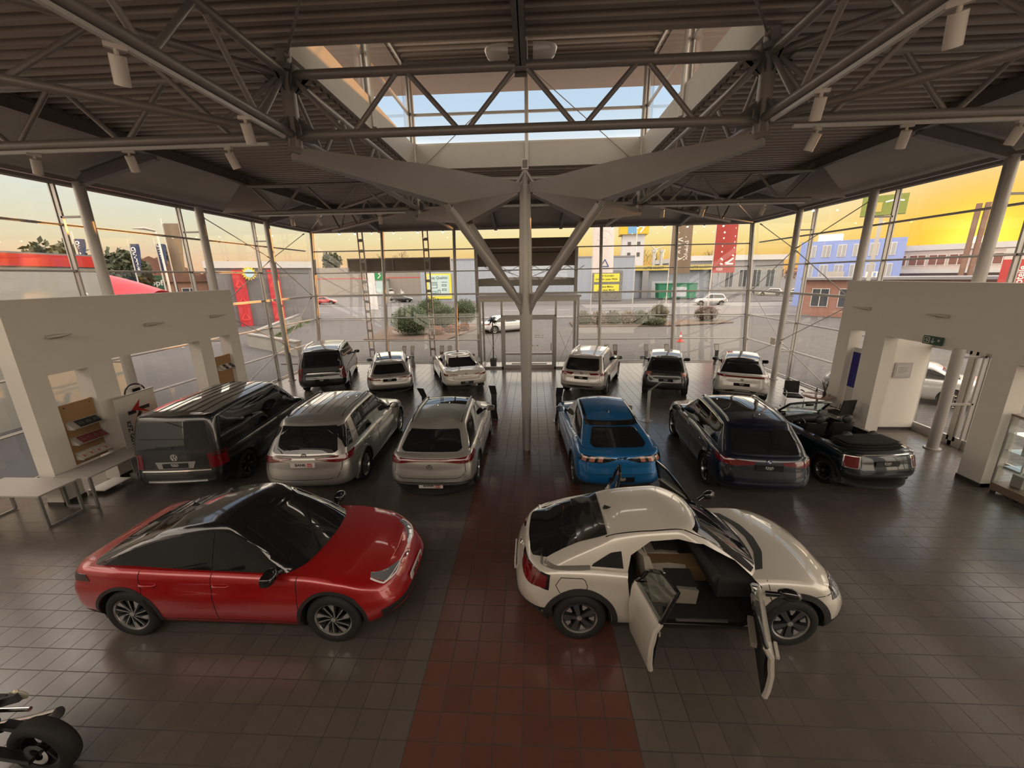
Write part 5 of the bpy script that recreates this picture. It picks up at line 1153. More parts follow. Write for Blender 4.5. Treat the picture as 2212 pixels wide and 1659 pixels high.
def brochures(xr, y0, n, w, zr, cols, label, group, logo=False):
    for k in range(n):
        y = y0+k*w; t = MB(); b = MB(); d = Vector((.18, 0, -.16)).normalized(); u = Vector((.16, 0, .18)).normalized(); o = Vector((xr+.165, y, zr-.127))+u*.006
        b.add([o+Vector((0, a, 0))*1+d*e+u*f for f in (0, .012) for a, e in ((-w*.46, -.16), (w*.46, -.16), (w*.46, .03), (-w*.46, .03))], [(3, 2, 1, 0), (4, 5, 6, 7), (0, 1, 5, 4), (1, 2, 6, 5), (2, 3, 7, 6), (3, 0, 4, 7)])
        c = cols[k % len(cols)]; ob = b.obj('brochure', mat('brochure_'+c[0], c[1], .3), None, 0); tag(ob, label % ['first', 'second', 'third', 'fourth'][k], 'brochure', group)
        M = frameM(o+u*.0135-d*.065, (0, 1, 0), -d)
        if logo: strokes(t, [[(-.03, .02), (-.005, -.01), (.03, .0)], [(-.015, -.03), (.01, -.012)], [(-.03, -.045), (.03, -.045)]], .012, M, 0, .001); t.obj('print', mat('print_red', (.45, .02, .02), .4), ob, 0)
        else: strokes(t, [[(-w*.3, -.02), (-w*.1, .03), (w*.15, .02), (w*.3, -.02), (-w*.3, -.02)]], .01, M, 0, .001); t.obj('print', mat('print_grey', (.2, .2, .2), .4), ob, 0)
dk, rd, wh = ('dark', (.03, .032, .035)), ('crimson', (.22, .05, .055)), ('cream', (.62, .56, .5))
brochures(LX-.1, 7.93, 3, .155, 1.71, [dk], 'dark brochure, %s from the viewer on the top tray of the near rack', 'dark brochures on the near rack')
brochures(LX-.1, 7.88, 4, .135, 1.35, [rd], 'crimson brochure, %s from the viewer on the middle tray of the near rack', 'crimson brochures on the near rack')
brochures(LX-.1, 7.80, 4, .155, 1.0, [wh], 'pale flyer with red mark, %s from the viewer on the lowest tray of the near rack', 'flyers on the near rack', True)
brochures(LX-.1, 12.27, 4, .13, 2.0, [wh, dk], 'brochure %s from the viewer on the top tray of the far rack', 'brochures on the far rack top tray')
brochures(LX-.1, 12.27, 4, .13, 1.37, [wh, dk], 'brochure %s from the viewer on the lower tray of the far rack', 'brochures on the far rack lower tray')
# roll-up banner KFZ GUTACHTER
t = thing('roll_up_banner', 'white roll-up banner with red and black K emblem reading KFZ GUTACHTER', 'banner', (LX+.16, 9.12, 0), radians(4))
m = MB(); m.bx(-.006, .006, -.55, .55, .06, 1.98); m.obj('banner_sheet', mat('banner_white', (.64, .60, .56), .5), t, 0)
m = MB(); m.bx(-.02, .02, -.56, .56, 1.97, 2.0); m.obj('top_rail', ALU, t, 0); m = MB(); m.bx(-.09, .09, -.57, .57, 0, .07); m.obj('base_case', ALU, t, 0)
M = frameM((.008, 0, 1.48), (0, 1, 0), (0, 0, 1)); m = MB(); R45 = M @ Matrix.Rotation(radians(0), 4, 'Z')
strokes(m, [[(.02, .09), (.30, .09)], [(-.26, .06), (-.10, .06)], [(.03, .0), (-.12, -.22)]], .09, M, 0, .002); m.add([M @ Vector(p) for p in ((-.2, .10, .003), (.10, .33, .003), (.02, .12, .003))]+[M @ Vector(p) for p in ((-.2, .10, .003), (.02, .12, .003), (.33, -.08, .003), (-.05, .07, .003))], [(0, 1, 2), (3, 4, 5, 6)], 1)
add_text(m, 'KFZ GUTACHTER', .155, frameM((.008, -.34, 1.36), (0, 0, -1), (0, 1, 0)), 0, .002, bold=True, align='LEFT'); m.obj('banner_print', [mat('print_black', (.02, .02, .02), .5), mat('print_red')], t, 0, recalc=False)
# charging box on the post behind the wide niche
t = thing('charging_box', 'grey and black wall charger with looped cable behind the wide left niche', 'charger', (-11.25, 10.35, 1.62))
m = MB(); m.box((0, 0, 0), (.14, .34, .42)); m.obj('housing', mat('charger_grey', (.5, .49, .47), .4), t, 0); m = MB(); m.box((.075, 0, .02), (.02, .22, .26)); m.obj('front_plate', BLK(), t, 0)
m = MB(); m.tube([(.1*cos(a)*.3+.02, .27*cos(a), .27*sin(a)) for a in [2*pi*k/24 for k in range(25)]], .02, 8, cap=False); m.obj('cable', PLA(), t, 60); m = MB(); m.bx(-.16, -.07, -.09, .09, -1.62, .2); m.obj('pedestal', STEEL, t, 0)

# --- right side
t = thing('glass_door', 'two-leaf glass door with aluminium frame behind the round post on the right', 'door', (XR-.02, 10.8, 0))
m = MB()
for y in (-1.28, -.02, 1.28): m.bx(-.05, .05, y-.05, y+.05, 0, 2.7)
m.bx(-.05, .05, -1.3, 1.3, 2.6, 2.7); m.bx(-.05, .05, -1.3, 1.3, 0, .12); m.obj('door_frame', ALU, t, 0)
for y in (-.65, .63):
    m = MB()
    for a in (-.57, .57): m.bx(-.035, .035, y+a-.04, y+a+.04, .12, 2.6)
    m.bx(-.035, .035, y-.6, y+.6, .12, .24); m.bx(-.035, .035, y-.6, y+.6, 2.5, 2.6); lf = m.obj('door_leaf', ALU, t, 0); g = MB(); g.add([(0, y-.53, .24), (0, y+.53, .24), (0, y+.53, 2.5), (0, y-.53, 2.5)], [(0, 1, 2, 3)]); g.obj('door_glass', GLASS, lf, 0)
    m = MB(); m.tube([(-.09, y-.5, 1.0), (-.09, y-.5, 1.35)], .015, 8); m.tube([(-.09, y-.5, 1.02), (-.03, y-.5, 1.02)], .01, 6); m.tube([(-.09, y-.5, 1.33), (-.03, y-.5, 1.33)], .01, 6); m.obj('pull_handle', CHR(), lf)
t = thing('exit_sign', 'green emergency exit sign with running figure and arrow above the glass door', 'sign', (RX-.06, 10.2, 2.98)); m = MB(); m.box((0, 0, 0), (.05, .46, .20)); m.obj('sign_box', mat('sign_green', (.02, .06, .035), .4), t, 0)
m = MB(); M = frameM((-.027, 0, 0), (0, -1, 0), (0, 0, 1)); strokes(m, [[(.02, .06), (.02, -.05)], [(-.02, -.01), (.02, -.055), (.06, -.01)], [(-.15, .03), (-.11, .0), (-.14, -.04)], [(-.11, 0), (-.08, -.03)], [(-.17, .0), (-.13, .02), (-.09, .03)], [(-.2, .07), (-.06, .07), (-.06, -.07), (-.2, -.07), (-.2, .07)], [(.15, .04), (.15, .0)], [(.18, .04), (.18, .0)]], .016, M, 0, .002); m.obj('pictogram', mat('sign_white', (.6, .62, .58), .4), t, 0)
m = MB(); m.bx(RX+.20, RX+.23, 12.32, 12.84, 0, 2.36); o = tag(m.obj('niche_panel', mat('white_board'), None, 0), 'tall white panel standing in the narrow right niche behind the poster', 'panel')
m = MB(); m.add([(0, -.24, 0), (0, .24, 0), (0, .24, 1.1), (0, -.24, 1.1), (.008, -.24, 0), (.008, .24, 0), (.008, .24, 1.1), (.008, -.24, 1.1)], [(0, 1, 2, 3), (7, 6, 5, 4), (0, 4, 5, 1), (1, 5, 6, 2), (2, 6, 7, 3), (3, 7, 4, 0)]); o = m.obj('poster', mat('poster_blue', (.012, .012, .19), .35), None, 0); o.location = (RX+.18, 12.58, 1.12); tag(o, 'plain deep blue poster in the narrow right niche', 'poster')
t = thing('notice_frame', 'small framed notice on the side wall left of the glass door', 'picture frame', (10.72, 11.85, 1.85)); m = MB(); m.bx(-.24, .24, -.02, 0, -.22, .22); m.obj('frame', ALU, t, 0); m = MB(); m.bx(-.19, .19, -.025, -.02, -.17, .17); m.obj('notice_sheet', mat('paper_grey', (.5, .48, .45), .6), t, 0); m = MB(); add_text(m, 'NOTE', .05, frameM((0, -.027, .1), (1, 0, 0), (0, 0, 1)), 0, .001) if False else strokes(m, [[(-.12, .08), (.12, .08)], [(-.12, .03), (.1, .03)], [(-.12, -.02), (.12, -.02)], [(-.12, -.07), (.06, -.07)]], .012, frameM((0, -.027, 0), (1, 0, 0), (0, 0, 1)), 0, .001); m.obj('notice_lines', mat('print_grey'), t, 0)
# round table, two chairs and what stands on the table
TX, TY = 9.30, 12.98
t = thing('round_table', 'round wood-topped bistro table between two dark chairs at the right wall', 'table', (TX, TY, 0)); m = MB(); m.lathe([(0, .715), (.44, .715), (.455, .728), (.44, .742), (0, .742)], n=36); m.obj('table_top', mat('reddish_wood', (.33, .17, .11), .22, coat=.4), t, 50)
m = MB(); m.tube([(0, 0, .03), (0, 0, .715)], .035, 12); m.obj('pedestal', CHR(), t, 60); m = MB(); m.lathe([(0, 0), (.25, 0), (.25, .012), (.04, .03), (0, .03)], n=24); m.obj('foot', CHR(), t, 50)
def visitor_chair(label, x, y, rz):
    t = thing('visitor_chair', label, 'chair', (x, y, 0), rz, 'dark visitor chairs'); f = mat('chair_black', (.014, .012, .012), .7, bump=.1)
    m = MB(); m.box((0, 0, .45), (.48, .46, .06)); m.obj('seat', f, t, 0); m = MB(); m.add([(-.23, -.24, .5), (.23, -.24, .5), (.22, -.30, .92), (-.22, -.30, .92), (-.23, -.20, .5), (.23, -.20, .5), (.22, -.26, .92), (-.22, -.26, .92)], [(0, 1, 2, 3), (7, 6, 5, 4), (0, 4, 5, 1), (1, 5, 6, 2), (2, 6, 7, 3), (3, 7, 4, 0)]); m.obj('backrest', f, t, 0)
    for s_ in (-1, 1): m = MB(); m.tube([(s_*.26, -.25, .62), (s_*.27, .1, .65), (s_*.27, .22, .62), (s_*.27, .24, .03), (s_*.27, .18, .012), (s_*.27, -.24, .012)], .013, 8); m.obj('leg_frame', CHR() if s_ > 0 else CHR(), t, 60); m = MB(); m.box((s_*.265, 0, .655), (.04, .26, .02)); m.obj('armrest', f, t, 0)
visitor_chair('dark visitor chair on the far side of the round table, beside the glass', 9.15, 13.95, radians(165)); visitor_chair('dark visitor chair on the near side of the round table, under the blue poster', 9.42, 12.15, radians(12))
def on_table(name, label, cat, dx, dy, fn): t = thing(name, label, cat, (TX+dx, TY+dy, .742)); fn(t)
def _bottle(t):
    m = MB(); m.lathe([(0, 0), (.032, 0), (.034, .14), (.014, .20), (.014, .25), (0, .25)], n=16); m.obj('body', mat('dark_bottle', (.015, .012, .01), .1, coat=1), t, 50); m = MB(); m.tube([(0, 0, .25), (0, 0, .27)], .016, 10); m.obj('cap', BLK(), t)
on_table('bottle', 'dark tall bottle on the round table', 'bottle', -.02, .06, _bottle)
def _vase(t):
    m = MB(); m.lathe([(0, 0), (.04, 0), (.05, .1), (.03, .16), (.034, .17), (.026, .16), (0, .02)], n=16); m.obj('pot', mat('vase_dark', (.03, .025, .022), .3), t, 50); m = MB()
    for k in range(14): a = 2*pi*k/14; r = random.uniform(.05, .14); m.tube([(0, 0, .12), (r*.5*cos(a), r*.5*sin(a), .28), (r*cos(a), r*sin(a), random.uniform(.38, .52))], [.004, .004, .007], 5)
    m.obj('dried_stems', mat('dried_grass', (.10, .065, .04), .9), t)
on_table('vase', 'small vase with dry grass stems on the round table', 'vase', .14, -.08, _vase)
def _glass(t): m = MB(); m.lathe([(0, 0), (.03, 0), (.036, .11), (.034, .11), (.028, .008), (0, .008)], n=16); m.obj('tumbler', glass_mat('tumbler_glass', (.85, .85, .83), .1), t, 50)
on_table('drinking_glass', 'clear tumbler on the round table in front of the vase', 'glass', .2, -.22, _glass)
def _sign(t): m = MB(); m.box((0, 0, .09), (.10, .012, .16), rz=.4); m.obj('holder', mat('acrylic_white', (.6, .58, .55), .2), t, 0); m = MB(); m.box((0, 0, .005), (.1, .06, .01), rz=.4); m.obj('foot', CHR(), t, 0)
on_table('menu_holder', 'small upright card holder on the round table', 'card holder', -.16, -.14, _sign)
# glass display cabinet
t = thing('display_cabinet', 'glass display cabinet with shelves at the right picture edge', 'cabinet', (10.15, 7.4, 0)); WD = mat('cabinet_wood', (.22, .16, .11), .45)
m = MB(); m.bx(-.28, .28, -.88, .88, .06, .22); m.obj('plinth', WD, t, 0); m = MB(); m.bx(-.29, .29, -.89, .89, 1.72, 1.76); m.obj('lid', WD, t, 0)
for a in (-.27, .27):
    for b in (-.87, 0, .87): m = MB(); m.bx(a-.015, a+.015, b-.015, b+.015, .22, 1.72); m.obj('upright', ALU, t, 0)
    for b in (-.8, .8): m = MB(); m.bx(a-.03, a+.03, b-.03, b+.03, 0, .06); m.obj('foot', BSB, t, 0)
for z in (.6, .98, 1.36): m = MB(); m.bx(-.25, .25, -.86, .86, z-.005, z+.005); m.obj('shelf', glass_mat('shelf_glass', (.75, .82, .8), .1), t, 0)
for a in (-.28, .28): m = MB(); m.add([(a, -.86, .22), (a, .86, .22), (a, .86, 1.72), (a, -.86, 1.72)], [(0, 1, 2, 3)]); m.obj('glass_panel', GLASS, t, 0)
m = MB(); m.add([(-.27, .87, .22), (.27, .87, .22), (.27, .87, 1.72), (-.27, .87, 1.72)], [(0, 1, 2, 3)]); m.obj('glass_panel', GLASS, t, 0)
for k, (y, z, h, c) in enumerate(((.6, .98, .2, (.55, .53, .5)), (.3, .6, .24, (.5, .5, .48)), (.62, .22, .26, (.4, .38, .36)), (.25, 1.36, .16, (.45, .42, .4)))):
    m = MB(); m.box((10.15, 7.4+y, z+h/2+.006), (.16, .2, h)); tag(m.obj('display_box', mat('display_box_%d' % k, c, .5), None, 0), 'pale boxed item inside the display cabinet, on the %s' % ['third level', 'second level', 'cabinet floor', 'top shelf'][k], 'box')

# --- entrance lobby
t = thing('entrance_lobby', 'glazed entrance lobby with grey frame at the end of the red aisle', 'lobby', (-.18, 20.4, 0)); W_ = 2.47; D_ = 1.48
m = MB()
for x in (-W_, -1.36, 1.36, W_): m.bx(x-.05, x+.05, -.05, .05, 0, 3.6)
m.bx(-W_-.05, W_+.05, -.06, .06, 3.42, 3.62); m.bx(-W_, W_, -.05, .05, 0, .1); m.bx(-1.36, 1.36, -.05, .05, 2.66, 2.76)
for x in (-W_, W_): m.bx(x-.04, x+.04, 0, D_, 3.45, 3.6); m.bx(x-.04, x+.04, 0, D_, 0, .1); m.bx(x-.05, x+.05, D_-.1, D_, 0, 3.6)
m.obj('frame', ALU, t, 0); m = MB(); m.bx(-W_-.12, W_+.12, -.12, D_, 3.62, 3.72); m.obj('roof', STEEL2, t, 0)
for x0, x1 in ((-W_+.05, -1.41), (1.41, W_-.05)): m = MB(); m.add([(x0, 0, .1), (x1, 0, .1), (x1, 0, 3.42), (x0, 0, 3.42)], [(0, 1, 2, 3)]); m.obj('glass_panel', GLASS, t, 0)
m = MB(); m.add([(-1.31, 0, 2.76), (1.31, 0, 2.76), (1.31, 0, 3.42), (-1.31, 0, 3.42)], [(0, 1, 2, 3)]); m.obj('glass_panel', GLASS, t, 0)
for x in (-W_, W_): m = MB(); m.add([(x, .05, .1), (x, D_-.1, .1), (x, D_-.1, 3.45), (x, .05, 3.45)], [(0, 1, 2, 3)]); m.obj('glass_panel', GLASS, t, 0)
m = MB(); m.bx(-1.31, -1.20, -.045, .045, .1, 2.66); m.bx(1.20, 1.31, -.045, .045, .1, 2.66); m.bx(-1.2, 1.2, -.045, .045, 2.52, 2.66); m.bx(-1.2, 1.2, -.045, .045, .1, .2); m.bx(-1.2, 1.2, -.045, .045, .72, .82); d = m.obj('door', ALU, t, 0)
for z0, z1 in ((.2, .72), (.82, 2.52)): m = MB(); m.add([(-1.2, 0, z0), (1.2, 0, z0), (1.2, 0, z1), (-1.2, 0, z1)], [(0, 1, 2, 3)]); m.obj('door_glass', GLASS, d, 0)
m = MB(); m.tube([(1.14, -.07, .95), (1.14, -.07, 1.35)], .014, 8); m.obj('pull_handle', BLK(), d); m = MB(); M = frameM((.62, -.006, 1.62), (1, 0, 0), (0, 0, 1)); strokes(m, [[(-.3, .0), (-.22, 0)], [(-.14, 0), (-.06, 0)], [(.02, 0), (.1, 0)], [(-.3, .1), (-.06, .1)], [(.02, .1), (.14, .1)]], .035, M, 0, .001); M2 = frameM((.3, -.006, 1.2), (1, 0, 0), (0, 0, 1)); strokes(m, [arc(-.12, 0, .03, n=10), [(-.04, 0), (.0, 0)], [(.03, 0), (.07, 0)], arc(.14, 0, .03, n=10)], .02, M2, 1, .001); m.obj('door_sticker', [mat('sticker_white', (.7, .72, .72), .5), mat('sticker_blue', (.15, .4, .6), .5)], d, 0)
for x in (-1.9, 1.9):   # cross rods behind the side panes
    m = MB(); m.tube([(x-.36, .3, .15), (x+.36, .3, 1.9)], .008, 6); m.tube([(x+.36, .3, .15), (x-.36, .3, 1.9)], .008, 6); m.obj('cross_rod', STEEL, t)
m = MB(); m.bx(-1.13, .77, 20.62, 21.6, .0, .012); tag(m.obj('door_mat', mat('mat_brown', (.028, .022, .018), .95, bump=.3), None, 0), 'dark doormat inside the entrance lobby', 'doormat')
t = thing('potted_palm', 'spiky potted palm in the left end of the entrance lobby', 'potted plant', (-2.1, 21.15, 0)); m = MB(); m.lathe([(0, 0), (.16, 0), (.2, .38), (.18, .38), (.16, .34), (0, .34)], n=18); m.obj('pot', mat('pot_grey', (.08, .075, .07), .6), t, 50); m = MB(); m.tube([(0, 0, .34), (.02, 0, 1.3), (0, .02, 2.35)], .03, 8); m.obj('stem', mat('palm_stem', (.09, .06, .035), .9), t); m = MB()
for k in range(46):
    a = 2*pi*random.random(); e = random.uniform(-.5, 1.2); L = random.uniform(.26, .42); d = Vector((cos(a)*cos(e), sin(a)*cos(e)*.8, sin(e))); s_ = d.cross(Vector((0, 0, 1))).normalized()*.018; o = Vector((0, .02, 2.38)); q = o+d*L+Vector((0, 0, -.2*L)); mm = o+d*L*.55
    m.add([o-s_*.4, o+s_*.4, mm+s_, q, mm-s_], [(0, 1, 2, 3, 4)])
m.obj('fronds', mat('palm_green', (.045, .075, .022), .6), t, 0)

# --- information stands: bent sheet-metal pedestals with a tilted panel
def info_stand(label, x, y, rz, c, h=1.22, lean=.16):
    t = thing('info_stand', label, 'info stand', (x, y, 0), rz, 'price and info stands'); m = MB(); m.bx(-.17, .17, -.16, .12, 0, .012); m.obj('foot_plate', mat('stand_steel', (.3, .29, .28), .35, .7), t, 0)
    mm = mat('stand_'+c[0], c[1], .35, .3); w = .105; k = h-.34
    m = MB(); m.prism([(-w*1.2, 0, .012), (w*1.2, 0, .012), (w*.8, 0, .3), (w*.9, 0, k), (-w*.9, 0, k), (-w*.8, 0, .3)], (0, .014, 0)); m.obj('pillar', mm, t, 0)
    m = MB(); m.add([(-w, 0, k), (w, 0, k), (w*1.1, lean+.06, h), (-w*1.1, lean+.06, h), (-w, .014, k-.005), (w, .014, k-.005), (w*1.1, lean+.074, h-.01), (-w*1.1, lean+.074, h-.01)], [(0, 1, 2, 3), (7, 6, 5, 4), (0, 4, 5, 1), (1, 5, 6, 2), (2, 6, 7, 3), (3, 7, 4, 0)]); p = m.obj('panel', mm, t, 0)
    e = (lean+.06)/.34; m = MB(); m.add([(-w*.85, .03*e-.003, k+.03), (w*.85, .03*e-.003, k+.03), (w*.9, .31*e-.003, k+.31), (-w*.9, .31*e-.003, k+.31)], [(0, 1, 2, 3)]); m.obj('info_sheet', mat('paper_grey'), p, 0, recalc=False)
sl, gr, br = ('silver', (.42, .41, .39)), ('graphite', (.05, .05, .052)), ('bronze', (.22, .15, .10))
info_stand('dark info stand between the big silver SUV and the silver crossover', -3.55, 12.45, 2.9, gr); info_stand('dark info stand on the aisle edge ahead of the silver crossover', -1.28, 12.75, 3.0, gr)
info_stand('dark info stand on the aisle edge ahead of the blue SUV', .86, 12.5, 3.2, gr); info_stand('silver info stand between the blue SUV and the navy SUV', 3.75, 12.55, 3.9, sl, 1.38, .3); info_stand('silver info stand ahead of the navy SUV, tip seen over its roof', 7.0, 12.6, 3.9, sl, 1.2, .3)
for x, c, w in ((-10.05, gr, 'beside the black people carrier'), (-6.9, br, 'behind the grey estate'), (-6.45, sl, 'behind the grey estate, on the right'), (-4.85, br, 'ahead of the white coupe'), (-4.42, sl, 'ahead of the white coupe, on the right'), (4.35, br, 'ahead of the pale SUV'), (3.9, sl, 'ahead of the pale SUV, on the left'), (5.95, sl, 'left of the grey hatchback'), (7.0, br, 'right of the grey hatchback'), (9.55, gr, 'ahead of the white crossover')):
    info_stand('%s info stand at the front glass %s' % ({'graphite': 'dark', 'bronze': 'bronze', 'silver': 'silver'}[c[0]], w), x, 20.95, 0, c, 1.1, .1)
# fire panel tags on the right corner
m = MB(); m.box((10.9, 18.6, 1.62), (.02, .34, .30)); tag(m.obj('hanging_card', mat('card_cream', (.55, .5, .42), .6), None, 0), 'blank cream card hanging at the lower bracing node in the right corner', 'card')

# --- track spotlights
SPOTW = mat('spot_white', (.62, .56, .51), .45); LENS = mat('spot_lens', (.25, .22, .2), .15)
def spot_proto():
    t = thing('track_spotlight', 'x', 'spotlight', (0, 0, 0), 0, 'white track spotlights'); m = MB(); m.box((0, 0, -.02), (.16, .04, .04)); m.tube([(0, 0, -.04), (0, 0, -.09)], .018, 8); m.obj('adapter', SPOTW, t, 0)
    R = Matrix.Rotation(radians(24), 3, 'X'); m = MB(); c = Vector((0, 0, -.10)); m.tube([c+R @ Vector((0, 0, .02)), c+R @ Vector((0, 0, -.21))], .062, 20); m.obj('housing', SPOTW, t, 50); m = MB(); m.tube([c+R @ Vector((0, 0, -.195)), c+R @ Vector((0, 0, -.2125))], .05, 16); m.obj('lens', LENS, t, 50); return t
sp0 = spot_proto(); first = True
def add_spot(x, y, z, rz, label):
    global first
    o = sp0 if first else copy_tree(sp0); first = False; o.location = (x, y, z); o.rotation_euler = (0, 0, rz); o['label'] = label
zt = ZB-.12
lst = [(-8.0, RY0, 1, 'first from the left wall on the near left truss'), (-6.4, RY0, .3, 'second from the left wall on the near left truss'), (-4.75, RY0, -.4, 'third from the left wall on the near left truss'), (RX0, 4.0, .8, 'nearest the viewer on the overhead left truss'), (RX0, 5.65, .2, 'farther one on the overhead left truss'),
       (4.15, RY0, .5, 'beside the near right roof light corner'), (5.4, RY0, -.3, 'in the middle of the near right truss'), (6.95, RY0, .2, 'nearest the right wall on the near right truss'), (RX1, 3.95, -.8, 'nearest the viewer on the overhead right truss'), (RX1, 5.5, -.2, 'farther one on the overhead right truss'),
       (-7.9, RY1, .4, 'in the middle of the far left truss'), (-7.0, RY1, -.5, 'right of the middle of the far left truss'), (-4.95, RY1, .2, 'beside the far left roof light corner'), (4.1, RY1, -.3, 'beside the far right roof light corner'), (5.35, RY1, .3, 'in the middle of the far right truss'), (7.2, RY1, .6, 'nearest the right wall on the far right truss')]
for x, y, rz, w in lst: add_spot(x, y, zt, rz, 'white cylindrical track spotlight, '+w)
for a, b, w in (((RX0, 6.5, zt+.02), (RX0, -1.2, zt+.02), 'under the overhead left truss'), ((RX1, 6.5, zt+.02), (RX1, -1.2, zt+.02), 'under the overhead right truss'), ((-4.1, RY0, zt+.02), (-9, RY0, zt+.02), 'under the near left truss'), ((3.8, RY0, zt+.02), (8.4, RY0, zt+.02), 'under the near right truss'), ((-4.1, RY1, zt+.02), (-9, RY1, zt+.02), 'under the far left truss'), ((3.8, RY1, zt+.02), (8.4, RY1, zt+.02), 'under the far right truss')):
    m = MB(); m.bar(a, b, .05, .04); tag(m.obj('light_track', mat('track_white', (.75, .73, .7), .35), None, 0), 'pale light track '+w, 'light track', 'light tracks')
def wall_spot(x, y, z, label, on=True):
    t = thing('lit_spotlight', label, 'spotlight', (x, y, z), 0, 'small spotlights over the front glass'); m = MB(); m.tube([(0, 0, .08), (0, 0, .03)], .012, 6); m.tube([(0, .0, .05), (0, -.05, -.05)], [.03, .05], 12); m.obj('housing', SPOTW, t, 50)
    m = MB(); m.ball((0, -.055, -.06), .042, 10); m.obj('bulb', mat('bulb_glow', (1, .9, .7), .3, emit=(1, .86, .6), es=14), t, 60)
fl = [(-10.3, 'first'), (-9.45, 'second'), (-8.55, 'third'), (-7.35, 'fourth'), (-6.05, 'fifth'), (-4.7, 'sixth')]
for x, n in fl: wall_spot(x, ye-.55, 7.02, 'small lit spotlight over the front glass left of the lobby, %s from the left' % n)
for x, n in zip((4.15, 5.45, 6.8, 7.95, 8.8, 9.75), ('first', 'second', 'third', 'fourth', 'fifth', 'sixth')): wall_spot(x, ye-.55, 7.02, 'small lit spotlight over the front glass right of the lobby, %s from the left' % n)
wall_spot(XR-.45, 17.6, 7.02, 'small lit spotlight over the right glass wall near the corner')
m = MB(); m.bar((-10.8, ye-.55, 7.11), (-4.3, ye-.55, 7.11), .04, .03); m.bar((3.8, ye-.55, 7.11), (10.2, ye-.55, 7.11), .04, .03); struct('trim_4', m, STEEL)

# --- motorcycle standing at the lower left, only its rear in the picture
def motorcycle():
    t = thing('motorcycle', 'black motorcycle with its fat rear wheel, cut off at the lower left picture corner', 'motorcycle', (-5.46, 2.62, 0), radians(180)); R = .315; rb = RUB(); bk = mat('frame_black', (.012, .011, .011), .35, .2)
    def whl(x, nm):
        m = MB(); pr = [(R-.11, -.06), (R-.07, -.085), (R-.02, -.07), (R, -.03), (R, .03), (R-.02, .07), (R-.07, .085), (R-.11, .06), (R-.11, -.06)]; m.lathe(pr, (0, 0, 0), 40, 'Y'); w = m.obj(nm, rb, t, 60); w.location = (x, 0, R); w.rotation_euler = (0, .3, 0)
        m = MB(); m.lathe([(R-.11, -.055), (R-.135, -.05), (R-.135, .05), (R-.11, .055)], n=32, axis='Y'); m.lathe([(0, -.06), (.05, -.06), (.05, .06), (0, .06)], n=16, axis='Y')
        for k in range(3): a = 2*pi*k/3; m.bar((.04*cos(a), 0, .04*sin(a)), ((R-.13)*cos(a+.2), 0, (R-.13)*sin(a+.2)), .03, .05, up=(0, 1, 0))
        m.obj('rim', bk, w, 40); m = MB(); m.lathe([(.07, .075), (.12, .075), (.12, .08), (.07, .08), (.07, .075)], n=24, axis='Y'); m.obj('brake_disc', CHR(), w, 40)
    whl(-.72, 'rear_wheel'); whl(.72, 'front_wheel')
    m = MB(); m.bar((-.74, .11, R), (-.18, .11, .40), .05, .08, up=(0, 1, 0)); m.bar((-.74, -.11, R), (-.18, -.11, .40), .05, .08, up=(0, 1, 0)); m.obj('swing_arm', bk, t, 0)
    m = MB(); m.ball((.05, 0, .46), (.24, .19, .2), 14); m.ball((.15, 0, .62), (.14, .15, .12), 12); m.obj('engine', mat('engine_dark', (.03, .03, .03), .4, .6), t, 60)
    m = MB(); m.tube([(-.15, -.1, .35), (.1, -.17, .28), (-.35, -.2, .34), (-.62, -.22, .42)], [.03, .03, .055, .06], 12); m.obj('exhaust', CHR(), t, 60)
    m = MB(); m.ball((.2, 0, .86), (.27, .15, .12), 16); m.obj('fuel_tank', bk, t, 60); m = MB(); m.add([(.0, -.11, .80), (.0, .11, .80), (-.42, .08, .86), (-.42, -.08, .86), (.0, -.11, .74), (.0, .11, .74), (-.42, .07, .80), (-.42, -.07, .80)], [(0, 1, 2, 3), (7, 6, 5, 4), (0, 4, 5, 1), (1, 5, 6, 2), (2, 6, 7, 3), (3, 7, 4, 0)]); m.obj('seat', mat('chair_black'), t, 0)
    m = MB(); m.bar((-.38, 0, .83), (-.66, 0, .93), .08, .03, up=(0, 1, 0)); m.obj('tail', bk, t, 0); m = MB(); m.ball((-.47, -.10, .86), (.03, .02, .02), 10); m.obj('indicator', mat('indicator_amber', (.75, .68, .45), .2, coat=1), t, 60)
    m = MB(); m.ball((-.36, -.17, .72), (.11, .02, .055), 14); m.obj('side_panel', mat('side_panel_cream', (.55, .53, .44), .35), t, 60); m = MB(); m.tube([(-.05, -.16, .52), (-.42, -.17, .54)], .022, 10); m.obj('damper', CHR(), t, 60)
    m = MB(); m.tube([(.72, .1, R), (.5, .1, .9)], .03, 10); m.tube([(.72, -.1, R), (.5, -.1, .9)], .03, 10); m.obj('fork', CHR(), t, 60); m = MB(); m.tube([(.36, -.4, .99), (.46, -.15, 1.0), (.46, .15, 1.0), (.36, .4, .99)], .016, 8); m.obj('handlebar', bk, t, 60); m = MB(); m.ball((.62, 0, .82), (.1, .1, .1), 14); m.obj('headlight', CHR(), t, 60)
    m = MB(); m.tube([(.02, .12, .3), (-.05, .26, .0)], .014, 8); m.obj('side_stand', bk, t, 60)
motorcycle()

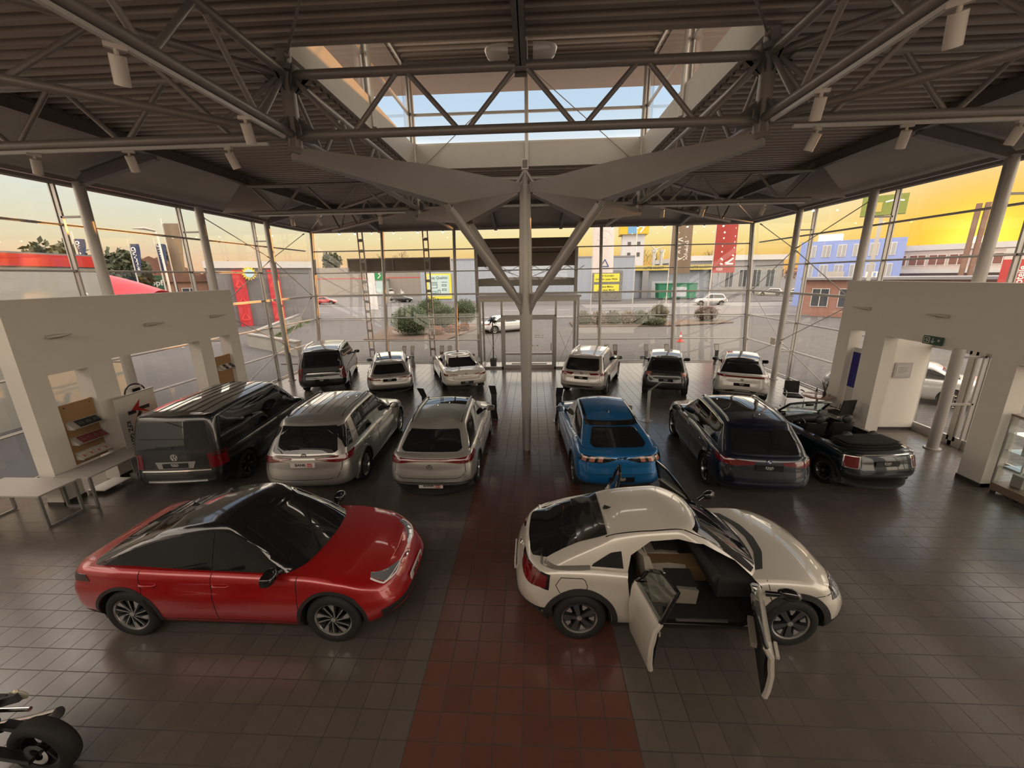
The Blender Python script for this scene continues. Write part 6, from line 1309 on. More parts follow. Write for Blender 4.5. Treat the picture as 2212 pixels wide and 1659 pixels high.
# ------------------------------------------------------------------ outside
ASP = mat('asphalt', (.058, .058, .064), .85, vscale=.7, var=.18, bump=.2, bscale=40); 
def paver_mat():
    m, nt, b = nodes_mat('block_paving', .75); N, L = nt.nodes, nt.links; tc = N.new('ShaderNodeTexCoord'); br = N.new('ShaderNodeTexBrick'); L.new(tc.outputs['Object'], br.inputs['Vector']); br.inputs['Scale'].default_value = 1.0
    br.inputs['Brick Width'].default_value = .42; br.inputs['Row Height'].default_value = .22; br.inputs['Mortar Size'].default_value = .018
    br.inputs['Color1'].default_value = (.075, .070, .067, 1); br.inputs['Color2'].default_value = (.052, .050, .050, 1); br.inputs['Mortar'].default_value = (.025, .023, .022, 1); L.new(br.outputs['Color'], b.inputs['Base Color']); return m
PAV = paver_mat(); KERB = mat('kerb_stone', (.19, .185, .18), .8); WLINE = mat('road_paint', (.34, .34, .34), .7); SOIL = mat('planting_soil', (.08, .055, .04), .95, vscale=20, var=.4)
m = MB(); m.bx(-700, 700, -200, 900, -.5, -.08); struct('ground', m, ASP, smooth=0)
m = MB(); m.bx(-14.5, 24, YF+.06, 37.5, -.1, -.03); m.bx(XR+.11, 24, 4, YF+.06, -.1, -.03); struct('ground_paving', m, PAV, smooth=0)
m = MB(); m.bx(-120, 140, 46.5, 69.5, -.1, -.055); struct('road', m, mat('road_asphalt', (.085, .086, .095), .8, vscale=.5, var=.15), smooth=0)
m = MB()
for x in range(-110, 130, 7): m.bx(x, x+3.4, 57.6, 57.8, -.056, -.05)
for y in (61.5, 63.3, 65.0, 66.6): m.bx(8, 120, y, y+.45, -.056, -.05)
m.bx(-110, 130, 48.2, 48.4, -.056, -.05); struct('road_markings', m, WLINE, smooth=0)
m = MB(); m.bx(-120, 140, 46.2, 46.5, -.1, .05); m.bx(-120, 140, 69.5, 69.9, -.1, .08); struct('kerb', m, KERB, smooth=0)
m = MB(); pts = [(-13.2, 30.6), (-6.6, 30.2), (-5.2, 36.0), (-4.6, 40.5), (-14, 40.5)]; m.prism([(x, y, -.04) for x, y in pts], (0, 0, .10)); m.prism([(x, y, -.04) for x, y in [(3.8, 37.4), (13.8, 38.0), (19.5, 40), (19.5, 42.5), (3.8, 41.5)]], (0, 0, .10)); struct('ground_planting_bed', m, SOIL, smooth=0)

# --- plants
def leafy(name, label, cat, c, r, n, col, group=None, leaf=.06, flat=0., stems=None, hollow=.75):
    t = thing(name, label, cat, (c[0], c[1], 0), 0, group); m = MB(); rx, ry, rz = r
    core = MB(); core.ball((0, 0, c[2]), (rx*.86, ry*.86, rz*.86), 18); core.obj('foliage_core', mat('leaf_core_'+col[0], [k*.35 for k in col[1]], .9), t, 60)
    for k in range(n):
        z = random.uniform(-1, 1); a = random.uniform(0, 2*pi); s_ = sqrt(1-z*z); q = random.uniform(hollow, 1.03)+.04*sin(5*a+3*z); p = Vector((rx*s_*cos(a)*q, ry*s_*sin(a)*q, rz*z*q+c[2]))
        if p.z < .02: continue
        u = Vector((random.gauss(0, 1), random.gauss(0, 1), random.gauss(0, 1))).normalized(); w = u.orthogonal().normalized(); l = leaf*random.uniform(.6, 1.3)
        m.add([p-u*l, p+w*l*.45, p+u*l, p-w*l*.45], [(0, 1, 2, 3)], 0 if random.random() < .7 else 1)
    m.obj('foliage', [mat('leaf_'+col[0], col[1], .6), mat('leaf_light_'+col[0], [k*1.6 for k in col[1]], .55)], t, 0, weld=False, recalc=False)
    if stems:
        s_ = MB()
        for k in range(stems): a = 2*pi*random.random(); s_.tube([(random.uniform(-.2, .2)*rx, random.uniform(-.2, .2)*ry, 0), (rx*.5*cos(a), ry*.5*sin(a), c[2])], .03, 6)
        s_.obj('stem', mat('bark', (.07, .05, .04), .9), t)
    return t
BOX = ('box', (.035, .06, .016)); DRY = ('dry', (.12, .085, .045)); DGR = ('dark', (.04, .05, .02)); RUS = ('rust', (.16, .05, .02))
leafy('clipped_bush', 'wide clipped green bush ahead of the grey estate, nearest the glass', 'bush', (-10.0, 33, 1.25), (1.72, 1.4, 1.22), 5200, BOX, 'clipped green bushes'); leafy('clipped_bush', 'tall rounded green bush at the back of the clipped group', 'bush', (-9.6, 38, 1.5), (1.45, 1.3, 1.36), 3800, BOX, 'clipped green bushes')
leafy('clipped_bush', 'middle clipped green bush in front of the tall one', 'bush', (-7.8, 35, 1.3), (1.15, 1.1, 1.12), 3200, BOX, 'clipped green bushes', stems=4); leafy('clipped_bush', 'ball-shaped clipped green bush nearest the entrance lobby', 'bush', (-6.2, 37, 1.6), (1.15, 1.1, 1.12), 3200, BOX, 'clipped green bushes', stems=4)
for k, (x, y, r, w) in enumerate(((-7.9, 33.1, .55, 'first'), (-6.9, 34.3, .6, 'second'), (-6.0, 35.2, .5, 'third'))): leafy('rusty_shrub', 'low rust-red shrub under the clipped bushes, %s from the left' % w, 'shrub', (x, y, .32), (r, r*.8, .42), 700, RUS, 'rust-red shrubs', leaf=.07)
for k, x in enumerate((4.9, 6.3, 7.7, 9.1, 10.3)): leafy('hedge_shrub', 'loose brownish shrub beyond the right front glass, %s from the lobby' % ['first', 'second', 'third', 'fourth', 'fifth'][k], 'shrub', (x, 38.8, .62), (.85, .6, .75), 1300, DRY if k % 2 else DGR, 'loose shrubs at the right bed', leaf=.09, hollow=.5)
leafy('clipped_bush', 'rounded olive bush in the right bed behind the second post from the corner', 'bush', (12.45, 40.3, .95), (.95, .9, .9), 1900, ('olive', (.06, .06, .025)), None, stems=3)
leafy('dark_shrub', 'dark low shrub in front of the rounded olive bush', 'shrub', (11.4, 38.3, .35), (1.25, .7, .42), 1500, DGR, None, leaf=.07); leafy('heather_shrub', 'reddish twiggy shrub by the red flag pole', 'shrub', (17.3, 41.2, .8), (1.3, .9, .8), 1200, ('heather', (.10, .055, .045)), None, leaf=.10, hollow=.4)
leafy('heather_shrub', 'round reddish bush at the roadside beyond the right glass wall', 'shrub', (33.1, 46, .7), (1.6, 1.3, .85), 1400, ('heather', (.10, .055, .045)), None, leaf=.10)

# --- things just outside the glass
def ladder_post(x, label):
    m = MB(); y = 24.1
    for s_ in (-.14, .14): m.bx(x+s_-.035, x+s_+.035, y-.04, y+.04, -.1, 7.6)
    for k in range(13): z = .4+k*.58; m.bx(x-.12, x+.12, y-.03, y+.03, z-.08, z+.08)
    tag(m.obj('ladder_post', STEEL, None, 0), label, 'post', 'ladder posts outside the glass')
ladder_post(-9.92, 'ladder-like steel post outside the front glass, left one carrying the sign panel'); ladder_post(-6.11, 'ladder-like steel post outside the front glass, right one carrying the sign panel')
t = thing('sign_panel', 'long brown sign panel seen from behind outside the left front glass', 'sign', (-7.88, 24.35, 5.4)); SB = mat('sign_back_brown', (.20, .155, .125), .6)
m = MB(); m.bx(-3.05, 3.05, 0, .06, -.37, .37); m.obj('back_sheet', SB, t, 0); m = MB()
for x in (-3.05, 3.05): m.bx(x-.03, x+.03, -.03, .14, -.4, .4)
m.bx(-3.05, 3.05, -.03, .14, .34, .4); m.bx(-3.05, 3.05, -.03, .14, -.4, -.34); m.obj('frame', STEEL, t, 0); m = MB(); m.bx(-.35, -.31, -.05, 0, -.36, .36); m.obj('rib', STEEL, t, 0)
t = thing('entrance_portal', 'steel portal with brown sign box above the entrance lobby, outside the glass', 'portal', (-.35, 23.9, 0)); m = MB()
for x in (-2.85, 2.85): m.bx(x-.09, x+.09, -.12, .12, -.05, 6.2)
m.obj('upright', STEEL2, t, 0); m = MB(); m.bx(-2.85, 2.85, 0, .3, 5.2, 6.72); m.obj('sign_box', SB, t, 0); m = MB(); m.bx(-2.86, 2.86, -.02, 0, 5.92, 5.96); m.obj('joint', GAP(), t, 0)
m = MB(); m.grid([[(-2.8+5.6*k/12, yy, 4.1+.42*((k-6)/6)**2*ff+(.0 if not top else .5)) for k in range(13)] for yy, ff, top in ((0, 0, 0), (0, -.2, 1), (.5, -.2, 1), (.5, 0, 0), (0, 0, 0))]); m.obj('canopy', mat('canopy_beige', (.34, .31, .28), .6), t, 30)
for a, b in (((-1.9, 0, 5.2), (-.3, .1, 4.6)), ((1.9, 0, 5.2), (.3, .1, 4.6))): m = MB(); m.tube([a, b], .025, 8); m.obj('tie_rod', STEEL, t)
for k in range(6): m = MB(); x = -2.4+k*.96; m.tube([(x, .25, 5.2), (x+.48, .25, 4.9)], .02, 6); m.tube([(x+.48, .25, 4.9), (x+.96, .25, 5.2)], .02, 6); m.obj('lattice_bar', STEEL, t)
t = thing('traffic_cone', 'red and white traffic cone on the forecourt behind the grey hatchback', 'traffic cone', (10.5, 28.8, -.03)); m = MB(); m.lathe([(0, .72), (.03, .72), (.06, .5)], n=20); m.lathe([(.085, .34), (.15, .05), (0, .05)], n=20); m.obj('cone', mat('cone_red', (.5, .04, .03), .5), t, 50); m = MB(); m.lathe([(.06, .5), (.085, .34)], n=20); m.obj('white_band', mat('cone_white', (.7, .7, .7), .5), t, 50); m = MB(); m.bx(-.2, .2, -.2, .2, 0, .05); m.obj('base', mat('cone_red'), t, 0)
m = MB(); a, b = Vector((-21, 28.6, 0)), Vector((-26.5, 45, 0)); m.bar(a+Vector((0, 0, .35)), b+Vector((0, 0, .35)), .3, .9); m.bar(Vector((-21, 28.6, .35)), Vector((-14.8, 24.5, .35)), .3, .9); struct('wall_garden', m, mat('concrete_wall', (.24, .24, .22), .85, vscale=1.2, var=.15), smooth=0)
m = MB(); m.bar(a+Vector((0, 0, .84)), b+Vector((0, 0, .84)), .42, .09); m.bar(Vector((-21, 28.6, .84)), Vector((-14.8, 24.5, .84)), .42, .09); struct('trim_garden_wall', m, KERB, smooth=0)
m = MB()
for k in range(900):
    s_ = random.random(); p = a.lerp(b, s_)+Vector((random.uniform(.2, 1.1), random.uniform(-.1, .4), -.08)); h = random.uniform(.08, .22); m.add([p, p+Vector((.05, 0, 0)), p+Vector((random.uniform(-.08, .08), 0, h))], [(0, 1, 2)])
o = m.obj('grass', mat('grass_green', (.08, .13, .03), .8), None, 0, weld=False, recalc=False); tag(o, 'strip of grass along the foot of the low concrete wall', 'grass', None, 'stuff')

# --- flags
def flag(name, label, x, y, w, z0, z1, col, draw, pole_side=-1, pole_h=None):
    t = thing(name, label, 'flag', (x, y, 0), 0, 'tall banner flags'); m = MB(); xp = pole_side*(w/2+.06); m.tube([(xp, 0, -.08), (xp, 0, (pole_h or z1+.35))], [.06, .035], 10); m.obj('pole', mat('pole_white', (.5, .5, .5), .35, .4), t, 60)
    f = lambda u, v: Vector((-w/2+w*u, .10*sin(5*u+3*v)*(.3+u)+.03*sin(11*u-4*v), z0+(z1-z0)*v)); m = MB(); m.grid([[f(i/10, j/24)+Vector((0, d, 0)) for i in range(11)] for d in (0,) for j in range(25)]); m.grid([[f(i/10, j/24)+Vector((0, .012, 0)) for i in range(11)] for j in range(25)], flip=True); c = m.obj('cloth', mat(*col), t, 60, recalc=False)
    if draw:
        m = MB(); mats = draw(m, w, z0, z1)
        # lay the print on the waving cloth
        nv = []
        for p in m.v: u, v = (p[0]+w/2)/w, (p[2]-z0)/(z1-z0); q = f(min(1, max(0, u)), min(1, max(0, v))); nv.append((p[0], q.y-.015+p[1], p[2]))
        m.v = nv; m.obj('print', mats, c, 0, recalc=False)
    return t
def upM(cx, cz): return frameM((cx, 0, cz), (0, 0, 1), (-1, 0, 0))      # lettering that climbs the flag
PW = lambda: mat('print_white', (.75, .72, .7), .6)
def d_kava_red(m, w, z0, z1):
    h = z1-z0; strokes(m, [[((x-0)*.92, (y-.5)*1.25) for x, y in l] for l in KAVA], .17, upM(w*.12, z0+.95), 0, .004); kava(m, .20, .035, frameM((-w*.16, 0, z0+.36), (1, 0, 0), (0, 0, 1)), 0, depth=.004); return [PW()]
def d_kava_brown(m, w, z0, z1):
    strokes(m, [[(x*.62, (y-.5)*.95) for x, y in l] for l in KAVA], .09, upM(-w*.02, z0+1.55), 0, .004); add_text(m, 'AUTOMOBILE', .34, frameM((w*.27, 0, z0+1.55), (0, 0, 1), (-1, 0, 0)), 0, .004, bold=True, align='LEFT'); return [PW()]
def d_white(m, w, z0, z1):
    o = frameM((0, 0, z0+3.6), (1, 0, 0), (0, 0, 1)); strokes(m, [arc(0, 0, .98, n=28), arc(0, 0, .30, n=16)]+[[(.34*cos(a), .34*sin(a)), (.94*cos(a), .94*sin(a))] for a in [2*pi*k/8 for k in range(8)]], .06, o, 0, .004)
    strokes(m, [[(-.42, 0), (0, .75), (.42, 0), (-.42, 0)], [(-.5, -.2), (.5, -.2)]], .10, frameM((.2, 0, z0+.7), (1, 0, 0), (0, 0, 1)), 1, .004); return [mat('print_pale', (.62, .58, .56), .6), mat('print_navy', (.02, .07, .2), .6)]
flag('flag', 'red KAVA flag, tallest lettering, ahead of the white crossover', 21.35, 47.7, 2.35, 4.66, 10.4, ('flag_red', (.30, .035, .028), .7), d_kava_red); flag('flag', 'brown KAVA AUTOMOBILE flag beside the second post from the right corner', 17.35, 50, 2.35, 4.66, 10.6, ('flag_brown', (.17, .125, .085), .7), d_kava_brown)
flag('flag', 'white flag with wheel emblem and blue triangle right of the lobby', 8.05, 48, 2.3, 4.85, 10.6, ('flag_white', (.58, .53, .53), .7), d_white); m = MB(); m.tube([(13.6, 56, -.08), (13.6, 56, 11)], [.07, .04], 10); tag(m.obj('flagpole', mat('pole_white'), None, 60), 'bare white flagpole in front of the tower', 'pole')
def d_text(s_, size):
    def d(m, w, z0, z1): add_text(m, s_, size, upM(0, z0+.25), 0, .004, bold=True, align='LEFT'); return [PW()]
    return d
NV = ('flag_navy', (.02, .035, .09), .7)
flag('flag', 'narrow navy flag lettered BILLARD left of the lamp post', -28.0, 28.4, .52, 5.2, 7.25, NV, d_text('BILLARD', .42)); flag('flag', 'narrow navy flag lettered SPIELHALLE right of the lamp post', -27.0, 29.4, .5, 5.25, 7.3, NV, d_text('SPIELHALLE', .34)); flag('flag', 'narrow navy flag in front of the round dark tree at the far left', -22.3, 19.8, .34, 5.55, 6.75, NV, d_text('BISTRO', .26)); flag('flag', 'plain brown banner on a tall pole behind the second left post', -26.4, 30.0, 1.1, 5.4, 8.75, ('flag_brown', (.17, .125, .085), .7), None)
t = thing('street_lamp', 'curved street lamp left of the brown banner', 'street lamp', (-25.7, 28.0, 0)); m = MB(); m.tube([(0, 0, -.08), (0, 0, 7.6), (-.1, .0, 8.0)], [.09, .06, .05], 10); m.obj('pole', mat('pole_white'), t, 60); m = MB(); m.tube([(-.05, 0, 8.02), (-.5, -.35, 8.16), (-.95, -.75, 8.12)], [.07, .10, .03], 10); m.obj('head', STEEL, t, 60)

# --- buildings
def windows_row(t, x0, x1, z0, z1, n, y, frac=.6, glassm=None, name='window'):
    for k in range(n):
        xa = x0+(x1-x0)*(k+.5-frac/2)/n; xb = x0+(x1-x0)*(k+.5+frac/2)/n; m = MB(); m.bx(xa-.06, xb+.06, y-.05, y+.02, z0-.06, z1+.06); f = m.obj(name, mat('frame_white', (.6, .6, .6), .5), t, 0); m = MB(); m.bx(xa, (xa+xb)/2-.04, y-.07, y-.05, z0, z1); m.bx((xa+xb)/2+.04, xb, y-.07, y-.05, z0, z1); m.obj('pane', glassm or mat('dark_pane', (.05, .055, .065), .1), f, 0)
def clad(name, col, pitch, rough=.5):
    m, nt, b = nodes_mat(name, rough, .1); N, L = nt.nodes, nt.links; tc = N.new('ShaderNodeTexCoord'); wv = N.new('ShaderNodeTexWave'); wv.inputs['Scale'].default_value = 1/pitch; wv.bands_direction = 'X'; wv.wave_profile = 'SAW'; L.new(tc.outputs['Object'], wv.inputs['Vector']); r = N.new('ShaderNodeValToRGB'); e = r.color_ramp.elements; e[0].color = (*[c*.72 for c in col], 1); e[0].position = 0; e[1].position = .06; e[1].color = (*col, 1); L.new(wv.outputs['Fac'], r.inputs[0]); L.new(r.outputs[0], b.inputs['Base Color']); return m
HALLW = clad('hall_cladding', (.27, .31, .38), 3.4)
t = thing('building', 'long pale blue-grey hall with two billboards across the street', 'building', (0, 72, 0)); m = MB(); m.bx(-15, 17.6, 0, 26, -.1, 7.6); m.bx(-19.6, -15, 0, 22, -.1, 5.9); m.obj('wall', HALLW, t, 0); m = MB(); m.bx(-15.1, 17.7, -.1, 26, 7.5, 7.72); m.obj('roof_edge', mat('roof_grey', (.2, .2, .22), .6), t, 0)
m = MB(); m.bx(-19.6, 17.6, -.05, 0, -.1, .5); m.obj('plinth', mat('plinth_grey', (.2, .2, .21), .8), t, 0)
YEL = mat('sign_yellow', (.62, .58, .06), .5); PALE = mat('board_pale', (.42, .55, .56), .5); PB = mat('print_dark_teal', (.03, .09, .11), .5)
t = thing('billboard', 'yellow-framed billboard reading Top Qualität on the pale hall', 'billboard', (-16.4, 71.9, 0)); m = MB(); m.bx(-2.25, 2.25, -.08, 0, .95, 5.25); m.obj('frame', YEL, t, 0); m = MB(); m.bx(-1.85, 1.85, -.11, -.08, 1.45, 5.0); m.obj('panel', PALE, t, 0); m = MB(); M = frameM((0, -.115, 4.55), (1, 0, 0), (0, 0, 1)); add_text(m, 'Top Qualität', .62, M, 0, .004, bold=True)
strokes(m, [[(-1.5, -.75), (-.2, -.75)], [(-1.3, -.95), (-.3, -.95), (-.3, -1.7), (-1.3, -1.7), (-1.3, -.95)], [(-1.2, -1.2), (-.4, -1.2)], [(.5, -.75), (1.5, -.75)], [(.6, -1.15), (1.3, -1.15), (1.3, -1.4), (.6, -1.4), (.6, -1.15)], [(.6, -1.9), (1.3, -1.9), (1.3, -2.15), (.6, -2.15), (.6, -1.9)], [(-1.3, -2.3), (-.5, -2.3), (-.5, -2.6), (-1.3, -2.6), (-1.3, -2.3)], [(-.2, -2.1), (.2, -2.1), (.2, -2.7), (-.2, -2.7), (-.2, -2.1)]], .09, M, 0, .004); m.obj('print', PB, t, 0)
t = thing('billboard', 'speckled billboard with two yellow text blocks on the pale hall, right of the lobby', 'billboard', (12.75, 71.9, 0)); GR = mat('board_speckle', (.16, .16, .15), .8, vscale=7, var=.95); m = MB(); m.bx(-2.5, 2.7, -.08, 0, .3, 5.3); m.obj('panel', GR, t, 0)
for z0, z1, tx in ((3.45, 4.8, ('WIR SUCHEN', 'DICH für jeden PREIS')), (1.75, 3.0, ('für eine Million', 'oder einen Mond'))):
    m = MB(); m.bx(-2.1, 2.2, -.11, -.08, z0, z1); b = m.obj('text_block', YEL, t, 0); m = MB(); [add_text(m, s_, .42, frameM((0, -.115, z1-.38-.55*k), (1, 0, 0), (0, 0, 1)), 0, .004, bold=True) for k, s_ in enumerate(tx)]; m.obj('print', mat('print_black', (.02, .02, .02), .5), b, 0)
t = thing('building', 'low white market building with long yellow sign band behind the flags', 'building', (0, 85, 0)); m = MB(); m.bx(19.0, 37.5, 0, 30, -.1, 5.3); m.obj('wall', clad('market_wall', (.27, .30, .35), 2.9), t, 0); m = MB(); m.bx(18.6, 38, -1.2, 0, 5.3, 6.25); m.obj('sign_band', mat('band_yellow', (.5, .40, .10), .5), t, 0); m = MB(); [add_text(m, 'AUTO MARKT', .62, frameM((x, -1.22, 5.78), (1, 0, 0), (0, 0, 1)), 0, .004, bold=True) for x in (24, 33)]; m.obj('sign_letters', mat('print_black'), t, 0)
m = MB(); m.bx(24.2, 28.3, -.06, 0, -.1, 3.2); m.obj('gate', mat('gate_grey', (.4, .42, .45), .5), t, 0)
for x in (22.6, 36.0): m = MB(); m.bx(x-.6, x+.6, -1.1, -.6, -.1, 5.3); m.obj('pillar', mat('pillar_grey', (.24, .24, .25), .7), t, 0)
for x in (26.0, 27.6): m = MB(); m.tube([(x, 6, 5.3), (x, 6, 9.3)], .35, 12); m.tube([(x, 6, 9.1), (x, 6, 9.6)], .55, 12); m.obj('vent_stack', mat('vent_steel', (.4, .4, .4), .4, .7), t, 60)
t = thing('building', 'pale tower with a yellow and blue sign cube on top, right of the lobby', 'tower', (26.2, 112, 0), radians(-8)); m = MB(); m.bx(-2.7, 2.7, -2.7, 2.7, -.1, 14.4); m.obj('wall', mat('tower_wall', (.46, .46, .48), .7), t, 0); m = MB(); m.bx(-3.5, 3.5, -3.5, 3.5, 14.4, 16.7); m.obj('sign_cube', mat('sign_ochre', (.55, .36, .02), .5), t, 0); m = MB(); m.bx(-1.6, .6, -3.55, -3.5, 14.5, 16.6); m.obj('sign_picture', mat('sign_blue', (.12, .28, .5), .5), t, 0); m = MB(); strokes(m, [[(1.2, 1.5), (2.4, 1.5), (1.5, .2)]], .35, frameM((0, -3.56, 14.6), (1, 0, 0), (0, 0, 1)), 0, .01); m.obj('sign_numeral', PW(), t, 0)
for x in (-1.0, 1.3):
    for z in (9.0, 11.6): m = MB(); m.bx(x-.4, x+.4, -2.78, -2.7, z, z+1.0); m.obj('window', mat('dark_pane', (.05, .055, .065), .1), t, 0)
t = thing('container', 'green open-top container in front of the market building', 'container', (27.4, 80, 0)); m = MB(); m.prism([(-3.4, -1.1, .15), (3.4, -1.1, .15), (3.6, -1.1, 2.85), (-3.6, -1.1, 2.85)], (0, 2.2, 0)); m.obj('body', mat('container_green', (.012, .16, .085), .5), t, 0); m = MB(); m.bx(-3.65, 3.65, -1.18, 1.18, 2.7, 2.9); m.obj('rim', mat('container_green_dark', (.01, .11, .06), .5), t, 0); m = MB(); m.bx(-1.1, 1.6, -1.2, -1.1, .4, 2.2); m.obj('skip_door', mat('board_pale2', (.4, .43, .5), .5), t, 0)
t = thing('building', 'grey stepped hall to the right of the flags', 'building', (0, 96, 0)); m = MB(); m.bx(36, 56, 0, 30, -.1, 8.3); m.obj('wall', clad('grey_hall_wall', (.24, .24, .25), 2.2), t, 0); m = MB(); m.bx(35.6, 56.4, -.6, 30, 7.3, 8.4); m.obj('fascia', mat('fascia_pale', (.5, .5, .5), .5), t, 0); windows_row(t, 37, 55, 1.5, 5.2, 6, -.02, .55)
# the blue block and the long low building whose roof line meets the sun
def rot_building(label, p, q, depth, h, wall, cat='building'):
    p, q = Vector((*p, 0)), Vector((*q, 0)); d = q-p; L_ = d.length; t = thing('building', label, cat, p, atan2(d.y, d.x)); m = MB(); m.bx(0, L_, 0, depth, -.1, h); m.obj('wall', wall, t, 0); return t, L_
BLW = mat('blue_render', (.22, .30, .62), .7); t, L_ = rot_building('bright blue three-storey office block beyond the right glass wall', (37.0, 60.0), (45.4, 53.6), 9, 8.5, BLW)
for z in (1.2, 4.0, 6.5): windows_row(t, .5, L_-.5, z, z+1.4, 6, -.01, .5, mat('pale_pane', (.3, .32, .36), .15))
m = MB(); m.bx(1.6, 4.2, 2, 5, 8.5, 9.5); m.obj('roof_hut', mat('frame_white', (.6, .6, .6), .5), t, 0); m = MB(); m.bx(3.4, 5.2, -.9, 0, 3.5, 3.7); m.bx(3.4, 5.2, -.9, -.84, 3.7, 4.6); m.obj('balcony', STEEL2, t, 0)
LOWW = mat('low_hall_wall', (.42, .36, .34), .7); t, L_ = rot_building('long low pale hall under the setting sun, right picture edge', (46.4, 60.4), (64.5, 41.5), 20, 7.62, LOWW); m = MB(); m.bx(-.2, L_+.2, -.15, 20, 7.0, 7.66); m.obj('fascia', mat('fascia_pale', (.5, .5, .5), .5), t, 0); windows_row(t, .5, L_-.5, 5.2, 6.4, 14, -.02, .8, mat('brown_pane', (.16, .07, .06), .2)); windows_row(t, .5, L_-.5, 1.2, 3.6, 9, -.02, .7)
m = MB(); m.bx(.5, L_-.5, -1.2, 0, 4.2, 4.7); m.obj('awning', mat('fascia_pale'), t, 0)
for k, (x, y, h) in enumerate(((47.2, 48.1, 11.3), (47.75, 47.75, 11.35))): m = MB(); m.tube([(x, y, 0), (x, y, h)], .24, 14); tag(m.obj('chimney', mat('chimney_brown', (.20, .12, .09), .7), None, 60), 'slim dark chimney beside the sun, %s one' % ['left', 'right'][k], 'chimney', 'twin chimneys')
t = thing('sign_pylon', 'tall pylon sign with green-yellow box under the right eaves', 'sign', (27.7, 35.5, 0), atan2(34.64-36.24, 28.72-26.68)); m = MB(); m.bx(-.13, .13, -.13, .13, -.1, 8.9); m.obj('pole', STEEL2, t, 0); m = MB(); m.bx(-1.35, 1.35, -.25, .25, 8.85, 10.3); m.obj('sign_box', mat('pylon_green', (.20, .25, .05), .5), t, 0); m = MB(); m.bx(-.75, -.1, -.28, -.25, 9.1, 9.8); m.obj('sign_mark', mat('band_yellow'), t, 0); m = MB(); strokes(m, [[(.1, .2), (.6, .3), (1.1, .2)]], .12, frameM((0, -.26, 9.6), (1, 0, 0), (0, 0, 1)), 0, .01); m.obj('sign_arc', PW(), t, 0)
t = thing('building', 'red and white shop front cut by the right picture edge', 'building', (32.0, 28.0, 0), radians(-48)); m = MB(); m.bx(-1.5, 16, 0, 8, -.1, 5.9); m.obj('wall', mat('shop_white', (.5, .48, .46), .6), t, 0); m = MB(); m.bx(-1.5, .3, -.1, 0, 2.5, 5.2); m.obj('red_panel', mat('shop_red', (.42, .04, .04), .5), t, 0); m = MB(); add_text(m, 'Autoteile', .5, frameM((-.6, -.12, 3.85), (0, 0, 1), (-1, 0, 0)), 0, .004, bold=True); m.obj('panel_letters', PW(), t, 0); windows_row(t, .8, 15, 2.6, 4.8, 5, -.02, .8)
t = thing('building', 'low brick-red building with white MT letters above the right white wall', 'building', (33.5, 43.5, 0), radians(-42)); m = MB(); m.bx(-5, 10, 0, 7, -.1, 3.75); m.obj('wall', mat('brick_red_wall', (.26, .13, .10), .8), t, 0); m = MB(); m.bx(-5.2, 10.2, -.6, 7, 3.75, 4.0); m.obj('roof', mat('roof_grey'), t, 0); m = MB(); add_text(m, 'MT', .8, frameM((.6, -.62, 4.22), (1, 0, 0), (0, 0, 1)), 0, .03, bold=True); m.obj('roof_letters', PW(), t, 0); windows_row(t, -4.5, 9.5, 1.0, 2.8, 6, -.02, .6)
# left side
t = thing('building', 'cream neighbouring building with red roof band outside the left glass wall', 'building', (-17.5, 0, 0)); m = MB(); m.bx(-14, 0, -12, 16.1, -.1, 5.25); m.obj('wall', mat('cream_cladding', (.42, .42, .385), .6), t, 0); m = MB(); m.bx(-14, .06, -12, 16.14, 5.25, 5.66); m.obj('red_band', mat('band_red', (.55, .035, .025), .5), t, 0); m = MB(); m.bx(-14, .05, -12, 16.1, 5.66, 5.72); m.obj('roof_edge', mat('roof_grey'), t, 0)
m = MB(); m.ball((.06, 15.2, 4.2), (.08, .1, .1), 10); m.obj('camera_dome', mat('frame_white', (.6, .6, .6), .5), t, 60); m = MB(); m.tube([(.02, 6.9, 4.8), (.7, 7.6, 4.35)], .02, 6); m.ball((.02, 6.9, 4.8), .06, 8); m.obj('strut', STEEL, t)
m = MB(); m.tube([(-21.9, 20.6, 4.0), (-21.9, 20.6, 5.42)], .01, 4); rows = []
for i in range(11):
    u = i/10; rows.append([(-23.4+2.9*u, 19.2+2.6*u+.9*cos(a)*1.1, 3.3+(2.15-1.25*u**1.6)*sin(a)) for a in [pi*k/12 for k in range(13)]])
m = MB(); m.grid(rows); m.grid([[(p[0], p[1], 3.2) for p in (r[0], r[-1])] for r in rows]); tag(m.obj('red_awning', mat('awning_red', (.55, .02, .045), .4), None, 60), 'bright red curved awning beside the cream building', 'awning')
t = thing('building', 'dark casino front with two red pylons at the left beyond the glass corner', 'building', (-31.0, 42.0, 0), radians(38)); m = MB(); m.bx(-2.5, 7.5, 0, 8, -.1, 6.3); m.obj('wall', clad('casino_wall', (.16, .16, .17), 1.2), t, 0); m = MB(); m.bx(-2.6, 7.6, -.2, 8, 5.9, 6.6); m.obj('fascia', mat('fascia_pale'), t, 0)
RP = mat('pylon_red', (.45, .02, .03), .45)
for x in (.2, 3.35):
    m = MB(); m.bx(x-.55, x+.55, -.7, 0, -.1, 5.7); p = m.obj('red_pylon', RP, t, 0); m = MB(); M = frameM((x, -.72, 2.8), (1, 0, 0), (0, 0, 1)); [strokes(m, [[(-.42, z), (0, z+.7), (.42, z), (-.42, z)]], .14, M, 0, .02) for z in (-2.2, -.6, 1.2)]; m.obj('pylon_relief', mat('pylon_red_bright', (.62, .05, .05), .4), p, 0)
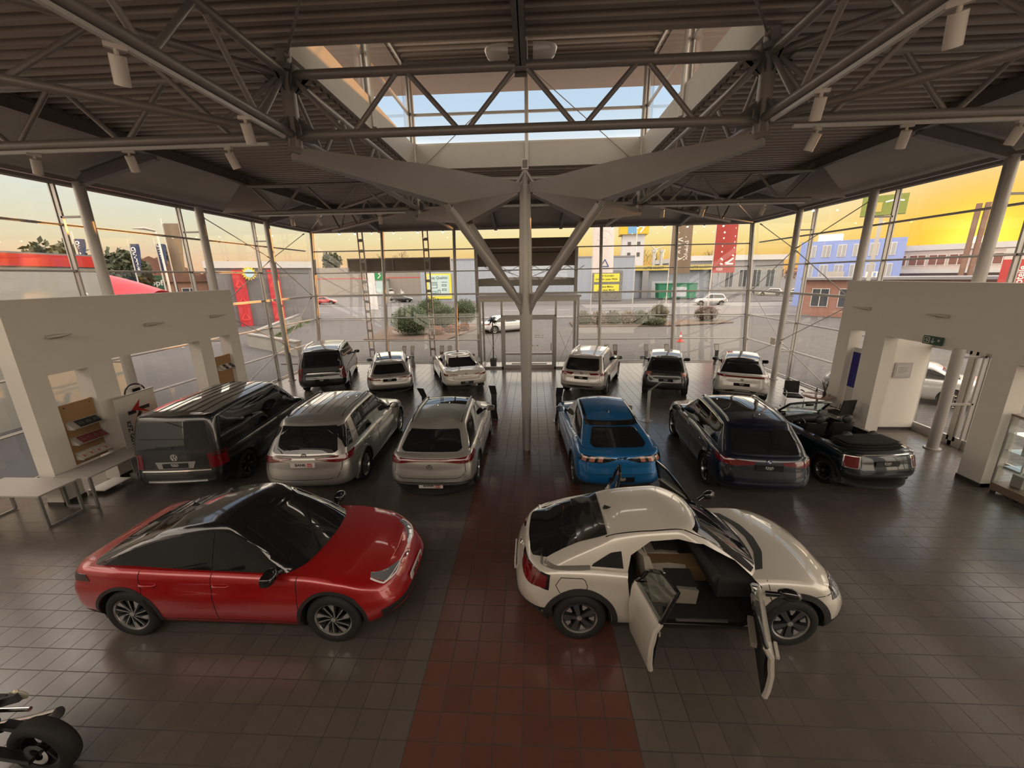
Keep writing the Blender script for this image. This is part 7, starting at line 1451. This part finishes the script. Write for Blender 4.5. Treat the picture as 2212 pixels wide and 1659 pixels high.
t2 = thing('sun_sign', 'round sun-shaped sign with yellow rays between the red pylons', 'sign', (-29.6, 42.1, 5.35), radians(38)); m = MB(); M = frameM((0, -.1, 0), (1, 0, 0), (0, 0, 1)); m.add([M @ Vector((r*cos(a), r*sin(a), z)) for z in (-.06, .06) for a, r in [(2*pi*k/32, .72 if k % 2 else .5) for k in range(32)]], [tuple(range(32))[::-1], tuple(range(32, 64))]+[(i, (i+1) % 32, 32+(i+1) % 32, 32+i) for i in range(32)]); m.obj('rays', mat('ray_yellow', (.65, .55, .05), .5), t2, 0); m = MB(); m.lathe([(0, -.2), (.42, -.2), (.42, -.1)], (0, 0, 0), 28, 'Y'); m.obj('disc', mat('disc_blue', (.4, .58, .66), .5), t2, 50)
t = thing('sign_board', 'dark green sign with white letters left of the casino', 'sign', (-31.2, 32.6, 0), radians(40)); m = MB(); m.bx(-.75, .75, -.06, .06, 4.0, 5.15); m.obj('board', mat('sign_dark_green', (.015, .09, .045), .5), t, 0); m = MB(); add_text(m, 'Topf', .62, frameM((0, -.07, 4.55), (1, 0, 0), (0, 0, 1)), 0, .004, bold=True); m.obj('print', PW(), t, 0)
for x in (-.6, .6): m = MB(); m.bx(x-.05, x+.05, -.05, .05, -.1, 4.0); m.obj('leg', STEEL, t, 0)
def house(label, x, y, rz, w, d, h, rh, wc, rc):
    t = thing('house', label, 'house', (x, y, 0), rz); m = MB(); m.bx(-w/2, w/2, -d/2, d/2, -.1, h); m.obj('wall', wc, t, 0); m = MB(); m.prism([(-w/2-.3, -d/2-.3, h), (w/2+.3, -d/2-.3, h), (0, -d/2-.3, h+rh)], (0, d+.6, 0)); m.obj('roof', rc, t, 0); windows_row(t, -w/2+.4, w/2-.4, h-1.9, h-.7, 3, -d/2-.02, .45); return t
RT = mat('roof_tile_brown', (.16, .08, .06), .8); house('house with brown tiled roof behind the narrow navy flags', -42.0, 44.0, radians(44), 9, 8, 4.6, 2.6, mat('house_brick', (.28, .15, .10), .8), RT); house('second brown-roofed house behind the brown banner', -37.5, 49.5, radians(40), 8, 8, 4.4, 2.5, mat('house_pale', (.42, .38, .34), .8), RT); house('third brown-roofed house left of the casino front', -48, 52, radians(40), 10, 8, 4.8, 2.8, mat('house_brick'), RT)
t = thing('building', 'long beige hall with red stripe far across the street on the left', 'building', (0, 112, 0)); m = MB(); m.bx(-60, -29, 0, 16, -.1, 7.6); m.obj('wall', clad('beige_hall_wall', (.22, .2, .18), 5.2), t, 0); m = MB(); m.bx(-60, -29, -.04, 0, 4.6, 4.8); m.obj('red_stripe', mat('shop_red'), t, 0); m = MB(); m.bx(-43.5, -39.5, -3, 0, -.1, 4.2); m.obj('glazed_porch', mat('porch_glass', (.35, .42, .4), .2), t, 0); m = MB(); m.bx(-43.7, -39.3, -3.2, 0, 4.2, 4.5); m.obj('porch_roof', mat('roof_grey'), t, 0)
t = thing('building', 'very long pale hall on the left horizon', 'building', (0, 150, 0)); m = MB(); m.bx(-110, -30, 0, 20, -.1, 7.9); m.obj('wall', clad('far_hall_wall', (.27, .3, .36), 6), t, 0); m = MB(); m.bx(-110.4, -29.6, -.4, 20, 7.6, 8.3); m.obj('roof_edge', mat('fascia_pale'), t, 0); m = MB(); m.bx(-62, -48, -1, 0, 5.2, 7.4); m.obj('sign_box', mat('frame_white', (.6, .6, .6), .5), t, 0)
t = thing('sign_pylon', 'slim white pylon with green sign beside the far parking lot', 'sign', (-24.3, 62.5, 0)); m = MB(); m.bx(-1.2, .2, -.15, .15, -.1, 6.0); m.obj('mast', mat('frame_white', (.6, .6, .6), .5), t, 0); m = MB(); m.bx(.25, 1.55, -.12, .12, 4.4, 5.75); m.obj('green_panel', mat('logo_green', (.02, .22, .07), .5), t, 0); m = MB(); strokes(m, [[(.35, .4), (-.1, .4), (.3, 0), (-.15, -.4)]], .12, frameM((.85, -.13, 5.05), (1, 0, 0), (0, 0, 1)), 0, .01); m.obj('mark', PW(), t, 0); m = MB(); m.bx(.25, 1.5, -.12, .12, 2.6, 4.2); m.obj('white_panel', mat('board_pale'), t, 0)

# --- parked and passing cars outside
def plain_car(label, x, y, yaw, L_, W_, H, p, belt_h, style='suv', group=None, roof=None, name='car'):
    b = belt_h; P = dict(L=L_, W=W_, ro=L_*.2, wb=L_*.6, R=.33, paint=p, n=(3, 4, 14), belt=[(-L_/2, b-.06), (-L_/2+.3, b), (0, b-.02), (L_*.22, b-.02), (L_*.36, b-.1), (L_/2, b-.32)])
    tr = {'suv': -.37, 'saloon': -.20, 'van': -.44}[style]; P['gh'] = dict(base=(-L_*(.46 if style != 'saloon' else .36), L_*.25), top=(L_*tr, L_*.06), wb=W_*.44, wt=W_*.345, roof=[(L_*tr, H-.07), (0, H-.02), (L_*.06, H-.03)], crown=.03)
    s = Car(name, label, P, (x, y, -.05), yaw, group); auto_glass(s, [-.3], surround=False, rb=.3); s.lamp('tail_lamp', [(24, b-.06), (60, b-.05)], [(24, b-.17), (60, b-.16)], RED(), off=.008, nu=6); s.lamp('headlamp', [(24, b-.26), (54, b-.2)], [(24, b-.36), (54, b-.32)], LMP(), end=1, off=.008, nu=6); s.wheels('twin5'); return s
WHT = paint('street_white', (.46, .46, .46), .0); DKB = paint('street_blue', (.05, .12, .22), .4); BKP = MATS['black_paint']; SLV = paint('street_silver', (.35, .35, .36), .5); RDP = paint('street_red', (.35, .02, .03), .2)
plain_car('blue crossover driving off along the road, seen at the left glass corner', -39.3, 65.0, 82, 4.4, 1.8, 1.62, DKB, 1.0, roof=SLV); plain_car('dark red car on the road right of the blue crossover', -40.2, 77.5, -80, 4.4, 1.8, 1.45, RDP, .92, 'saloon'); plain_car('black SUV waiting at the side road behind the clipped bushes', -26.2, 81.0, -86, 4.5, 1.85, 1.62, BKP, 1.0)
plain_car('silver SUV passing on the road below the red flag', 27.0, 63.5, 80, 4.7, 1.86, 1.7, SLV, 1.02); plain_car('white sports saloon parked outside the glass door, its tail to the door', 14.1, 15.6, 48, 4.6, 1.86, 1.42, WHT, .94, 'saloon'); plain_car('white saloon on the forecourt seen through the lobby door', -2.4, 35.2, -60, 4.6, 1.8, 1.45, WHT, .93, 'saloon')
pk = [(-50.5, 138, 'white hatchback at the front of the far lot', WHT, 1.5, 'suv'), (-46.5, 141, 'white van at the front of the far lot', WHT, 1.95, 'van'), (-43, 142, 'white jeep right of the white van in the far lot', WHT, 1.8, 'suv'), (-45, 158, 'grey van in the middle of the far lot', SLV, 1.9, 'van'), (-41, 160, 'white pickup facing the road in the far lot', WHT, 1.75, 'suv'), (-48, 176, 'white car in the third row of the far lot, left', WHT, 1.5, 'suv'), (-43.5, 178, 'silver car in the third row of the far lot, middle', SLV, 1.5, 'suv'), (-39, 178, 'white car in the third row of the far lot, right', WHT, 1.5, 'suv'), (-52, 196, 'white car in the last row of the far lot, left', WHT, 1.5, 'suv'), (-47, 197, 'silver car in the last row of the far lot, middle', SLV, 1.55, 'suv'), (-42, 198, 'white car in the last row of the far lot, right', WHT, 1.5, 'suv'), (-31, 84, 'dark car beside the beige hall porch', BKP, 1.5, 'suv')]
for k, (x, y, lb, p, H, st) in enumerate(pk): plain_car(lb, x*.86, y*.80 if k < 11 else y, random.uniform(20, 60), 4.5, 1.85, H, p, H*.62, st, 'cars in the far parking lot')
for k, (x, y) in enumerate(((57, 95), (60.5, 93), (64, 90.5))): plain_car('parked car by the grey hall, %s from the left' % ['first', 'second', 'third'][k], x-8, y-8, 60, 4.4, 1.8, 1.5, [WHT, SLV, BKP][k], .95, 'suv', 'cars by the grey hall')

# --- trees and the horizon
def tree(label, x, y, h, r, col, n=1400, leaf=.3, bare=False, group=None):
    t = thing('tree', label, 'tree', (x, y, 0), 0, group); m = MB(); m.tube([(0, 0, -.1), (.1, 0, h*.5), (0, 0, h*.9)], [h*.03, h*.02, h*.006], 8); bk = mat('bark', (.07, .05, .04), .9)
    if bare:
        for k in range(26):
            a = random.uniform(0, 2*pi); z = random.uniform(.35, .85)*h; L_ = (h-z)*.7+.6; p = Vector((0, 0, z)); q = p+Vector((cos(a)*L_*.6, sin(a)*L_*.6, L_*.7)); m.tube([p, q], [.05, .015], 5)
            for j in range(4): b = random.uniform(0, 2*pi); s_ = p.lerp(q, random.uniform(.4, 1)); m.tube([s_, s_+Vector((cos(b)*L_*.25, sin(b)*L_*.25, L_*.3))], [.02, .008], 4)
    m.obj('trunk', bk, t, 60)
    if not bare:
        c = MB()
        for k in range(n):
            z = random.uniform(-1, 1); a = random.uniform(0, 2*pi); s_ = sqrt(1-z*z); q = random.uniform(.3, 1)**.5*(1+.15*sin(3*a+2*z)); p = Vector((r*s_*cos(a)*q, r*s_*sin(a)*q, h-r*.9+r*.95*z*q)); u = Vector((random.gauss(0, 1), random.gauss(0, 1), random.gauss(0, 1))).normalized(); w = u.orthogonal().normalized(); l = leaf*random.uniform(.5, 1.2); c.add([p-u*l, p+w*l*.5, p+u*l, p-w*l*.5], [(0, 1, 2, 3)])
        c.obj('crown', mat('crown_'+col[0], col[1], .8), t, 0, weld=False, recalc=False)
tree('round dark tree behind the cream building, left one', -34, 28.6, 7.4, 2.0, ('dark', (.045, .055, .03))); tree('round dark tree behind the cream building, right one', -32.0, 30.9, 6.9, 1.7, ('dark', (.045, .055, .03))); tree('slim dark conifer behind the street lamp', -37.0, 41.0, 8.2, .8, ('dark', (.045, .055, .03)), 700, .2)
tree('solitary dark conifer on the left horizon', -98, 200, 17, 4.5, ('dark', (.045, .055, .03)), 700, .9)
for k, (x, y, h) in enumerate(((-70, 190, 16), (-58, 185, 17), (-62, 188, 15))): tree('bare reddish tree above the brown sign panel, %s' % ['left', 'right', 'middle'][k], x, y, h, 4, None, bare=True, group='bare trees above the sign panel')
for k, (x, y, h) in enumerate(((14.5, 160, 15), (38, 170, 14), (44, 170, 15), (50, 172, 14), (62, 175, 15), (70, 170, 14), (78, 172, 15), (118, 150, 14), (126, 145, 13))): tree('bare tree on the horizon behind the halls, %s from the lobby' % ['first', 'second', 'third', 'fourth', 'fifth', 'sixth', 'seventh', 'eighth', 'ninth'][k], x, y, h, 4, None, bare=True, group='bare horizon trees')
m = MB(); rnd = random.Random(3)
for k in range(5200):
    a = radians(rnd.uniform(-75, 75)); R_ = rnd.uniform(300, 380); h = 2+5.0*abs(sin(a*9)+.6*sin(a*23+1))*rnd.random()+rnd.random()*3; p = Vector((R_*sin(a), R_*cos(a), h*rnd.random()+1)); u = Vector((rnd.gauss(0, 1), rnd.gauss(0, 1), rnd.gauss(0, 1))).normalized()*1.8; w = u.orthogonal().normalized()*1.3; m.add([p-u, p+w, p+u, p-w], [(0, 1, 2, 3)])
tag(m.obj('treeline', mat('treeline_brown', (.09, .055, .045), .9), None, 0, weld=False, recalc=False), 'distant line of brownish trees along the horizon', 'trees', None, 'stuff')
t = thing('wind_turbine', 'tiny wind turbine on the horizon behind the market vent stacks', 'wind turbine', (86, 300, 0)); m = MB(); m.tube([(0, 0, 0), (0, 0, 21)], [1.0, .5], 8); m.obj('mast', mat('pole_white'), t, 60)
for a in (20, 140, 260): m = MB(); m.tube([(0, -.8, 21), (7*cos(radians(a)), -.8, 21+7*sin(radians(a)))], [.45, .12], 6); m.obj('blade', mat('pole_white'), t, 60)
